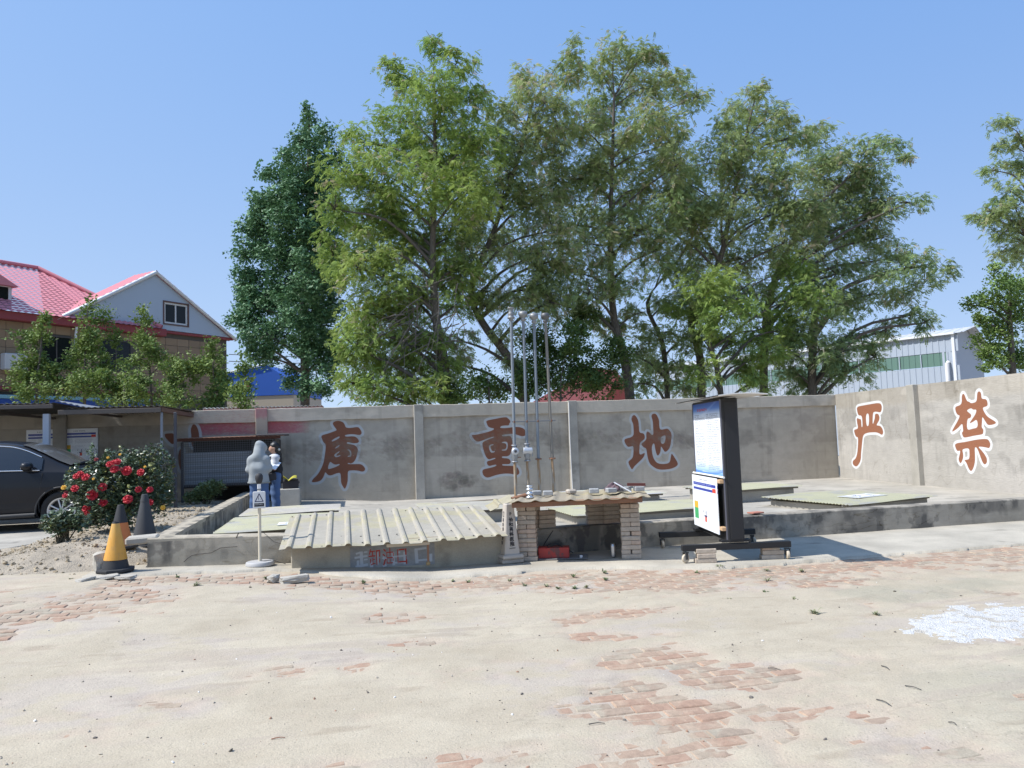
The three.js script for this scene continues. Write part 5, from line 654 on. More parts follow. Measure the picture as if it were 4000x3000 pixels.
// ---------------------------------------------------------------- dark car
{
  const t = thing('parked_car', 'dark blue grey car parked beside the roses, nose to the right', 'car', [-5.0, 0.226, -16.33]);
  const paint = MP([0.008, 0.009, 0.013], 0.5, { metalness: 0.0, specularIntensity: 0.25, clearcoat: 0.5, clearcoatRoughness: 0.06 }), glass = MP([0.012, 0.014, 0.018], 0.06, { metalness: 0.0, clearcoat: 1, clearcoatRoughness: 0.03 }), chrome = M([0.75, 0.76, 0.78], 0.18, { metalness: 1 }), trim = M([0.02, 0.02, 0.022], 0.6);
  // stations: x, half width, underside, sill, belt y, upper half width, upper edge y, top y
  const ST = [[0.93, 0.55, 0.34, 0.40, 0.62, 0.50, 0.68, 0.70], [0.88, 0.72, 0.27, 0.36, 0.76, 0.64, 0.82, 0.85], [0.72, 0.83, 0.24, 0.34, 0.90, 0.74, 0.96, 1.01], [0.45, 0.885, 0.23, 0.33, 0.99, 0.79, 1.05, 1.11], [0.15, 0.91, 0.22, 0.32, 1.045, 0.80, 1.11, 1.18], [-0.1, 0.92, 0.22, 0.31, 1.06, 0.78, 1.22, 1.29], [-0.35, 0.925, 0.22, 0.31, 1.07, 0.74, 1.36, 1.43], [-0.62, 0.93, 0.22, 0.31, 1.075, 0.69, 1.49, 1.555], [-0.85, 0.93, 0.22, 0.31, 1.08, 0.655, 1.565, 1.625], [-1.2, 0.93, 0.22, 0.31, 1.085, 0.635, 1.60, 1.66], [-1.9, 0.93, 0.22, 0.31, 1.10, 0.63, 1.60, 1.665], [-2.5, 0.92, 0.22, 0.31, 1.12, 0.625, 1.57, 1.635], [-3.0, 0.91, 0.23, 0.32, 1.13, 0.62, 1.50, 1.56], [-3.35, 0.88, 0.26, 0.34, 1.12, 0.66, 1.30, 1.34], [-3.6, 0.80, 0.30, 0.38, 1.0, 0.68, 1.06, 1.08], [-3.68, 0.68, 0.36, 0.42, 0.8, 0.6, 0.85, 0.87]];
  const sec = ([x, w, b, s, belt, uw, ue, top]) => { const half = [[0, b], [w * 0.55, b], [w * 0.88, b + 0.01], [w * 0.965, s], [w * 0.99, s + 0.12], [w, mix(s, belt, 0.45)], [w * 0.995, mix(s, belt, 0.72)], [w * 0.985, belt - 0.03], [w * 0.955, belt], [mix(w * 0.955, uw, 0.5) + 0.01, mix(belt, ue, 0.5)], [uw + 0.01, ue - 0.015], [uw - 0.05, ue + 0.02], [uw * 0.5, mix(ue, top, 0.8)], [0, top]]; return [...half.map(([z, y]) => [x, y, z]), ...half.slice(1, -1).reverse().map(([z, y]) => [x, y, -z])]; };
  // denser stations by interpolation
  const dense = []; for (let i = 0; i < ST.length - 1; i++) for (let k = 0; k < 3; k++) dense.push(ST[i].map((v, j) => mix(v, ST[i + 1][j], k / 3))); dense.push(ST[ST.length - 1]);
  const rings = dense.map(sec), n = rings[0].length, P = [];
  for (let i = 0; i < rings.length - 1; i++) for (let j = 0; j < n; j++) { const k = (j + 1) % n, a = rings[i][j], b = rings[i][k], c = rings[i + 1][k], d = rings[i + 1][j]; P.push(...a, ...c, ...b, ...a, ...d, ...c); }
  for (const [r, s] of [[rings[0], 1], [rings[rings.length - 1], -1]]) { const c = [r[0][0] + 0.02 * s, (r[0][1] + r[13][1]) / 2, 0]; for (let j = 0; j < n; j++) { const k = (j + 1) % n; s > 0 ? P.push(...c, ...r[j], ...r[k]) : P.push(...c, ...r[k], ...r[j]); } }
  let g = new THREE.BufferGeometry(); g.setAttribute('position', new THREE.Float32BufferAttribute(P, 3)); g = mergeVertices(g, 1e-4); g.computeVertexNormals(); g.setAttribute('uv', new THREE.BufferAttribute(new Float32Array(g.attributes.position.count * 2), 2));
  { const p = g.attributes.position, ix = g.index.array; let vol = 0; const a = V(), b = V(), c = V(); for (let i = 0; i < ix.length; i += 3) { a.fromBufferAttribute(p, ix[i]); b.fromBufferAttribute(p, ix[i + 1]); c.fromBufferAttribute(p, ix[i + 2]); vol += a.dot(b.cross(c)); } if (vol < 0) { for (let i = 0; i < ix.length; i += 3) { const q = ix[i]; ix[i] = ix[i + 1]; ix[i + 1] = q; } g.computeVertexNormals(); } }
  const ev = new Evaluator(); ev.useGroups = false; let body = new Brush(g, paint); body.updateMatrixWorld();
  for (const wx of [0, -2.72]) for (const s of [-1, 1]) { const c = new Brush(new THREE.CylinderGeometry(0.40, 0.40, 0.5, 40).rotateX(Math.PI / 2), paint); c.position.set(wx, 0.36, s * 0.87); c.updateMatrixWorld(); body = ev.evaluate(body, c, SUBTRACTION); body.updateMatrixWorld(); }
  part(t, 'body', body.geometry, paint);
  const at = (x) => { let i = 0; while (i < ST.length - 2 && ST[i + 1][0] > x) i++; const f = clamp((ST[i][0] - x) / (ST[i][0] - ST[i + 1][0])); return ST[i].map((v, j) => mix(v, ST[i + 1][j], f)); };
  const side = (x, y) => { const [, w, , , belt, uw, ue] = at(x); return mix(w * 0.955, uw + 0.01, clamp((y - belt) / (ue - 0.015 - belt))) + 0.012 + 0.012 * Math.sin(Math.PI * clamp((y - belt) / (ue - belt))); };
  const win = (x0, x1, s) => { const Q = [], N = 24, lo = (x) => at(x)[4] + 0.035, hi = (x) => Math.max(lo(x), Math.min(at(x)[6] - 0.05, 1.545)); for (let i = 0; i < N; i++) for (let k = 0; k < 4; k++) { const xa = mix(x0, x1, i / N), xb = mix(x0, x1, (i + 1) / N), f = (x, q) => { const y = mix(lo(x), hi(x), q / 4); return [x, y, s * side(x, y)]; }; const a = f(xa, k), b = f(xb, k), c = f(xb, k + 1), d = f(xa, k + 1); s > 0 ? Q.push(...a, ...c, ...b, ...a, ...d, ...c) : Q.push(...a, ...b, ...c, ...a, ...c, ...d); } return tris(Q); };
  for (const s of [-1, 1]) { part(t, 'front_door_window', win(-0.33, -1.18, s), glass); part(t, 'rear_door_window', win(-1.24, -2.2, s), glass); part(t, 'quarter_window', win(-2.26, -2.95, s), glass);
    const lo = range(-0.36, -2.98, 20).map((x) => [x, at(x)[4] + 0.022, s * (side(x, at(x)[4] + 0.02) + 0.006)]), hi = range(-2.98, -0.36, 24).map((x) => { const y = Math.max(at(x)[4] + 0.03, Math.min(at(x)[6] - 0.035, 1.56)); return [x, y, s * (side(x, y) + 0.006)]; });
    part(t, 'chrome_window_trim', limb([...lo, ...hi], [0.010, 0.010], 6, 2), chrome);
    const m = part(t, 'wing_mirror', new THREE.SphereGeometry(1, 24, 16).scale(0.10, 0.085, 0.13), paint, [-0.52, 1.17, s * 1.03]); part(m, 'mirror_stalk', cbox(0.1, 0.05, 0.12, 0.02, true), trim, [0.0, -0.06, -s * 0.08]);
    part(t, 'door_seam', limb(range(0.34, 1.04, 8).map((y) => [-0.30 - 0.06 * Math.sin(y * 3), y, s * (at(-0.3)[1] * mix(0.985, 1, 0.5) + 0.001)]), [0.006, 0.006], 4, 2), trim);
    part(t, 'sill_cladding', limb([[-0.42, 0.30, s * 0.905], [-1.4, 0.29, s * 0.91], [-2.3, 0.30, s * 0.905]], [0.045, 0.045], 8), trim);
    part(t, 'headlight', new THREE.SphereGeometry(1, 20, 14).scale(0.16, 0.06, 0.14), MP([0.6, 0.62, 0.65], 0.1, { clearcoat: 1 }), [0.74, 0.80, s * 0.66]);
    part(t, 'wheel_arch_trim', limb(range(-0.12, Math.PI + 0.12, 20).map((a) => [0.415 * Math.cos(a), 0.36 + 0.415 * Math.sin(a), s * 0.912]), [0.018, 0.018], 6, 2), trim);
  }
  // windscreen with its wiper cowl
  const Q = [], N = 14, W = (u, v) => { const x = mix(0.10, -0.74, u), [, , , , , uw, ue, top] = at(x), z = mix(-1, 1, v) * (uw - 0.035), f = Math.abs(z) / uw; return [x + 0.012, mix(top, ue + 0.02, f * f) + 0.012, z]; };
  for (let i = 0; i < N; i++) for (let j = 0; j < N; j++) { const a = W(i / N, j / N), b = W((i + 1) / N, j / N), c = W((i + 1) / N, (j + 1) / N), d = W(i / N, (j + 1) / N); Q.push(...a, ...b, ...c, ...a, ...c, ...d); }
  let wg = tris(Q); { const nn = wg.attributes.normal; if (nn.getY(0) < 0) { const p = wg.attributes.position.array; for (let i = 0; i < p.length; i += 9) for (let k = 0; k < 3; k++) { const q = p[i + k]; p[i + k] = p[i + 3 + k]; p[i + 3 + k] = q; } wg.computeVertexNormals(); } }
  part(t, 'windscreen', wg, MP([0.16, 0.16, 0.155], 0.22, { clearcoat: 1, clearcoatRoughness: 0.08 }));
  part(t, 'wiper_cowl', limb([[0.14, 1.165, -0.7], [0.17, 1.21, 0], [0.14, 1.165, 0.7]], [0.025, 0.03, 0.025], 6), trim);
  part(t, 'front_bumper_grille', cbox(0.06, 0.16, 0.8, 0.02, true), trim, [0.93, 0.5, 0]);
  const tyre = lathe([[0.235, -0.10], [0.325, -0.105], [0.345, -0.085], [0.35, 0], [0.345, 0.085], [0.325, 0.105], [0.235, 0.10], [0.225, 0]], 48).rotateX(Math.PI / 2), alloy = M([0.55, 0.55, 0.55], 0.35, { metalness: 0.7 });
  const rim = join([lathe([[0.195, 0.03], [0.205, 0.088], [0.238, 0.10], [0.24, 0.085], [0.232, -0.09]], 40).rotateX(Math.PI / 2), lathe([[0, 0.08], [0.05, 0.078], [0.058, 0.07], [0.055, 0.02]], 20).rotateX(Math.PI / 2)]), back = lathe([[0, 0.02], [0.2, 0.0], [0.2, -0.02], [0, -0.02]], 24).rotateX(Math.PI / 2);
  for (const wx of [0, -2.72]) for (const s of [-1, 1]) { const w = new THREE.Group(); w.name = numbered('wheel'); w.position.set(wx, 0.35, s * 0.80); w.rotation.y = s > 0 ? 0 : Math.PI; t.add(w); part(w, 'tyre', tyre, M([0.02, 0.02, 0.02], 0.85)); part(w, 'rim', rim, alloy); part(w, 'brake_disc', back, M([0.03, 0.03, 0.03], 0.6)); for (let k = 0; k < 10; k++) { const a = (Math.floor(k / 2) * 72 + (k % 2 ? 13 : -13) + 20) * Math.PI / 180; const sp = cbox(0.175, 0.026, 0.024, 0.006, true).translate(0.13, 0, 0).rotateZ(a); part(w, 'spoke', sp, alloy, [0, 0, 0.078]); } for (let k = 0; k < 5; k++) { const a = k * 1.2566; part(w, 'wheel_nut', cyl(0.009, 0.009, 0.014, 6).rotateX(Math.PI / 2), trim, [0.036 * Math.cos(a), 0.036 * Math.sin(a), 0.076]); } }
}

// ---------------------------------------------------------------- the two people
function solid(bones, k, centre, half, res, extra) {
  const mc = new MarchingCubes(res, undefined, false, false, 120000); mc.isolation = 0; const N = mc.size, hs = N / 2, f = mc.field;
  for (let z = 0; z < N; z++) for (let y = 0; y < N; y++) for (let x = 0; x < N; x++) {
    const px = centre[0] + ((x - hs) / hs) * half, py = centre[1] + ((y - hs) / hs) * half, pz = centre[2] + ((z - hs) / hs) * half; let d = 9;
    for (const b of bones) { const fl = b[8] || 1, ax = b[0], ay = b[1], az = b[2] * fl, bx = b[3] - ax, by = b[4] - ay, bz = b[5] * fl - az, qx = px - ax, qy = py - ay, qz = pz * fl - az; const t = clamp((qx * bx + qy * by + qz * bz) / (bx * bx + by * by + bz * bz + 1e-9)), e = Math.hypot(qx - t * bx, qy - t * by, qz - t * bz) - mix(b[6], b[7], t), h = clamp(0.5 + (0.5 * (d - e)) / k); d = mix(d, e, h) - k * h * (1 - h); }
    if (extra) d = extra(px, py, pz, d);
    f[x + y * N + z * N * N] = -d;
  }
  mc.update(); const n = mc.count, p = new Float32Array(n * 3); for (let i = 0; i < n; i++) for (let c = 0; c < 3; c++) p[i * 3 + c] = mc.positionArray[i * 3 + c] * half + centre[c];
  let g = new THREE.BufferGeometry(); g.setAttribute('position', new THREE.BufferAttribute(p, 3)); g = mergeVertices(g, 1e-5); const ix = g.index.array, q = g.attributes.position; let vol = 0; const a = V(), b = V(), c = V(); for (let i = 0; i < ix.length; i += 3) { a.fromBufferAttribute(q, ix[i]); b.fromBufferAttribute(q, ix[i + 1]); c.fromBufferAttribute(q, ix[i + 2]); vol += a.dot(b.cross(c)); } if (vol < 0) for (let i = 0; i < ix.length; i += 3) { const w = ix[i]; ix[i] = ix[i + 1]; ix[i + 1] = w; } g.computeVertexNormals(); return g;
}
// five bent fingers closing on a held edge; dir: where the fingers point
function hand(wrist, dir, side, up = V(0, 1, 0)) {
  const F = dir.clone().normalize(), S = side.clone().normalize(), U = F.clone().cross(S).normalize(), o = wrist.clone(), bones = [], pt = (f, s, u) => o.clone().addScaledVector(F, f).addScaledVector(S, s).addScaledVector(U, u), add = (a, b, r0, r1) => bones.push([a.x, a.y, a.z, b.x, b.y, b.z, r0, r1]);
  add(pt(-0.02, 0, 0), pt(0.05, 0, 0), 0.024, 0.028); for (const s of [-0.02, 0.02]) add(pt(0.03, s, 0), pt(0.08, s, 0), 0.016, 0.015);
  [[-0.03, 0.062], [-0.01, 0.075], [0.01, 0.08], [0.03, 0.07]].forEach(([s, l]) => { const a = pt(0.08, s, 0), b = pt(0.08 + l * 0.55, s * 1.1, -0.012), c = pt(0.08 + l * 0.75, s * 1.05, -0.04); add(a, b, 0.0092, 0.0085); add(b, c, 0.0085, 0.0075); });
  add(pt(0.02, 0.028, 0), pt(0.055, 0.055, -0.012), 0.012, 0.010); add(pt(0.055, 0.055, -0.012), pt(0.085, 0.055, -0.03), 0.010, 0.0085);
  return solid(bones, 0.006, o.clone().addScaledVector(F, 0.06).toArray(), 0.115, 64);
}
const skin = MP([0.47, 0.27, 0.18], 0.55, { sheen: 0.1 }), denim = (() => { const m = paintMap(256, 256, (u, v) => { const a = wfbm(u, v, 5, 3, 4), b = wrapNoise(u, v, 128, 2), k = 0.85 + 0.5 * (a - 0.5) + 0.2 * (b - 0.5); return [0.085 * k, 0.15 * k, 0.30 * k]; }).tex(); m.repeat.set(2, 2); return M([1, 1, 1], 0.9, { map: m }); })();
{
  const t = thing('person', 'person in a grey hooded top and blue jeans seen from behind', 'person', [-1.735, gy(-1.7, -16.9) + 0.012, -16.9], R(-10));
  const wob = (amp, fy) => (x, y, z, d) => d + amp * Math.sin(y * fy + 6 * x) * Math.sin(9 * x + 5 * z + y * 7);
  const legs = (g) => [[-0.075, 0.80, 0, -0.095, 0.46, -0.02, 0.095 + g, 0.074 + g], [-0.095, 0.46, -0.02, -0.115, 0.10, 0.02, 0.074 + g, 0.062 + g], [0.075, 0.80, 0, 0.10, 0.46, -0.03, 0.095 + g, 0.074 + g], [0.10, 0.46, -0.03, 0.125, 0.10, 0.01, 0.074 + g, 0.062 + g]];
  const arms = (g) => [[-0.155, 1.165, 0, -0.195, 0.97, 0.0, 0.058 + g, 0.052 + g], [-0.195, 0.97, 0.0, -0.06, 0.96, -0.26, 0.05 + g, 0.036 + g * 0.8], [0.155, 1.165, 0, 0.195, 0.98, -0.02, 0.058 + g, 0.052 + g], [0.195, 0.98, -0.02, 0.165, 1.02, -0.27, 0.05 + g, 0.036 + g * 0.8]];
  const body = solid([[0, 0.80, 0, 0, 1.0, 0, 0.13, 0.12, 1.2], [0, 1.0, 0, 0, 1.2, -0.02, 0.12, 0.14, 1.25], [-0.12, 1.17, -0.01, 0.12, 1.17, -0.01, 0.05, 0.05], [0, 1.25, -0.02, 0.015, 1.36, -0.06, 0.05, 0.05], [0.02, 1.42, -0.075, 0.03, 1.46, -0.07, 0.075, 0.078], [0.035, 1.37, -0.12, 0.03, 1.40, -0.09, 0.045, 0.06], [0.06, 1.41, -0.165, 0.06, 1.405, -0.17, 0.014, 0.012], ...legs(-0.008), ...arms(-0.008), [-0.115, 0.07, 0.02, -0.12, 0.05, -0.13, 0.045, 0.035], [0.125, 0.07, 0.01, 0.14, 0.05, -0.14, 0.045, 0.035]], 0.04, [0, 0.78, -0.08], 0.86, 104);
  part(t, 'body', join([body, hand(V(-0.04, 0.955, -0.29), V(0.5, 0.05, -0.6), V(0, 1, 0)), hand(V(0.165, 1.03, -0.30), V(0.25, 0.2, -0.7), V(-1, 0, 0.2))]), skin);
  const hoodie = solid([[-0.07, 0.70, 0.005, -0.055, 0.98, 0.01, 0.142, 0.132, 1.05], [0.07, 0.70, 0.005, 0.055, 0.98, 0.01, 0.142, 0.132, 1.05], [-0.055, 0.98, 0.01, -0.075, 1.15, 0.0, 0.132, 0.115, 1.1], [0.055, 0.98, 0.01, 0.075, 1.15, 0.0, 0.132, 0.115, 1.1], [-0.15, 1.155, 0, 0, 1.265, 0, 0.078, 0.095], [0.15, 1.155, 0, 0, 1.265, 0, 0.078, 0.095], [0, 1.24, 0.01, 0.01, 1.33, -0.02, 0.105, 0.10], ...arms(0.016), [0.005, 1.36, -0.03, 0.01, 1.45, -0.055, 0.105, 0.098], [0.01, 1.45, -0.055, 0.0, 1.50, -0.04, 0.095, 0.06], [0.03, 1.42, -0.08, 0.05, 1.41, -0.16, 0.098, 0.088]], 0.055, [0, 1.1, -0.06], 0.52, 100, (x, y, z, d) => Math.max(wob(0.004, 30)(x, y, z, d), 0.68 - y, -(Math.hypot(x - 0.05, y - 1.405, (z + 0.25) * 0.8) - 0.075)));
  part(t, 'hooded_top', hoodie, M([0.30, 0.32, 0.325], 0.95));
  part(t, 'hem_band', new THREE.TorusGeometry(0.165, 0.014, 8, 40).rotateX(Math.PI / 2).scale(1.3, 1.6, 0.84), M([0.24, 0.255, 0.25], 0.95), [0, 0.70, 0.005]);
  part(t, 'jeans', solid([...legs(0.022), [-0.06, 0.78, 0.015, 0.06, 0.78, 0.015, 0.115, 0.115, 1.1], [-0.115, 0.10, 0.02, -0.12, 0.05, 0.0, 0.086, 0.09], [0.125, 0.10, 0.01, 0.13, 0.05, -0.01, 0.086, 0.09]], 0.03, [0, 0.46, 0], 0.52, 90, (x, y, z, d) => Math.max(wob(0.005, 40)(x, y, z, d), 0.035 - y, y - 0.80)), denim);
  for (const [x, z] of [[-0.115, -0.05], [0.13, -0.06]]) part(t, 'shoe', solid([[0, 0.045, 0.06, 0, 0.045, -0.1, 0.05, 0.042], [0, 0.03, 0.07, 0, 0.03, -0.13, 0.036, 0.034]], 0.02, [0, 0.05, -0.02], 0.2, 32, (a, y, c, d) => Math.max(d, 0.002 - y)), M([0.55, 0.55, 0.55], 0.7), [x, 0, z]);
}
{
  const t = thing('person', 'person with dark tied hair and black vest over pale sleeves, in jeans', 'person', [-1.45, gy(-1.4, -17.4) + 0.012, -17.4], R(8));
  // faces left, towards the other person
  const legs = (g) => [[0.0, 0.80, -0.075, -0.01, 0.45, -0.08, 0.098 + g, 0.07 + g], [-0.01, 0.45, -0.08, 0.015, 0.09, -0.08, 0.07 + g, 0.055 + g], [0.01, 0.80, 0.075, 0.0, 0.45, 0.085, 0.098 + g, 0.07 + g], [0.0, 0.45, 0.085, 0.03, 0.09, 0.085, 0.07 + g, 0.055 + g]];
  const arms = (g) => [[0.01, 1.20, 0.155, -0.02, 0.98, 0.19, 0.052 + g, 0.042 + g], [-0.02, 0.98, 0.19, -0.22, 1.02, 0.11, 0.042 + g, 0.032 + g * 0.7], [0.01, 1.20, -0.155, -0.02, 0.98, -0.19, 0.052 + g, 0.042 + g], [-0.02, 0.98, -0.19, -0.22, 1.03, -0.12, 0.042 + g, 0.032 + g * 0.7]];
  const body = solid([[0, 0.80, 0, 0, 1.0, 0, 0.115, 0.105], [0, 1.0, 0, 0.0, 1.16, 0, 0.105, 0.12], [0, 1.20, -0.13, 0, 1.20, 0.13, 0.05, 0.05], [0.0, 1.2, 0, -0.02, 1.32, 0, 0.046, 0.046], [-0.03, 1.41, 0, -0.015, 1.45, 0, 0.075, 0.078], [-0.07, 1.36, 0, -0.05, 1.40, 0, 0.042, 0.055], [-0.108, 1.405, 0, -0.112, 1.395, 0, 0.014, 0.013], [-0.098, 1.365, 0, -0.1, 1.365, 0, 0.018, 0.017], [-0.02, 1.405, 0.078, -0.02, 1.39, 0.078, 0.016, 0.012], ...legs(-0.006), ...arms(-0.004), [0.0, 0.05, -0.08, -0.13, 0.04, -0.08, 0.042, 0.032], [0.02, 0.05, 0.085, -0.12, 0.04, 0.09, 0.042, 0.032]], 0.03, [0, 0.76, 0], 0.84, 104);
  part(t, 'body', join([body, hand(V(-0.245, 1.025, 0.10), V(-1, 0.1, -0.25), V(0, 1, 0)), hand(V(-0.245, 1.035, -0.11), V(-1, 0.1, 0.2), V(0, 1, 0))]), skin);
  part(t, 'pale_shirt', solid([[0, 0.9, 0, 0, 1.16, 0, 0.125, 0.138], [0, 1.20, -0.13, 0, 1.20, 0.13, 0.068, 0.068], [0.01, 1.2, 0.155, -0.015, 1.03, 0.185, 0.074, 0.066], [0.01, 1.2, -0.155, -0.015, 1.03, -0.185, 0.074, 0.066]], 0.04, [0, 1.08, 0], 0.36, 64, (x, y, z, d) => Math.max(d + 0.004 * Math.sin(y * 45 + 9 * x), 1.0 - y - 0.3 * (Math.abs(z) < 0.15 ? 1 : 0))), M([0.48, 0.49, 0.52], 0.95));
  part(t, 'black_vest', solid([[0, 0.70, 0, 0, 0.95, 0, 0.165, 0.148], [0, 0.95, 0, 0.005, 1.19, 0, 0.148, 0.142]], 0.05, [0, 0.95, 0], 0.36, 64, (x, y, z, d) => Math.max(d + 0.004 * Math.sin(y * 38 + 11 * z), 0.64 - y, y - 1.235, Math.abs(z) - 0.152)), M([0.014, 0.014, 0.016], 0.9));
  part(t, 'jeans', solid([...legs(0.018), [0, 0.80, -0.05, 0, 0.80, 0.05, 0.118, 0.118]], 0.03, [0, 0.46, 0], 0.5, 80, (x, y, z, d) => Math.max(d + 0.004 * Math.sin(y * 40 + 9 * z), 0.05 - y)), denim);
  part(t, 'hair', solid([[-0.015, 1.45, 0, 0.0, 1.46, 0, 0.088, 0.09], [0.03, 1.42, 0, 0.04, 1.36, 0, 0.075, 0.06], [0.06, 1.40, 0, 0.095, 1.26, 0, 0.05, 0.045], [0.095, 1.26, 0, 0.10, 1.05, 0, 0.045, 0.02]], 0.03, [0.02, 1.3, 0], 0.3, 64, (x, y, z, d) => Math.max(d + 0.003 * Math.sin(60 * z + 20 * y), -(Math.hypot((x + 0.115) * 0.8, y - 1.385, z * 0.7) - 0.078))), M([0.012, 0.01, 0.01], 0.5));
  part(t, 'hair_clip', new THREE.SphereGeometry(0.028, 16, 12), M([0.6, 0.57, 0.5], 0.6), [0.085, 1.375, 0.05]);
  for (const z of [-0.08, 0.088]) part(t, 'shoe', solid([[0.05, 0.04, 0, -0.1, 0.04, 0, 0.046, 0.038], [0.05, 0.026, 0, -0.13, 0.028, 0, 0.034, 0.03]], 0.02, [-0.03, 0.05, 0], 0.18, 32, (x, y, c, d) => Math.max(d, 0.002 - y)), M([0.12, 0.12, 0.13], 0.7), [0, 0, z]);
  const y0 = gy(-1.4, -17.3);
  one('paper_form', 'white paper sheet held between the two people', 'paper', (() => { const p = new THREE.PlaneGeometry(0.22, 0.29, 8, 10), q = p.attributes.position; for (let i = 0; i < q.count; i++) q.setZ(i, 0.02 * Math.sin(q.getY(i) * 7)); p.computeVertexNormals(); return p; })(), M([0.78, 0.79, 0.82], 0.7, { side: THREE.DoubleSide }), [-1.46, y0 + 1.075, -17.14], [-1.05, 0.25, -0.35]);
  one('shoulder_bag', 'small dark bag hanging between the two people', 'bag', cbox(0.2, 0.16, 0.07, 0.025), M([0.02, 0.02, 0.026], 0.7), [-1.5, y0 + 0.74, -17.1], [0, 0.3, 0.06]);
}
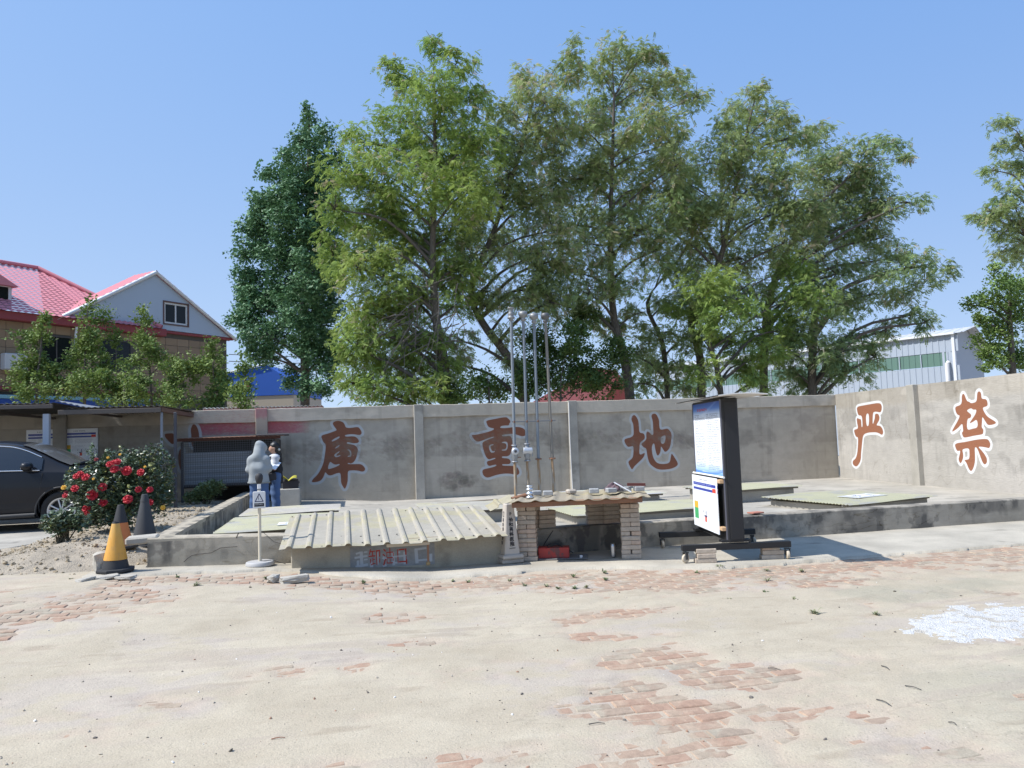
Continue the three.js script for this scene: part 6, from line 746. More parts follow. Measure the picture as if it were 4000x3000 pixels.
// ---------------------------------------------------------------- trees and bushes
const TREE_PLAN = {
A:{at:[3.33,0.0,-24.36],trunk:[[0.0,0.0,0.0],[-0.13,4.06,-0.03],[-0.33,5.47,-0.07],[-0.39,7.56,-0.09],[-0.24,10.1,-0.05],[-0.19,13.28,-0.04]],lobes:[[-0.16,14.47,0.35,0.49,0.41],[-1.57,13.62,0.13,0.41,0.41],[-1.0,13.21,0.0,0.73,0.57],[0.44,13.66,0.68,0.57,0.57],[-0.32,12.44,1.21,1.06,0.82],[0.87,12.71,0.41,0.73,0.82],[-1.24,12.54,-1.51,1.06,0.73],[-2.47,11.66,-1.27,0.82,0.65],[-0.1,11.78,-0.81,1.23,0.98],[1.04,10.94,1.03,0.98,0.98],[-3.09,10.41,-0.77,0.82,0.82],[-1.9,10.1,0.24,1.14,0.9],[-0.68,9.62,0.82,1.23,0.98],[0.62,9.34,1.3,1.14,1.06],[-3.43,9.03,-0.21,0.65,0.73],[-2.43,9.18,-1.77,0.98,0.9],[-1.18,8.79,-1.23,1.14,0.98],[0.23,8.37,-0.85,1.14,0.98],[-3.55,7.79,-1.22,0.49,0.9],[-2.76,7.06,0.13,0.82,0.9],[-1.66,6.82,0.19,1.06,0.9],[-0.29,6.63,-0.44,1.06,0.9],[-2.85,5.89,-1.08,0.65,0.9],[-1.93,5.68,-1.37,0.9,0.9],[-0.84,5.39,-1.19,0.9,0.82],[-2.89,4.56,0.16,0.65,0.9],[-1.99,4.32,-0.72,0.9,0.9],[-1.01,4.05,-0.64,0.82,0.82],[-2.98,3.5,-0.67,0.65,0.65],[-2.23,3.17,0.36,0.9,0.57],[-1.24,3.11,-0.2,0.9,0.49],[-0.5,3.36,0.58,0.57,0.65],[-0.75,11.27,-1.42,0.98,0.82],[0.42,10.97,-0.96,0.98,0.82],[-1.88,9.52,-0.54,0.9,0.82],[-2.11,7.66,0.06,0.9,0.82],[-0.68,7.86,-1.33,0.98,0.9],[0.51,7.15,-0.06,0.82,0.73],[0.5,6.17,-0.72,0.73,0.65],[-1.41,6.26,-1.24,0.9,0.73],[-0.39,4.65,-0.1,0.73,0.65],[0.19,3.21,0.19,0.57,0.49],[-0.22,4.0,-0.26,0.73,0.57],[-1.52,4.75,-0.16,0.9,0.73],[-2.49,5.03,0.18,0.73,0.82]]},
B:{at:[6.18,0.0,-25.26],trunk:[[0.0,0.0,0.0],[-0.29,3.68,-0.06],[-0.79,4.58,-0.17],[-1.46,5.56,-0.32],[-1.81,6.64,-0.4],[-0.97,8.75,-0.22],[-0.02,11.42,-0.0],[0.48,13.23,0.11]],lobes:[[-0.67,12.89,0.3,0.78,0.78],[0.4,14.18,-0.55,0.69,0.69],[0.6,12.7,1.3,0.87,0.95],[1.82,14.9,0.82,0.3,0.69],[1.91,14.33,0.13,0.78,0.61],[-0.41,11.54,0.56,1.04,0.95],[0.79,11.43,0.07,1.04,1.04],[-0.78,9.97,-0.09,1.04,1.04],[0.23,9.46,0.52,1.04,1.04],[-0.7,8.67,-1.62,1.04,0.95],[-0.1,7.52,0.87,1.04,0.95],[-1.34,6.58,-0.07,0.87,0.78],[-0.38,6.01,0.68,0.87,0.69],[-2.17,5.0,-0.72,0.61,0.61],[-0.91,5.14,0.14,0.52,0.43],[1.2,12.12,0.67,0.95,0.95],[1.35,10.53,-0.43,1.04,1.04],[0.86,8.53,0.72,1.04,0.95],[0.72,7.11,0.01,0.87,0.78],[-1.46,9.8,-1.36,0.87,0.95],[-1.86,7.64,0.61,0.87,0.87],[-0.63,10.32,0.98,0.87,0.78],[1.05,7.54,0.86,0.78,0.78],[0.39,6.77,-0.52,0.78,0.61],[-0.48,4.15,-0.34,0.69,0.52],[0.65,6.07,0.81,0.87,0.69],[-2.45,4.16,-0.2,0.69,0.61]]},
C:{at:[10.04,0.0,-25.43],trunk:[[0.0,0.0,0.0],[-0.29,4.26,-0.06],[-0.58,5.64,-0.13],[-0.61,7.94,-0.14],[-0.45,10.74,-0.1],[-0.23,13.76,-0.05]],lobes:[[-0.39,15.23,0.6,0.72,0.54],[0.71,15.11,0.25,0.81,0.63],[1.05,15.12,0.84,0.45,0.45],[-0.66,14.96,-0.62,0.81,0.72],[0.77,14.65,-1.0,1.17,0.81],[2.21,14.71,-0.72,0.9,0.72],[2.92,13.89,0.09,0.81,0.45],[-0.15,13.86,-1.38,0.99,0.9],[0.26,12.37,1.48,1.26,0.81],[-1.55,12.41,0.27,0.99,0.99],[0.17,12.18,-1.34,1.26,0.99],[1.46,12.11,-0.49,1.08,0.9],[-1.78,10.7,-0.13,1.08,0.99],[-0.12,10.39,-1.34,1.26,0.99],[0.93,10.43,-0.15,0.99,0.99],[-1.49,9.35,-1.26,0.99,0.9],[-1.11,8.18,0.36,1.17,0.9],[-0.07,8.42,0.89,0.99,0.81],[-1.71,7.3,-0.22,0.99,0.81],[-0.71,6.8,0.9,0.99,0.72],[-2.33,6.11,-0.2,0.9,0.63],[-0.92,5.88,-1.06,0.63,0.63],[1.54,12.57,0.74,0.81,0.72],[1.31,10.72,1.46,0.81,0.81],[0.93,9.23,1.29,0.81,0.81],[0.64,7.89,0.93,0.81,0.72],[0.33,5.88,-0.45,0.63,0.54],[-1.08,11.1,0.12,0.9,0.9],[-0.18,9.07,0.52,0.9,0.81],[-1.76,6.4,0.68,0.9,0.63],[-0.24,5.51,-1.08,0.72,0.54]]},
K:{at:[11.63,0.0,-26.41],trunk:[[0.0,0.0,0.0],[0.0,4.82,0.0],[-0.48,6.46,-0.11],[0.62,7.87,0.14],[1.43,9.11,0.32]],lobes:[[0.09,6.31,0.21,0.85,0.66],[-0.51,5.13,0.54,0.75,0.57],[-1.35,4.39,0.56,0.66,0.57],[0.12,4.07,0.77,0.57,0.57],[-0.11,7.52,0.81,0.85,0.66],[-0.13,4.2,-0.47,0.85,0.66],[0.29,4.88,0.94,0.85,0.66],[-1.14,3.34,0.9,0.85,0.52],[0.48,3.37,0.13,0.75,0.47]]},
D:{at:[12.6,0.0,-25.89],trunk:[[0.0,0.0,0.0],[0.21,4.26,0.05],[-0.04,5.69,-0.01],[1.09,7.84,0.24],[1.54,9.46,0.34],[2.14,11.87,0.47],[2.61,13.62,0.58]],lobes:[[2.61,14.03,0.99,0.56,0.47],[3.07,14.05,-0.55,0.84,0.65],[2.97,12.96,1.49,0.75,0.65],[1.67,12.9,0.3,0.84,0.75],[3.17,12.74,-0.11,1.12,0.84],[3.71,12.3,1.07,0.93,0.75],[1.49,12.03,-1.11,1.03,0.93],[2.06,11.07,0.52,1.21,1.03],[2.97,10.79,1.42,1.12,1.03],[0.07,10.11,0.28,1.03,0.93],[0.62,9.28,1.5,1.21,1.03],[2.53,9.36,0.79,1.21,1.03],[-0.73,8.69,0.53,0.93,0.93],[1.17,8.41,-0.89,1.12,1.03],[2.42,8.12,-0.44,1.12,1.03],[-0.16,7.03,-0.03,0.93,0.65],[0.14,6.3,1.32,0.93,0.65],[3.47,9.65,1.49,1.03,0.93],[3.01,8.25,1.43,1.03,0.84],[-0.46,10.74,0.62,0.84,0.84],[1.52,6.64,1.0,0.84,0.56],[3.31,6.87,-0.08,0.75,0.56],[1.33,11.76,1.18,0.84,0.75],[-0.23,8.89,1.18,0.93,0.84]]},
E:{at:[15.42,0.0,-26.29],trunk:[[0.0,0.0,0.0],[0.25,4.76,0.05],[0.6,6.71,0.13],[1.48,8.66,0.33],[2.62,10.12,0.58],[3.95,11.28,0.88]],lobes:[[3.29,13.21,-0.25,0.77,0.68],[3.61,11.96,0.63,0.87,0.77],[3.25,11.79,-0.68,0.97,0.97],[4.36,12.1,1.16,0.68,0.48],[6.12,12.77,0.44,0.77,0.48],[4.92,11.4,0.65,0.97,0.77],[6.15,11.93,1.03,0.39,0.39],[4.16,10.49,0.2,1.16,0.97],[5.01,10.03,1.12,0.87,0.77],[1.5,9.31,1.53,1.16,1.06],[5.57,9.93,1.81,0.68,0.39],[4.2,9.05,-0.17,1.16,0.97],[5.46,8.96,0.3,0.77,0.68],[2.55,8.32,-0.69,1.16,1.06],[2.82,7.32,1.11,1.06,0.87],[4.83,7.93,0.71,0.77,0.58],[3.48,10.97,-0.08,0.97,0.87],[3.11,9.42,0.28,0.97,0.87],[4.85,9.67,0.27,0.87,0.77],[2.46,6.85,0.47,0.87,0.68],[4.39,11.2,0.58,0.87,0.77]]},
F:{at:[16.66,0.0,-24.99],trunk:[[0.0,0.0,0.0],[0.2,4.59,0.05],[0.52,6.0,0.12],[1.77,6.81,0.39],[3.18,7.23,0.7],[4.3,7.38,0.95]],lobes:[[3.7,8.08,0.41,0.75,0.47],[3.85,7.47,1.36,0.75,0.56],[5.55,7.4,0.53,0.56,0.47],[4.98,6.87,0.23,0.65,0.37],[2.44,6.84,1.59,0.84,0.56],[3.25,6.62,-0.58,0.93,0.56],[4.29,6.43,-0.07,0.75,0.47],[4.03,5.64,0.57,0.65,0.37],[3.96,5.22,1.38,0.37,0.56],[2.19,6.24,-0.69,1.03,0.75],[-0.33,5.65,1.03,1.03,0.84],[3.46,5.17,-0.14,0.65,0.47],[1.9,4.86,0.01,0.84,0.65],[-0.23,4.28,1.04,0.84,0.75],[1.04,3.63,1.06,0.84,0.47],[2.51,4.14,0.42,0.33,0.75],[-0.55,3.78,-0.26,0.65,0.65],[0.75,3.3,-0.51,0.93,0.42],[-0.27,4.54,-1.12,0.84,0.65],[-0.67,4.9,0.55,0.84,0.65],[0.46,4.08,1.2,0.75,0.56],[0.34,3.34,-0.86,0.75,0.47]]},
G:{at:[12.87,0.0,-24.29],trunk:[[0.0,0.0,0.0],[-0.2,3.83,-0.04],[-0.41,4.73,-0.09],[0.17,5.88,0.04],[0.82,6.58,0.18]],lobes:[[-0.87,6.53,1.2,0.97,0.71],[-0.49,6.0,-1.19,0.97,0.71],[-0.39,5.44,1.05,1.06,0.8],[1.55,5.94,-0.3,0.71,0.62],[-0.28,4.82,-0.73,0.8,0.53],[0.7,4.69,-0.53,0.62,0.53],[2.89,6.26,0.5,0.97,0.88],[2.92,7.24,-0.24,0.8,0.62],[-0.92,3.62,0.42,0.71,0.53],[0.85,3.92,-0.17,0.71,0.53],[1.37,4.18,0.66,0.71,0.62],[1.68,5.13,-0.45,0.71,0.62],[2.53,5.07,-0.01,0.71,0.71],[1.13,3.33,0.31,0.71,0.44]]},
P:{at:[-1.45,0.0,-31.05],trunk:[[0.0,0.0,0.0],[0.05,6.02,0.01],[0.14,9.08,0.03],[0.29,12.19,0.06],[0.37,15.03,0.08]],lobes:[[0.35,14.72,0.05,0.32,0.7],[0.85,13.78,0.62,0.28,0.6],[0.11,12.93,1.12,0.8,0.9],[-0.67,12.31,-0.4,0.9,0.9],[0.44,11.97,0.13,0.9,1.1],[1.15,13.02,-0.39,0.6,0.9],[-1.29,11.29,-0.54,0.8,0.9],[-0.22,10.24,1.02,1.1,1.1],[0.82,10.18,0.59,1.0,1.2],[-1.96,9.75,-1.15,0.9,0.9],[-0.8,9.03,-0.25,1.2,1.1],[0.53,8.13,1.56,1.1,1.2],[-2.39,8.1,-1.33,0.8,0.8],[-1.3,7.68,-1.26,1.2,1.0],[0.11,6.62,1.25,1.2,1.1],[1.05,7.01,0.14,0.7,1.2],[-2.18,6.46,-0.2,0.8,0.7],[-1.11,6.08,-1.09,1.1,0.8],[0.35,5.23,0.63,1.1,0.9],[1.12,5.12,0.64,0.5,0.9],[-1.34,5.05,-0.27,0.8,0.5],[-0.43,4.4,-1.06,0.7,0.5],[0.63,3.9,1.09,0.8,0.6],[-0.4,11.06,0.93,0.9,0.9],[0.19,9.59,-0.32,1.0,1.0],[-1.67,10.43,-1.28,0.8,0.8],[1.08,8.75,0.21,0.7,1.1],[-1.79,7.07,-0.22,0.9,0.8],[-0.48,8.19,-1.16,1.1,0.9],[0.62,6.21,-0.6,0.9,0.9],[-1.62,5.64,0.66,0.8,0.6],[0.92,11.79,-0.58,0.7,0.9]]},
H:{at:[26.61,0.0,-24.83],trunk:[[0.0,0.0,0.0],[0.15,6.0,0.03],[0.2,9.08,0.04],[0.25,12.2,0.06]],lobes:[[-1.04,13.22,0.31,0.6,0.35],[-0.27,12.81,0.23,0.5,0.5],[-0.38,12.69,-0.48,0.4,0.4],[-1.22,11.53,-0.16,0.5,0.35],[0.17,11.92,-0.49,0.6,0.5],[-1.03,10.54,0.36,0.6,0.5],[-1.29,9.81,-0.84,0.5,0.4],[-1.78,9.68,0.27,0.7,0.5],[-0.9,9.85,0.42,0.6,0.5],[-0.94,9.01,-0.19,0.8,0.4],[-0.45,9.27,0.14,0.5,0.5],[-0.57,8.34,-0.23,0.8,0.5],[0.78,8.65,-0.66,0.7,0.9]]},
I:{at:[23.5,0.0,-22.96],trunk:[[0.0,0.0,0.0],[0.02,4.28,0.0],[0.08,5.67,0.02],[0.22,6.79,0.05]],lobes:[[-0.15,7.03,-0.23,0.23,0.37],[-0.79,6.25,0.83,0.69,0.55],[-0.85,5.84,0.09,0.5,0.5],[0.19,5.31,-0.07,0.82,0.82],[-0.73,4.77,-0.14,0.6,0.69],[0.43,4.05,-0.43,0.82,0.73],[-1.36,5.82,-0.29,0.23,0.23],[-1.39,5.2,0.08,0.28,0.37],[-1.16,3.81,0.16,0.55,0.55],[1.28,6.2,-0.28,0.55,0.82]]},
S1:{at:[-9.37,0.0,-26.66],trunk:[[0.0,0.0,0.0],[0.03,3.82,0.01],[0.14,5.03,0.03],[0.19,5.92,0.04]],lobes:[[0.24,5.73,0.19,0.2,0.4],[-0.04,5.14,-0.26,0.32,0.48],[-0.55,5.27,-0.57,0.28,0.4],[-0.31,4.49,-0.23,0.44,0.48],[0.13,4.32,-0.22,0.48,0.48],[-0.52,4.01,-0.22,0.32,0.48],[0.13,3.55,0.38,0.64,0.4]]},
S2:{at:[-8.05,0.0,-26.88],trunk:[[0.0,0.0,0.0],[-0.0,3.81,-0.0],[0.03,5.04,0.01],[0.09,6.29,0.02]],lobes:[[-0.03,6.28,-0.39,0.2,0.41],[0.0,5.46,0.03,0.33,0.57],[0.44,5.92,-0.28,0.24,0.49],[0.37,5.09,0.27,0.33,0.49],[0.86,5.31,-0.15,0.24,0.33],[-0.41,4.7,-0.57,0.57,0.49],[0.5,4.47,-0.08,0.57,0.57],[-0.61,3.99,-0.04,0.57,0.49],[0.4,3.65,0.87,0.73,0.49]]},
S3:{at:[-6.57,0.0,-25.53],trunk:[[0.0,0.0,0.0],[0.04,3.36,0.01],[0.08,4.07,0.02]],lobes:[[-0.2,3.88,-0.48,0.55,0.55],[0.39,3.65,0.28,0.47,0.47],[-0.25,3.23,-0.39,0.7,0.31]]},
S4:{at:[-6.02,0.0,-26.94],trunk:[[0.0,0.0,0.0],[-0.08,3.78,-0.02],[-0.2,5.04,-0.04],[-0.22,6.06,-0.05]],lobes:[[-0.15,5.92,0.33,0.33,0.33],[-0.21,5.32,0.42,0.38,0.42],[0.05,4.72,0.54,0.5,0.42],[0.42,4.47,-0.29,0.42,0.33],[-0.41,4.6,0.21,0.25,0.33],[-0.1,3.23,-0.81,0.67,0.29]]},
S5:{at:[-4.92,0.0,-25.88],trunk:[[0.0,0.0,0.0],[0.0,3.27,0.0],[0.05,4.16,0.01]],lobes:[[-0.15,4.07,0.15,0.48,0.4],[0.27,4.0,-0.05,0.48,0.48],[-0.23,3.58,0.16,0.48,0.32],[0.5,4.23,-0.0,0.32,0.32],[0.02,3.15,0.68,0.56,0.28]]},
S6:{at:[-4.1,0.0,-26.52],trunk:[[0.0,0.0,0.0],[0.01,3.54,0.0],[-0.04,4.97,-0.01]],lobes:[[-0.05,4.79,0.08,0.29,0.42],[-0.11,4.18,-0.56,0.42,0.5],[0.19,3.42,0.44,0.42,0.5],[0.36,3.87,-0.06,0.21,0.42],[-0.31,3.11,0.23,0.58,0.25]]},
S7:{at:[-3.06,0.0,-25.77],trunk:[[0.0,0.0,0.0],[0.03,3.3,0.01],[0.06,4.28,0.01]],lobes:[[0.08,4.02,0.2,0.24,0.49],[0.07,3.43,0.47,0.33,0.41],[-0.02,3.06,0.69,0.49,0.29]]},
R1:{at:[7.07,0.0,-24.55],trunk:[[0.0,0.0,0.0],[0.03,3.33,0.01],[0.14,4.02,0.03]],lobes:[[0.02,4.14,-1.12,0.85,0.68],[0.87,4.24,-0.55,0.77,0.59],[0.19,3.4,-0.85,1.1,0.51],[1.4,3.59,-0.3,0.68,0.51],[-0.39,4.87,-1.22,0.85,0.68],[0.37,4.85,0.85,0.77,0.59],[1.88,4.23,0.25,0.68,0.68],[1.36,3.29,0.31,0.77,0.51],[-1.09,3.56,-0.39,0.68,0.59],[1.14,5.67,-0.63,0.68,0.51]]},
R2:{at:[4.65,0.0,-24.58],trunk:[[0.0,0.0,0.0],[0.02,3.13,0.0],[-0.01,3.64,-0.0]],lobes:[[-0.22,3.6,-0.5,0.58,0.58],[0.55,3.27,-0.91,0.75,0.38],[-0.97,3.12,0.44,0.58,0.38]]},
};

// one pinnate leaf of the locust: a drooping stalk with paired leaflets
function pinnate(len, pairs, lw, ll, droop) {
  const P = [], leafl = (x, y, z, dx, dy, dz, w) => { const d = V(dx, dy, dz), s = V(-dz, 0, dx).normalize().multiplyScalar(w), m = V(x, y, z).addScaledVector(d, 0.5), up = V(0, w * 0.5, 0), e = V(x, y, z).add(d), a = m.clone().add(s).add(up), b = m.clone().sub(s).add(up); P.push(x, y, z, ...a.toArray(), ...e.toArray(), x, y, z, ...e.toArray(), ...b.toArray()); };
  const at = (t) => [len * t, -droop * len * t * t, 0];
  for (let i = 0; i < pairs; i++) { const t = 0.2 + (0.75 * i) / pairs, [x, y] = at(t); for (const s of [-1, 1]) leafl(x, y, 0, ll * 0.45, -ll * 0.35, s * ll * 0.85, lw); }
  const [x, y] = at(1); leafl(x, y, 0, ll, -ll * 0.4, 0, lw);
  for (let i = 0; i < 3; i++) { const [a, b] = at(i / 3), [c, d] = at((i + 1) / 3); P.push(a, b, 0.003, c, d, 0, a, b, -0.003); }
  const g = new THREE.BufferGeometry(); g.setAttribute('position', new THREE.Float32BufferAttribute(P, 3)); g.computeVertexNormals(); return g;
}
// a twig end with broad leaves (poplar, rose)
function broad(n, size, spread, seed) {
  const P = [], r = rng(seed); for (let i = 0; i < n; i++) { const a = r() * 6.283, e = (r() - 0.35) * 1.7, o = V((r() - 0.5) * spread, (r() - 0.5) * spread, (r() - 0.5) * spread), d = V(Math.cos(a) * Math.cos(e), Math.sin(e) - 0.35, Math.sin(a) * Math.cos(e)).normalize(), s = V(-Math.sin(a), (r() - 0.5) * 0.8, Math.cos(a)).normalize(), k = size * (0.7 + 0.6 * r()), nrm = d.clone().cross(s).multiplyScalar(k * 0.12), q = (f, w, u) => o.clone().addScaledVector(d, f * k).addScaledVector(s, w * k).addScaledVector(nrm, u).toArray(); const b = q(0, 0, 0), l = q(0.4, 0.36, 1), m = q(0.45, 0, 0), rr = q(0.4, -0.36, 1), t = q(1, 0, 0); P.push(...b, ...l, ...m, ...l, ...t, ...m, ...b, ...m, ...rr, ...m, ...t, ...rr); }
  const g = new THREE.BufferGeometry(); g.setAttribute('position', new THREE.Float32BufferAttribute(P, 3)); g.computeVertexNormals(); return g;
}
const barkMap = paintMap(128, 512, (u, v) => { const a = wfbm(u, v, 6, 5, 4), b = wfbm(u * 1, v, 20, 9, 3), k = 0.085 + 0.11 * a * b + 0.05 * sstep(0.5, 0.7, wrapNoise(u, v, 24, 4)); return [k * 1.1, k * 0.95, k * 0.8]; }).tex(); barkMap.repeat.set(3, 0.5);
const bark = M([1, 1, 1], 0.95, { map: barkMap, bumpMap: concreteBump, bumpScale: 0.02 }), greyTwig = M([0.17, 0.15, 0.13], 0.95);
const leafMat = (rough, tr) => MP([1, 1, 1], rough, { transmission: tr, side: THREE.DoubleSide, specularIntensity: 0.35 });
const LOCUST = { leaf: pinnate(0.21, 6, 0.017, 0.062, 0.35), leaf2: pinnate(0.14, 4, 0.02, 0.055, 0.7), mat: leafMat(0.8, 0.5), per: 285, droop: 0.35, r: 0.17 };
const POPLAR = { leaf: broad(8, 0.12, 0.26, 3), mat: leafMat(0.5, 0.3), per: 120, droop: 0, r: 0.16 };
const YOUNG = { leaf: broad(7, 0.095, 0.2, 5), mat: leafMat(0.6, 0.4), per: 190, droop: 0, r: 0.05 };
function tree(key, name, label, kind, tint, opt = {}) {
  const plan = TREE_PLAN[key], t = thing(name, label, opt.category || 'tree', plan.at, 0, opt.group), rnd = rng(key.charCodeAt(0) * 31 + key.charCodeAt(key.length - 1) * 7), gauss = () => (rnd() + rnd() + rnd() - 1.5) / 0.87;
  const tp = plan.trunk.map((p) => V(...p)), R0 = opt.r || kind.r; part(t, 'trunk', limb(tp, tp.map((_, i) => R0 * mix(1, 0.22, i / (tp.length - 1))), 9, 4), bark);
  const curve = new THREE.CatmullRomCurve3(tp), geos = [], mats = [], cols = [], m4 = new THREE.Matrix4(), q = new THREE.Quaternion();
  const wob = (a, b, r0, r1, k = 0.14) => { const l = a.distanceTo(b), mid = a.clone().lerp(b, 0.5).add(V((rnd() - 0.5) * l * k, l * 0.10 + (rnd() - 0.5) * l * k, (rnd() - 0.5) * l * k)); geos.push(limb([a, mid, b], [r0, (r0 + r1) / 2, r1], r0 > 0.05 ? 7 : 5, 3)); };
  for (const [x, y, z, rx, ry] of plan.lobes) {
    const c = V(x, y, z); let best = 0, bd = 1e9; for (let i = 0; i <= 40; i++) { const p = curve.getPoint(i / 40), d = p.distanceTo(c) + 2.2 * Math.max(0, p.y - (y - 0.55 * Math.hypot(p.x - x, p.z - z))); if (d < bd) { bd = d; best = i / 40; } }
    const s = curve.getPoint(best), r0 = Math.min(R0 * mix(1, 0.22, best) * 0.6, 0.028 + 0.02 * s.distanceTo(c)); wob(s, c, r0, r0 * 0.35);
    for (let i = 0; i < (kind === LOCUST ? 6 : 4); i++) { const e = c.clone().add(V(gauss() * rx * 0.75, gauss() * ry * 0.7 + ry * 0.15, gauss() * rx * 0.75)); wob(c, e, r0 * 0.35, 0.006, 0.3); }
    const area = Math.PI * rx * ry, clumps = Math.max(4, Math.round(6 + area * (kind === LOCUST ? 5.5 : 5))), n = Math.round(area * kind.per * (opt.dense || 1)), hue = rnd();
    const cl = Array.from({ length: clumps }, () => { const v = V(gauss(), gauss(), gauss()).normalize().multiplyScalar(Math.pow(rnd(), 0.42) * 0.95); return [V(c.x + v.x * rx, c.y + v.y * ry, c.z + v.z * rx), v, 0.2 + 0.2 * rnd(), rnd()]; });
    for (let i = 0; i < n; i++) {
      const [cc, v, sz, h2] = cl[Math.floor(rnd() * clumps)], k = sz * Math.min(1, Math.max(rx, ry)), g = V(gauss(), gauss(), gauss()), p = cc.clone().add(V(g.x * k * 1.15, g.y * k * 1.0, g.z * k * 1.15));
      if (p.y < 0.3) continue;
      const a = Math.atan2(v.z + g.z * 0.6, v.x + g.x * 0.6) + (rnd() - 0.5) * 4.6, sc = 0.7 + 0.6 * rnd();
      q.setFromEuler(new THREE.Euler((rnd() - 0.5) * 1.6, -a, -kind.droop * (0.2 + 1.1 * rnd()) + (rnd() - 0.5) * 1.3, 'YXZ'));
      m4.compose(p, q, V(sc, sc, sc)); mats.push(m4.clone());
      const bl = opt.bloom && rnd() < opt.bloom * (h2 > 0.55 ? 2 : 0.3), w = 0.75 + 0.5 * rnd(), yl = tint[1] ? mix(0, 1, clamp(h2 * 0.6 + hue * 0.5 + 0.3 * (rnd() - 0.5))) : 0;
      cols.push(bl ? lin(0.52 * w, 0.46 * w, 0.32 * w) : lin(mix(tint[0][0], tint[1][0], yl) * w, mix(tint[0][1], tint[1][1], yl) * w, mix(tint[0][2], tint[1][2], yl) * w));
    }
  }
  const br = part(t, 'branches', join(geos), bark); br.userData.kind = 'stuff';
  const sets = kind.leaf2 ? [[kind.leaf, 0], [kind.leaf2, 1]] : [[kind.leaf, -1]];
  for (const [geo, par] of sets) { const ids = mats.map((_, i) => i).filter((i) => par < 0 || (i % 5 < 3 ? 0 : 1) === par), cr = new THREE.InstancedMesh(geo, kind.mat, ids.length); cr.name = numbered('crown'); shadows(cr); cr.userData.kind = 'stuff'; ids.forEach((m, i) => { cr.setMatrixAt(i, mats[m]); cr.setColorAt(i, cols[m]); }); t.add(cr); }
  leafTotal += mats.length; return t;
}
let leafTotal = 0;
const locA = [[0.25, 0.37, 0.09], [0.38, 0.47, 0.13]], locB = [[0.27, 0.37, 0.14], [0.40, 0.45, 0.20]], popT = [[0.12, 0.24, 0.125], [0.18, 0.31, 0.15]], yngT = [[0.16, 0.25, 0.07], [0.27, 0.35, 0.10]], G1 = { group: 'locust trees behind the long wall' };
const tA = tree('A', 'locust_tree', 'bright green locust tree with weeping foliage and bare dead twigs', LOCUST, locA, { ...G1, bloom: 0.04, r: 0.2, dense: 0.95 });
tree('B', 'locust_tree', 'locust tree whose trunk leans left behind the vent pipes', LOCUST, locB, { ...G1, bloom: 0.10, r: 0.19, dense: 0.8 });
tree('C', 'locust_tree', 'tallest locust tree with pale blossom right of the vent pipes', LOCUST, locB, { ...G1, bloom: 0.10, r: 0.19, dense: 0.8 });
tree('K', 'locust_tree', 'slim locust tree with low crown left of the notice board', LOCUST, locB, { ...G1, bloom: 0.03, r: 0.12, dense: 0.8 });
tree('D', 'locust_tree', 'wide locust tree rising straight behind the notice board', LOCUST, locB, { ...G1, bloom: 0.07, r: 0.17, dense: 0.8 });
tree('E', 'locust_tree', 'locust tree with layered crown leaning over to the right', LOCUST, [[0.25, 0.36, 0.15], [0.38, 0.44, 0.20]], { ...G1, bloom: 0.07, r: 0.18, dense: 0.8 });
tree('F', 'locust_tree', 'rightmost locust of the group with a long low side branch', LOCUST, [[0.23, 0.34, 0.145], [0.36, 0.425, 0.19]], { ...G1, bloom: 0.05, r: 0.17, dense: 0.8 });
tree('G', 'locust_tree', 'low fresh green locust just above the notice board', LOCUST, locA, { ...G1, r: 0.12 });
tree('H', 'locust_tree', 'tall open locust tree cut by the right picture edge', LOCUST, locB, { bloom: 0.04, r: 0.2, dense: 0.9 });
tree('I', 'broadleaf_tree', 'dense round green tree beside the grey metal hall', YOUNG, [[0.15, 0.25, 0.07], [0.24, 0.33, 0.09]], { r: 0.14, dense: 1.0 });
tree('P', 'poplar_tree', 'tall dark poplar left of the locust group', POPLAR, popT, { r: 0.2 });
tree('S1', 'sapling', 'sapling with two spires nearest the left edge', YOUNG, yngT, { group: 'saplings before the tiled house', r: 0.05 });
tree('S2', 'sapling', 'bushy sapling before the wall between the two house windows', YOUNG, yngT, { group: 'saplings before the tiled house', r: 0.06 });
tree('S3', 'sapling', 'low rounded sapling above the carport roof', YOUNG, yngT, { group: 'saplings before the tiled house' });
tree('S4', 'sapling', 'pale green sapling in front of the gable wall', YOUNG, [[0.19, 0.28, 0.08], [0.28, 0.36, 0.11]], { group: 'saplings before the tiled house', dense: 0.9 });
tree('S5', 'sapling', 'spreading sapling below the gable window', YOUNG, yngT, { group: 'saplings before the tiled house' });
tree('S6', 'sapling', 'narrow upright sapling at the corner of the tiled house', YOUNG, yngT, { group: 'saplings before the tiled house' });
tree('S7', 'sapling', 'thin sapling before the blue shed', YOUNG, yngT, { group: 'saplings before the tiled house' });
tree('R1', 'shrub', 'dark green shrub behind the wall right of the vent pipes', YOUNG, [[0.10, 0.18, 0.055], [0.16, 0.24, 0.07]], { category: 'shrub', dense: 1.1 });
tree('R2', 'shrub', 'small shrub behind the wall left of the vent pipes', YOUNG, [[0.13, 0.21, 0.06], [0.22, 0.3, 0.08]], { category: 'shrub' });
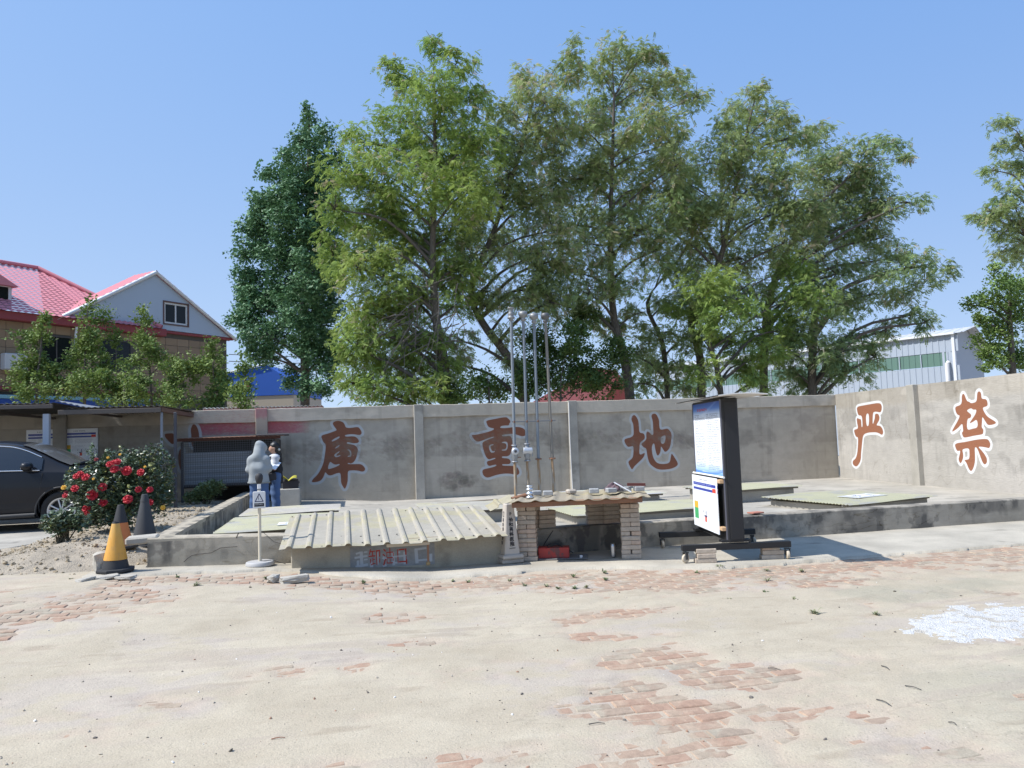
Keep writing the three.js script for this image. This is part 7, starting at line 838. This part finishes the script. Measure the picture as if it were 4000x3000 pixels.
// grey dead twigs hanging in the first locust
{
  const rnd = rng(71), geos = []; const base = V(...TREE_PLAN.A.at);
  for (let i = 0; i < 46; i++) { const s = V(1.9 + 2.0 * rnd(), 4.6 + 2.3 * rnd(), -23.6 - 0.7 * rnd()).sub(base), d = V(-1.0 + 1.7 * rnd() - 0.35, -0.9 + 1.1 * rnd(), 0.5 * (rnd() - 0.5)); const pts = [s]; for (let k = 0; k < 4; k++) { d.add(V(0.5 * (rnd() - 0.5), -0.28 * rnd(), 0.3 * (rnd() - 0.5))); pts.push(pts[k].clone().addScaledVector(d, 0.42)); } geos.push(limb(pts, [0.02, 0.014, 0.009, 0.005], 5, 3)); for (const k of [1, 2, 3]) { const e = pts[k].clone().add(V((rnd() - 0.6) * 0.7, -0.4 * rnd() + 0.12, (rnd() - 0.5) * 0.3)); geos.push(limb([pts[k], pts[k].clone().lerp(e, 0.5).add(V(0.05 * rnd(), 0.05, 0)), e], [0.008, 0.006, 0.003], 4, 2)); } }
  const m = part(tA, 'dead_twigs', join(geos), greyTwig); m.userData.kind = 'stuff'; m.userData.label = 'bare grey tangle of dead twigs';
}
// ---------------------------------------------------------------- rose bushes
function bush(name, label, at, lobes, n, leaf, tint, mat, group, stemsN = 16) {
  const t = thing(name, label, 'rose bush', at, 0, group), rnd = rng(n), gauss = () => (rnd() + rnd() + rnd() - 1.5) / 0.87, cr = new THREE.InstancedMesh(leaf, mat, n), m4 = new THREE.Matrix4(), q = new THREE.Quaternion(); cr.name = numbered('foliage'); shadows(cr); cr.userData.kind = 'stuff';
  const w = lobes.map((l) => l[3] * l[4] * l[3]), tot = w.reduce((a, b) => a + b); const pick = () => { let r = rnd() * tot; for (let i = 0; i < w.length; i++) { r -= w[i]; if (r < 0) return lobes[i]; } return lobes[0]; };
  for (let i = 0; i < n; i++) { const [x, y, z, rx, ry] = pick(), v = V(gauss(), gauss(), gauss()).normalize().multiplyScalar(Math.pow(rnd(), 0.38) * (0.9 + 0.25 * rnd())), s = 0.7 + 0.6 * rnd(); q.setFromEuler(new THREE.Euler((rnd() - 0.5) * 1.2, rnd() * 6.28, (rnd() - 0.5) * 1.2)); m4.compose(V(x + v.x * rx, Math.max(0.05, y + v.y * ry), z + v.z * rx), q, V(s, s, s)); cr.setMatrixAt(i, m4); const k = 0.7 + 0.6 * rnd(), yl = rnd() < 0.1 ? 1 : 0.2 * rnd(); cr.setColorAt(i, lin(mix(tint[0], 0.16, yl) * k, mix(tint[1], 0.17, yl) * k, mix(tint[2], 0.05, yl) * k)); }
  t.add(cr);
  const stems = []; for (let i = 0; i < stemsN; i++) { const [x, y, z, rx, ry] = lobes[i % lobes.length], e = V(x + gauss() * rx * 0.5, y + ry * 0.6 * rnd(), z + gauss() * rx * 0.5), s = V((rnd() - 0.5) * 0.16, 0, (rnd() - 0.5) * 0.16); stems.push(limb([s, s.clone().lerp(e, 0.45).add(V((rnd() - 0.5) * 0.15, 0.08, (rnd() - 0.5) * 0.1)), e], [0.011, 0.008, 0.004], 5, 3)); }
  part(t, 'stems', join(stems), M([0.13, 0.11, 0.07], 0.9)).userData.kind = 'stuff'; return t;
}
const roseLeaf = broad(6, 0.062, 0.09, 12), roseMat = MP([1, 1, 1], 0.32, { transmission: 0.15, side: THREE.DoubleSide, specularIntensity: 0.8 });
// a full rose: rings of cupped petals
const roseHead = (() => { const P = [], petal = (a, r, h, w, tilt) => { const N = 4, pt = (u, v) => { const s = (u - 0.5) * w * Math.sin(Math.PI * mix(0.25, 0.75, v)) * 2, rad = r * (0.35 + 0.65 * v) + tilt * v * v, ang = a + s / Math.max(rad, r * 0.6); return [Math.cos(ang) * rad, h * v - 0.012 * (2 * u - 1) ** 2 * v - (v > 0.8 ? (v - 0.8) * tilt * 1.2 : 0), Math.sin(ang) * rad]; }; for (let i = 0; i < N; i++) for (let j = 0; j < N; j++) { const A = pt(i / N, j / N), B = pt((i + 1) / N, j / N), C = pt((i + 1) / N, (j + 1) / N), D = pt(i / N, (j + 1) / N); P.push(...A, ...C, ...B, ...A, ...D, ...C); } }; const ring = (n, r, h, w, tilt, o) => { for (let i = 0; i < n; i++) petal(o + (i * 6.283) / n, r, h, w, tilt); }; ring(3, 0.008, 0.04, 0.012, 0.0, 0); { const b = new THREE.IcosahedronGeometry(0.02, 1), q = b.attributes.position; for (let i = 0; i < q.count; i++) P.push(q.getX(i), q.getY(i) * 1.1 + 0.022, q.getZ(i)); } ring(4, 0.018, 0.042, 0.02, 0.004, 0.4); ring(5, 0.028, 0.038, 0.026, 0.01, 0.9); ring(6, 0.038, 0.03, 0.03, 0.016, 0.2); ring(6, 0.045, 0.016, 0.034, 0.02, 0.7); const g = new THREE.BufferGeometry(); g.setAttribute('position', new THREE.Float32BufferAttribute(P, 3)); g.computeVertexNormals(); return g; })();
const redPetal = MP([0.50, 0.010, 0.022], 0.6, { side: THREE.DoubleSide, transmission: 0.1, sheen: 0.1, sheenColor: lin(0.8, 0.1, 0.1) }), yellowPetal = M([0.75, 0.42, 0.05], 0.7, { side: THREE.DoubleSide }), darkPetal = M([0.22, 0.03, 0.03], 0.8, { side: THREE.DoubleSide });
{
  const x0 = -3.5, z0 = -13.2, y0 = bedY(x0, z0);
  const big = bush('rose_bush', 'large rose bush covered in red roses beside the car', [x0, y0, z0], [[-0.1, 0.62, 0.1, 0.55, 0.45], [-0.35, 0.75, 0, 0.36, 0.36], [0.35, 0.78, 0, 0.42, 0.42], [0.1, 1.0, -0.05, 0.42, 0.3], [0.5, 1.12, -0.1, 0.26, 0.22], [-0.15, 1.1, 0, 0.2, 0.16], [0.05, 0.32, 0.15, 0.5, 0.28], [0.62, 0.5, 0.05, 0.22, 0.3], [-0.55, 0.85, 0.1, 0.14, 0.2], [0.62, 1.28, -0.1, 0.08, 0.14], [-0.33, 1.22, -0.05, 0.12, 0.12], [0.75, 0.85, -0.1, 0.12, 0.25]], 1750, roseLeaf, [0.085, 0.125, 0.07], roseMat, null, 30);
  const rnd = rng(3), put = (x, y, s, m, n) => { const k = part(big, n, roseHead, m, [x - x0, y - y0, -12.66 - z0 + 0.08 * (rnd() - 0.5)], [0.9 + 0.4 * rnd(), rnd() * 6, 0.3 * (rnd() - 0.5)]); k.scale.setScalar(s); };
  [[-3.39, 1.44, 0.9], [-3.44, 1.42, 0.9], [-3.34, 1.45, 0.95], [-3.37, 1.34, 1.15], [-3.21, 1.31, 1.35], [-3.01, 1.28, 1.0], [-3.89, 1.26, 0.9], [-3.85, 1.29, 0.9], [-3.77, 1.24, 1.1], [-3.91, 1.08, 1.0], [-3.54, 1.08, 1.2], [-3.68, 0.97, 1.5], [-3.19, 0.88, 1.3], [-3.53, 0.85, 1.15], [-3.76, 0.77, 1.1], [-3.75, 0.72, 0.8], [-3.05, 1.02, 0.9], [-2.88, 1.01, 0.9], [-2.88, 0.82, 0.95], [-4.04, 0.98, 0.7]].forEach(([x, y, s]) => put(x, y, s * 0.88, redPetal, 'red_rose'));
  [[-4.08, 1.1], [-3.66, 1.21], [-3.29, 1.56], [-3.46, 1.52], [-2.7, 0.73], [-2.95, 1.36]].forEach(([x, y], i) => put(x, y, i < 1 || i === 4 ? 0.6 : 0.32, yellowPetal, 'yellow_rose')); [[-3.62, 1.5], [-4.05, 1.02], [-3.28, 1.34]].forEach(([x, y]) => put(x, y, 0.5, darkPetal, 'faded_rose'));
  bush('rose_bush', 'small leafy rose bush without flowers nearest the driveway edge', [-3.86, bedY(-3.86, -12.0), -12.0], [[-0.02, 0.27, 0, 0.26, 0.13], [-0.18, 0.32, 0, 0.12, 0.11], [0.2, 0.30, 0.02, 0.14, 0.12], [0, 0.37, 0, 0.14, 0.08]], 230, roseLeaf, [0.085, 0.125, 0.07], roseMat, null, 20);
  bush('rose_bush', 'low yellow green rose bush in front of the wire cage', [-3.02, bedY(-3.02, -18.3), -18.3], [[-0.25, 0.2, 0, 0.2, 0.14], [0.02, 0.3, 0, 0.22, 0.2], [0.25, 0.38, 0, 0.16, 0.16], [0.12, 0.45, 0, 0.12, 0.12]], 420, roseLeaf, [0.15, 0.20, 0.08], roseMat, null, 14);
  bush('rose_bush', 'dark spindly rose shoots between the red roses and the cage', [-3.55, bedY(-3.5, -16.6), -16.6], [[0, 0.35, 0, 0.22, 0.25], [0.1, 0.68, 0, 0.12, 0.14], [-0.14, 0.6, 0, 0.12, 0.16]], 220, roseLeaf, [0.08, 0.12, 0.06], roseMat, null, 10);
}
console.log('leaf sprays', leafTotal);
// ---------------------------------------------------------------- buildings beyond the wall
const darkGlass = MP([0.012, 0.014, 0.016], 0.15, { specularIntensity: 0.5 }), whiteFrame = M([0.62, 0.62, 0.62], 0.5);
{
  const h = thing('tiled_house', 'brown tiled two storey house with pink roof and grey gable', 'house', [-12.196, 0, -31.384], R(47.4));
  const redTrim = M([0.26, 0.05, 0.055], 0.7), gable = M([0.40, 0.46, 0.54], 0.7), roofPink = M([0.56, 0.21, 0.24], 0.95), white = M([0.68, 0.69, 0.70], 0.6);
  part(h, 'wall', boxUV(slab(-9, 10.08, 0, 6.9, -9, -0.02, 0.02)), M([0.10, 0.085, 0.07], 0.9));
  const tones = [[0.27, 0.185, 0.112], [0.25, 0.172, 0.105], [0.29, 0.20, 0.122]].map((c) => M(c, 0.7)), rnd = rng(15), wins = [[1.45, 2.55, 4.95, 6.15], [3.80, 5.08, 5.0, 6.2]], tg = cbox(0.585, 0.315, 0.02, 0.003, true);
  for (let r = 0; r < 9; r++) for (let c = 0; c < 19; c++) { const u = -1.05 + c * 0.6 + 0.3, y = 3.95 + r * 0.33 + 0.165; if (u > 10.0 || y > 6.75) continue; if (wins.some(([a, b, d, e]) => u > a - 0.2 && u < b + 0.2 && y > d - 0.1 && y < e + 0.1)) continue; part(h, 'wall_tile', tg, tones[Math.floor(rnd() * 3)], [u, y, -0.008]); }
  for (const [a, b, d, e] of wins) { const f = part(h, 'window', join([slab(a - 0.05, b + 0.05, e, e + 0.06, -0.03, 0.03, 0.005), slab(a - 0.05, b + 0.05, d - 0.06, d, -0.03, 0.03, 0.005), slab(a - 0.05, a, d, e, -0.03, 0.028, 0.005), slab(b, b + 0.05, d, e, -0.03, 0.028, 0.005), slab((a + b) / 2 - 0.02, (a + b) / 2 + 0.02, d, e, -0.02, 0.02, 0.005)]), M([0.08, 0.07, 0.065], 0.6)); for (const k of [0, 1]) part(f, 'pane', new THREE.BoxGeometry((b - a) / 2 - 0.03, e - d, 0.01), darkGlass, [mix(a, b, 0.25 + 0.5 * k), (d + e) / 2, -0.012]); }
  part(h, 'eave_fascia', slab(-9, 6.6, 6.6, 6.92, -0.1, 0.32, 0.02), redTrim); part(h, 'eave_fascia', slab(6.62, 10.3, 6.78, 6.9, -0.1, 0.12, 0.02), redTrim);
  part(h, 'lower_band', slab(-9, 7, 4.0, 4.16, 0.02, 0.1, 0.01), redTrim); part(h, 'shop_fascia', slab(-9, 6.2, 3.3, 3.66, 0.1, 0.6, 0.01), M([0.02, 0.07, 0.30], 0.5)); part(h, 'shop_fascia_top', slab(-9, 6.2, 3.665, 3.80, 0.1, 0.62, 0.01), M([0.22, 0.42, 0.50], 0.5));
  // gable wall
  const gs = new THREE.Shape(); [[2.0, 6.93], [10.15, 6.90], [6.15, 9.33]].forEach(([x, y], i) => (i ? gs.lineTo(x, y) : gs.moveTo(x, y))); const hole = new THREE.Path(); [[6.58, 7.2], [7.82, 7.2], [7.82, 8.18], [6.58, 8.18]].forEach(([x, y], i) => (i ? hole.lineTo(x, y) : hole.moveTo(x, y))); gs.holes.push(hole);
  part(h, 'gable_wall', new THREE.ExtrudeGeometry(gs, { depth: 0.12, bevelEnabled: false }).translate(0, 0, 0.02), gable);
  const gw = part(h, 'gable_window', join([slab(6.54, 7.86, 8.16, 8.22, 0.08, 0.17, 0.005), slab(6.54, 7.86, 7.15, 7.21, 0.08, 0.17, 0.005), slab(6.54, 6.6, 7.212, 8.158, 0.08, 0.168, 0.005), slab(7.80, 7.86, 7.212, 8.158, 0.08, 0.168, 0.005)]), M([0.12, 0.06, 0.05], 0.6)); part(gw, 'sash', join([slab(6.6, 7.8, 8.08, 8.16, 0.05, 0.12, 0.005), slab(6.6, 7.8, 7.21, 7.29, 0.05, 0.12, 0.005), slab(6.6, 6.68, 7.292, 8.078, 0.05, 0.118, 0.005), slab(7.72, 7.8, 7.292, 8.078, 0.05, 0.118, 0.005), slab(7.17, 7.23, 7.292, 8.078, 0.05, 0.116, 0.005)]), whiteFrame); for (const k of [0, 1]) part(gw, 'pane', new THREE.BoxGeometry(0.49, 0.79, 0.01), darkGlass, [6.925 + k * 0.55, 7.685, 0.07]);
  // pressed-tile sheet: waves across, steps along the slope
  const tiled = (at, nu, ns, waves, rows) => { const P = []; for (let i = 0; i < nu; i++) for (let j = 0; j < ns; j++) { const f = (a, b) => { const [x, y, z, nx, ny, nz, sv] = at(a / nu, b / ns), q = Math.abs(nz) > 0.3 ? x : z, k = 0.016 * Math.cos(q * 2 * Math.PI / 0.25) + 0.016 * (1 - ((sv ?? b / ns) * rows) % 1); return [x + nx * k, y + ny * k, z + nz * k]; }; const A = f(i, j + 0.001), B = f(i + 1, j + 0.001), C = f(i + 1, j + 0.999), D = f(i, j + 0.999); P.push(...A, ...B, ...C, ...A, ...C, ...D); } const g = tris(P); return g; };
  const main = (u, v) => { const x = mix(-9, 6.3, u), s = v * (x < 3.4 ? 1 : (6.3 - x) / 2.9); return [x, mix(6.9, 9.62, s), mix(0.42, -4.0, s), 0, 0.85, 0.52, s]; }; part(h, 'main_roof', tiled(main, 490, 66, 60, 22), roofPink);
  part(h, 'hip_cap', limb([[6.3, 6.98, 0.4], [4.85, 8.34, -1.8], [3.4, 9.72, -4]], [0.09, 0.09], 8), roofPink); part(h, 'ridge_cap', limb([[3.4, 9.72, -4], [-3, 9.7, -4], [-9, 9.7, -4]], [0.09, 0.09], 8), roofPink);
  const hipR = (u, s) => { const p = [mix(6.3, 3.4, s), mix(6.9, 9.62, s), mix(0.42, -4, s)], q = [mix(6.3, 3.4, s), mix(6.9, 9.62, s), mix(-8.4, -4, s)]; return [p[0], p[1], mix(p[2], q[2], u), 0.7, 0.7, 0]; }; part(h, 'hip_roof', tiled(hipR, 60, 40, 30, 16), roofPink);
  for (const s of [-1, 1]) { const g = (u, v) => [6.15 + s * mix(0, 4.35, v), mix(9.46, 6.82, v), mix(0.25, -1.3, u), s * 0.52, 0.85, 0]; part(h, 'gable_roof', tiled(g, 40, 44, 34, 15), roofPink); part(h, 'barge_board', limb([[6.15, 9.40, 0.24], [6.15 + s * 2.1, 8.12, 0.24], [6.15 + s * 4.3, 6.80, 0.24]], [0.085, 0.085], 4, 2), white); }
  part(h, 'rain_pipe', limb([[2.62, 6.62, 0.28], [2.66, 6.5, 0.2], [2.7, 6.3, 0.08], [2.7, 4, 0.08]], [0.05, 0.05], 8), white);
  const d = part(h, 'dormer', join([slab(-1.3, 0.62, 7.15, 8.02, -2.5, -0.55, 0.01)]), M([0.55, 0.58, 0.62], 0.6)); part(d, 'dormer_roof', (() => { const s = new THREE.Shape(); [[-1.42, 7.98], [0.74, 7.98], [-0.34, 8.6]].forEach(([x, y], i) => (i ? s.lineTo(x, y) : s.moveTo(x, y))); return new THREE.ExtrudeGeometry(s, { depth: 2.3, bevelEnabled: false }).translate(0, 0, -2.6); })(), roofPink); part(d, 'dormer_window', join([slab(-1.2, 0.56, 7.95, 8.0, -0.54, -0.5, 0.004), slab(-1.2, 0.56, 7.22, 7.28, -0.54, -0.5, 0.004), slab(0.48, 0.56, 7.282, 7.948, -0.54, -0.5, 0.004), slab(-1.2, -1.12, 7.282, 7.948, -0.54, -0.5, 0.004), slab(-0.36, -0.3, 7.282, 7.948, -0.54, -0.5, 0.004)]), whiteFrame); part(d, 'dormer_pane', new THREE.BoxGeometry(1.6, 0.68, 0.01), darkGlass, [-0.32, 7.615, -0.535]);
  part(h, 'air_conditioner', cbox(0.8, 0.6, 0.35, 0.03), M([0.55, 0.55, 0.55], 0.6), [0.35, 4.75, 0.2]);
}
{
  const s = thing('metal_hall', 'pale ribbed metal hall with a green window strip on the right', 'hall', [24.101, 0, -43.105], R(-64.1));
  const clad = M([0.36, 0.41, 0.48], 0.55, { metalness: 0.1 }), prof = (w) => { const a = []; for (let x = 0; x < w; x += 0.3) a.push([x, 0], [x + 0.2, 0], [x + 0.22, 0.025], [x + 0.28, 0.025]); a.push([w, 0]); return a; };
  const panel = (name, x0, x1, y0, y1, m, z = 0) => part(s, name, ribbed(prof(x1 - x0), y1 - y0, 0.01).rotateX(Math.PI / 2), m, [x0, (y0 + y1) / 2, z]);
  panel('lower_cladding', -7, 12.24, 0, 4.4, clad); panel('upper_cladding', -7, 12.24, 5.1, 5.98, clad); panel('end_cladding', 11.70, 12.24, 4.4, 5.1, clad);
  panel('green_window_strip', -7, 11.7, 4.42, 5.08, MP([0.14, 0.24, 0.20], 0.35, { transmission: 0.15 }), -0.02); for (let i = 0; i < 17; i++) part(s, 'window_post', cbox(0.05, 0.66, 0.03, 0.004), clad, [-6.6 + i * 1.08, 4.42, 0.02]);
  const end = new THREE.Shape(); [[0, 0], [0, 5.98], [-1.35, 6.32], [-3.4, 5.1], [-3.4, 0]].forEach(([x, y], i) => (i ? end.lineTo(x, y) : end.moveTo(x, y))); part(s, 'gable_end', new THREE.ExtrudeGeometry(end, { depth: 0.06, bevelEnabled: false }).rotateY(-Math.PI / 2).translate(12.3, 0, 0).rotateY(0), M([0.36, 0.40, 0.46], 0.6));
  s.children[s.children.length - 1].scale.z = 1;
  const rf = (z0, y0, z1, y1) => { const P = [], q = (a, b, c, d) => P.push(...a, ...b, ...c, ...a, ...c, ...d); for (let x = -7; x < 12.4; x += 0.45) { q([x, y0, z0], [x + 0.3, y0, z0], [x + 0.3, y1, z1], [x, y1, z1]); q([x + 0.3, y0, z0], [x + 0.375, y0 + 0.04, z0], [x + 0.375, y1 + 0.04, z1], [x + 0.3, y1, z1]); q([x + 0.375, y0 + 0.04, z0], [x + 0.45, y0, z0], [x + 0.45, y1, z1], [x + 0.375, y1 + 0.04, z1]); } return tris(P); };
  part(s, 'roof', rf(0.12, 5.98, -1.4, 6.36), M([0.45, 0.46, 0.47], 0.6)); part(s, 'roof', rf(-1.4, 6.36, -3.5, 5.08), M([0.45, 0.46, 0.47], 0.6));
  part(s, 'eave_gutter', slab(-7, 12.4, 5.93, 6.02, 0.08, 0.2, 0.01), M([0.7, 0.71, 0.72], 0.5)); part(s, 'corner_flashing', slab(12.2, 12.34, 0, 5.95, -0.06, 0.08, 0.01), M([0.66, 0.68, 0.72], 0.5));
  part(s, 'white_downpipe', limb([[11.98, 2.0, 0.2], [11.98, 4.3, 0.2], [11.98, 4.52, 0.16], [11.98, 4.56, 0.04]], [0.1, 0.1], 12), M([0.75, 0.75, 0.76], 0.5));
}
{
  const b = thing('blue_shed', 'bright blue gabled shed far behind the poplar', 'shed', [-4.9, 0, -47.2], R(-14));
  const sh = new THREE.Shape(); [[-3.0, 4.6], [2.2, 4.6], [2.2, 5.3], [0.6, 6.4], [-3.0, 5.75]].forEach(([x, y], i) => (i ? sh.lineTo(x, y) : sh.moveTo(x, y))); part(b, 'blue_gable', new THREE.ExtrudeGeometry(sh, { depth: 6, bevelEnabled: false }).translate(0, 0, -6), M([0.02, 0.10, 0.42], 0.6)); part(b, 'base_wall', slab(-2.95, 2.15, 0, 4.59, -6, -0.05, 0.01), M([0.42, 0.36, 0.28], 0.9)); part(b, 'verge', limb([[-3.05, 5.8, 0.05], [0.6, 6.46, 0.05]], [0.05, 0.05], 4, 1), M([0.6, 0.6, 0.58], 0.6)); part(b, 'vent_panel', slab(-0.75, -0.4, 5.15, 5.55, 0.0, 0.04, 0.005), M([0.25, 0.05, 0.04], 0.7));
  const r = thing('red_roofed_house', 'house with a red roof glimpsed between the locust trunks', 'house', [15.0, 0, -43.2], R(-20));
  part(r, 'wall', slab(-3.2, 1.6, 0, 3.7, -4, 0, 0.02), M([0.42, 0.40, 0.37], 0.9)); const rs = new THREE.Shape(); [[-4.3, 3.6], [-2.6, 3.5], [1.9, 3.55], [0.9, 5.35], [-0.4, 5.6]].forEach(([x, y], i) => (i ? rs.lineTo(x, y) : rs.moveTo(x, y))); part(r, 'roof', new THREE.ExtrudeGeometry(rs, { depth: 3.6, bevelEnabled: false }).translate(0, 0, -3.4), M([0.34, 0.11, 0.12], 0.8)); part(r, 'dark_gable', (() => { const q = new THREE.Shape(); [[0.2, 3.6], [1.95, 3.6], [1.0, 5.2]].forEach(([x, y], i) => (i ? q.lineTo(x, y) : q.moveTo(x, y))); return new THREE.ExtrudeGeometry(q, { depth: 0.1, bevelEnabled: false }).translate(0, 0, 0.22); })(), M([0.16, 0.03, 0.03], 0.8));
  const o = thing('white_outhouse', 'low outhouse with white corrugated roof edge behind the wall', 'outhouse', [-2.7, 0, -25.2]); part(o, 'wall', slab(-1.6, 2.2, 0, 2.75, -2.5, -0.3, 0.01), M([0.36, 0.31, 0.25], 0.9)); part(o, 'corrugated_roof', ribbed(waveProfile(3.6, 0.12, 0.04, 6), 2.6, 0.01), M([0.72, 0.72, 0.72], 0.6), [-1.5, 2.83, -1.2]); part(o, 'pink_fascia', slab(-1.5, 2.1, 2.74, 2.82, -0.02, 0.04, 0.005), M([0.45, 0.25, 0.27], 0.8));
}
for (const [k, dy] of [['upper', 0.35], ['lower', 0]]) one('power_cable', k + ' of the two thin cables beside the tiled house', 'cable', limb([[-5.6, 6.0 + dy, -41], [-2.5, 5.85 + dy, -41], [0.6, 5.95 + dy, -41]], [0.02, 0.02], 5), M([0.12, 0.12, 0.13], 0.8), [0, 0, 0], undefined, 'overhead cables');
renderer.render(scene, camera);
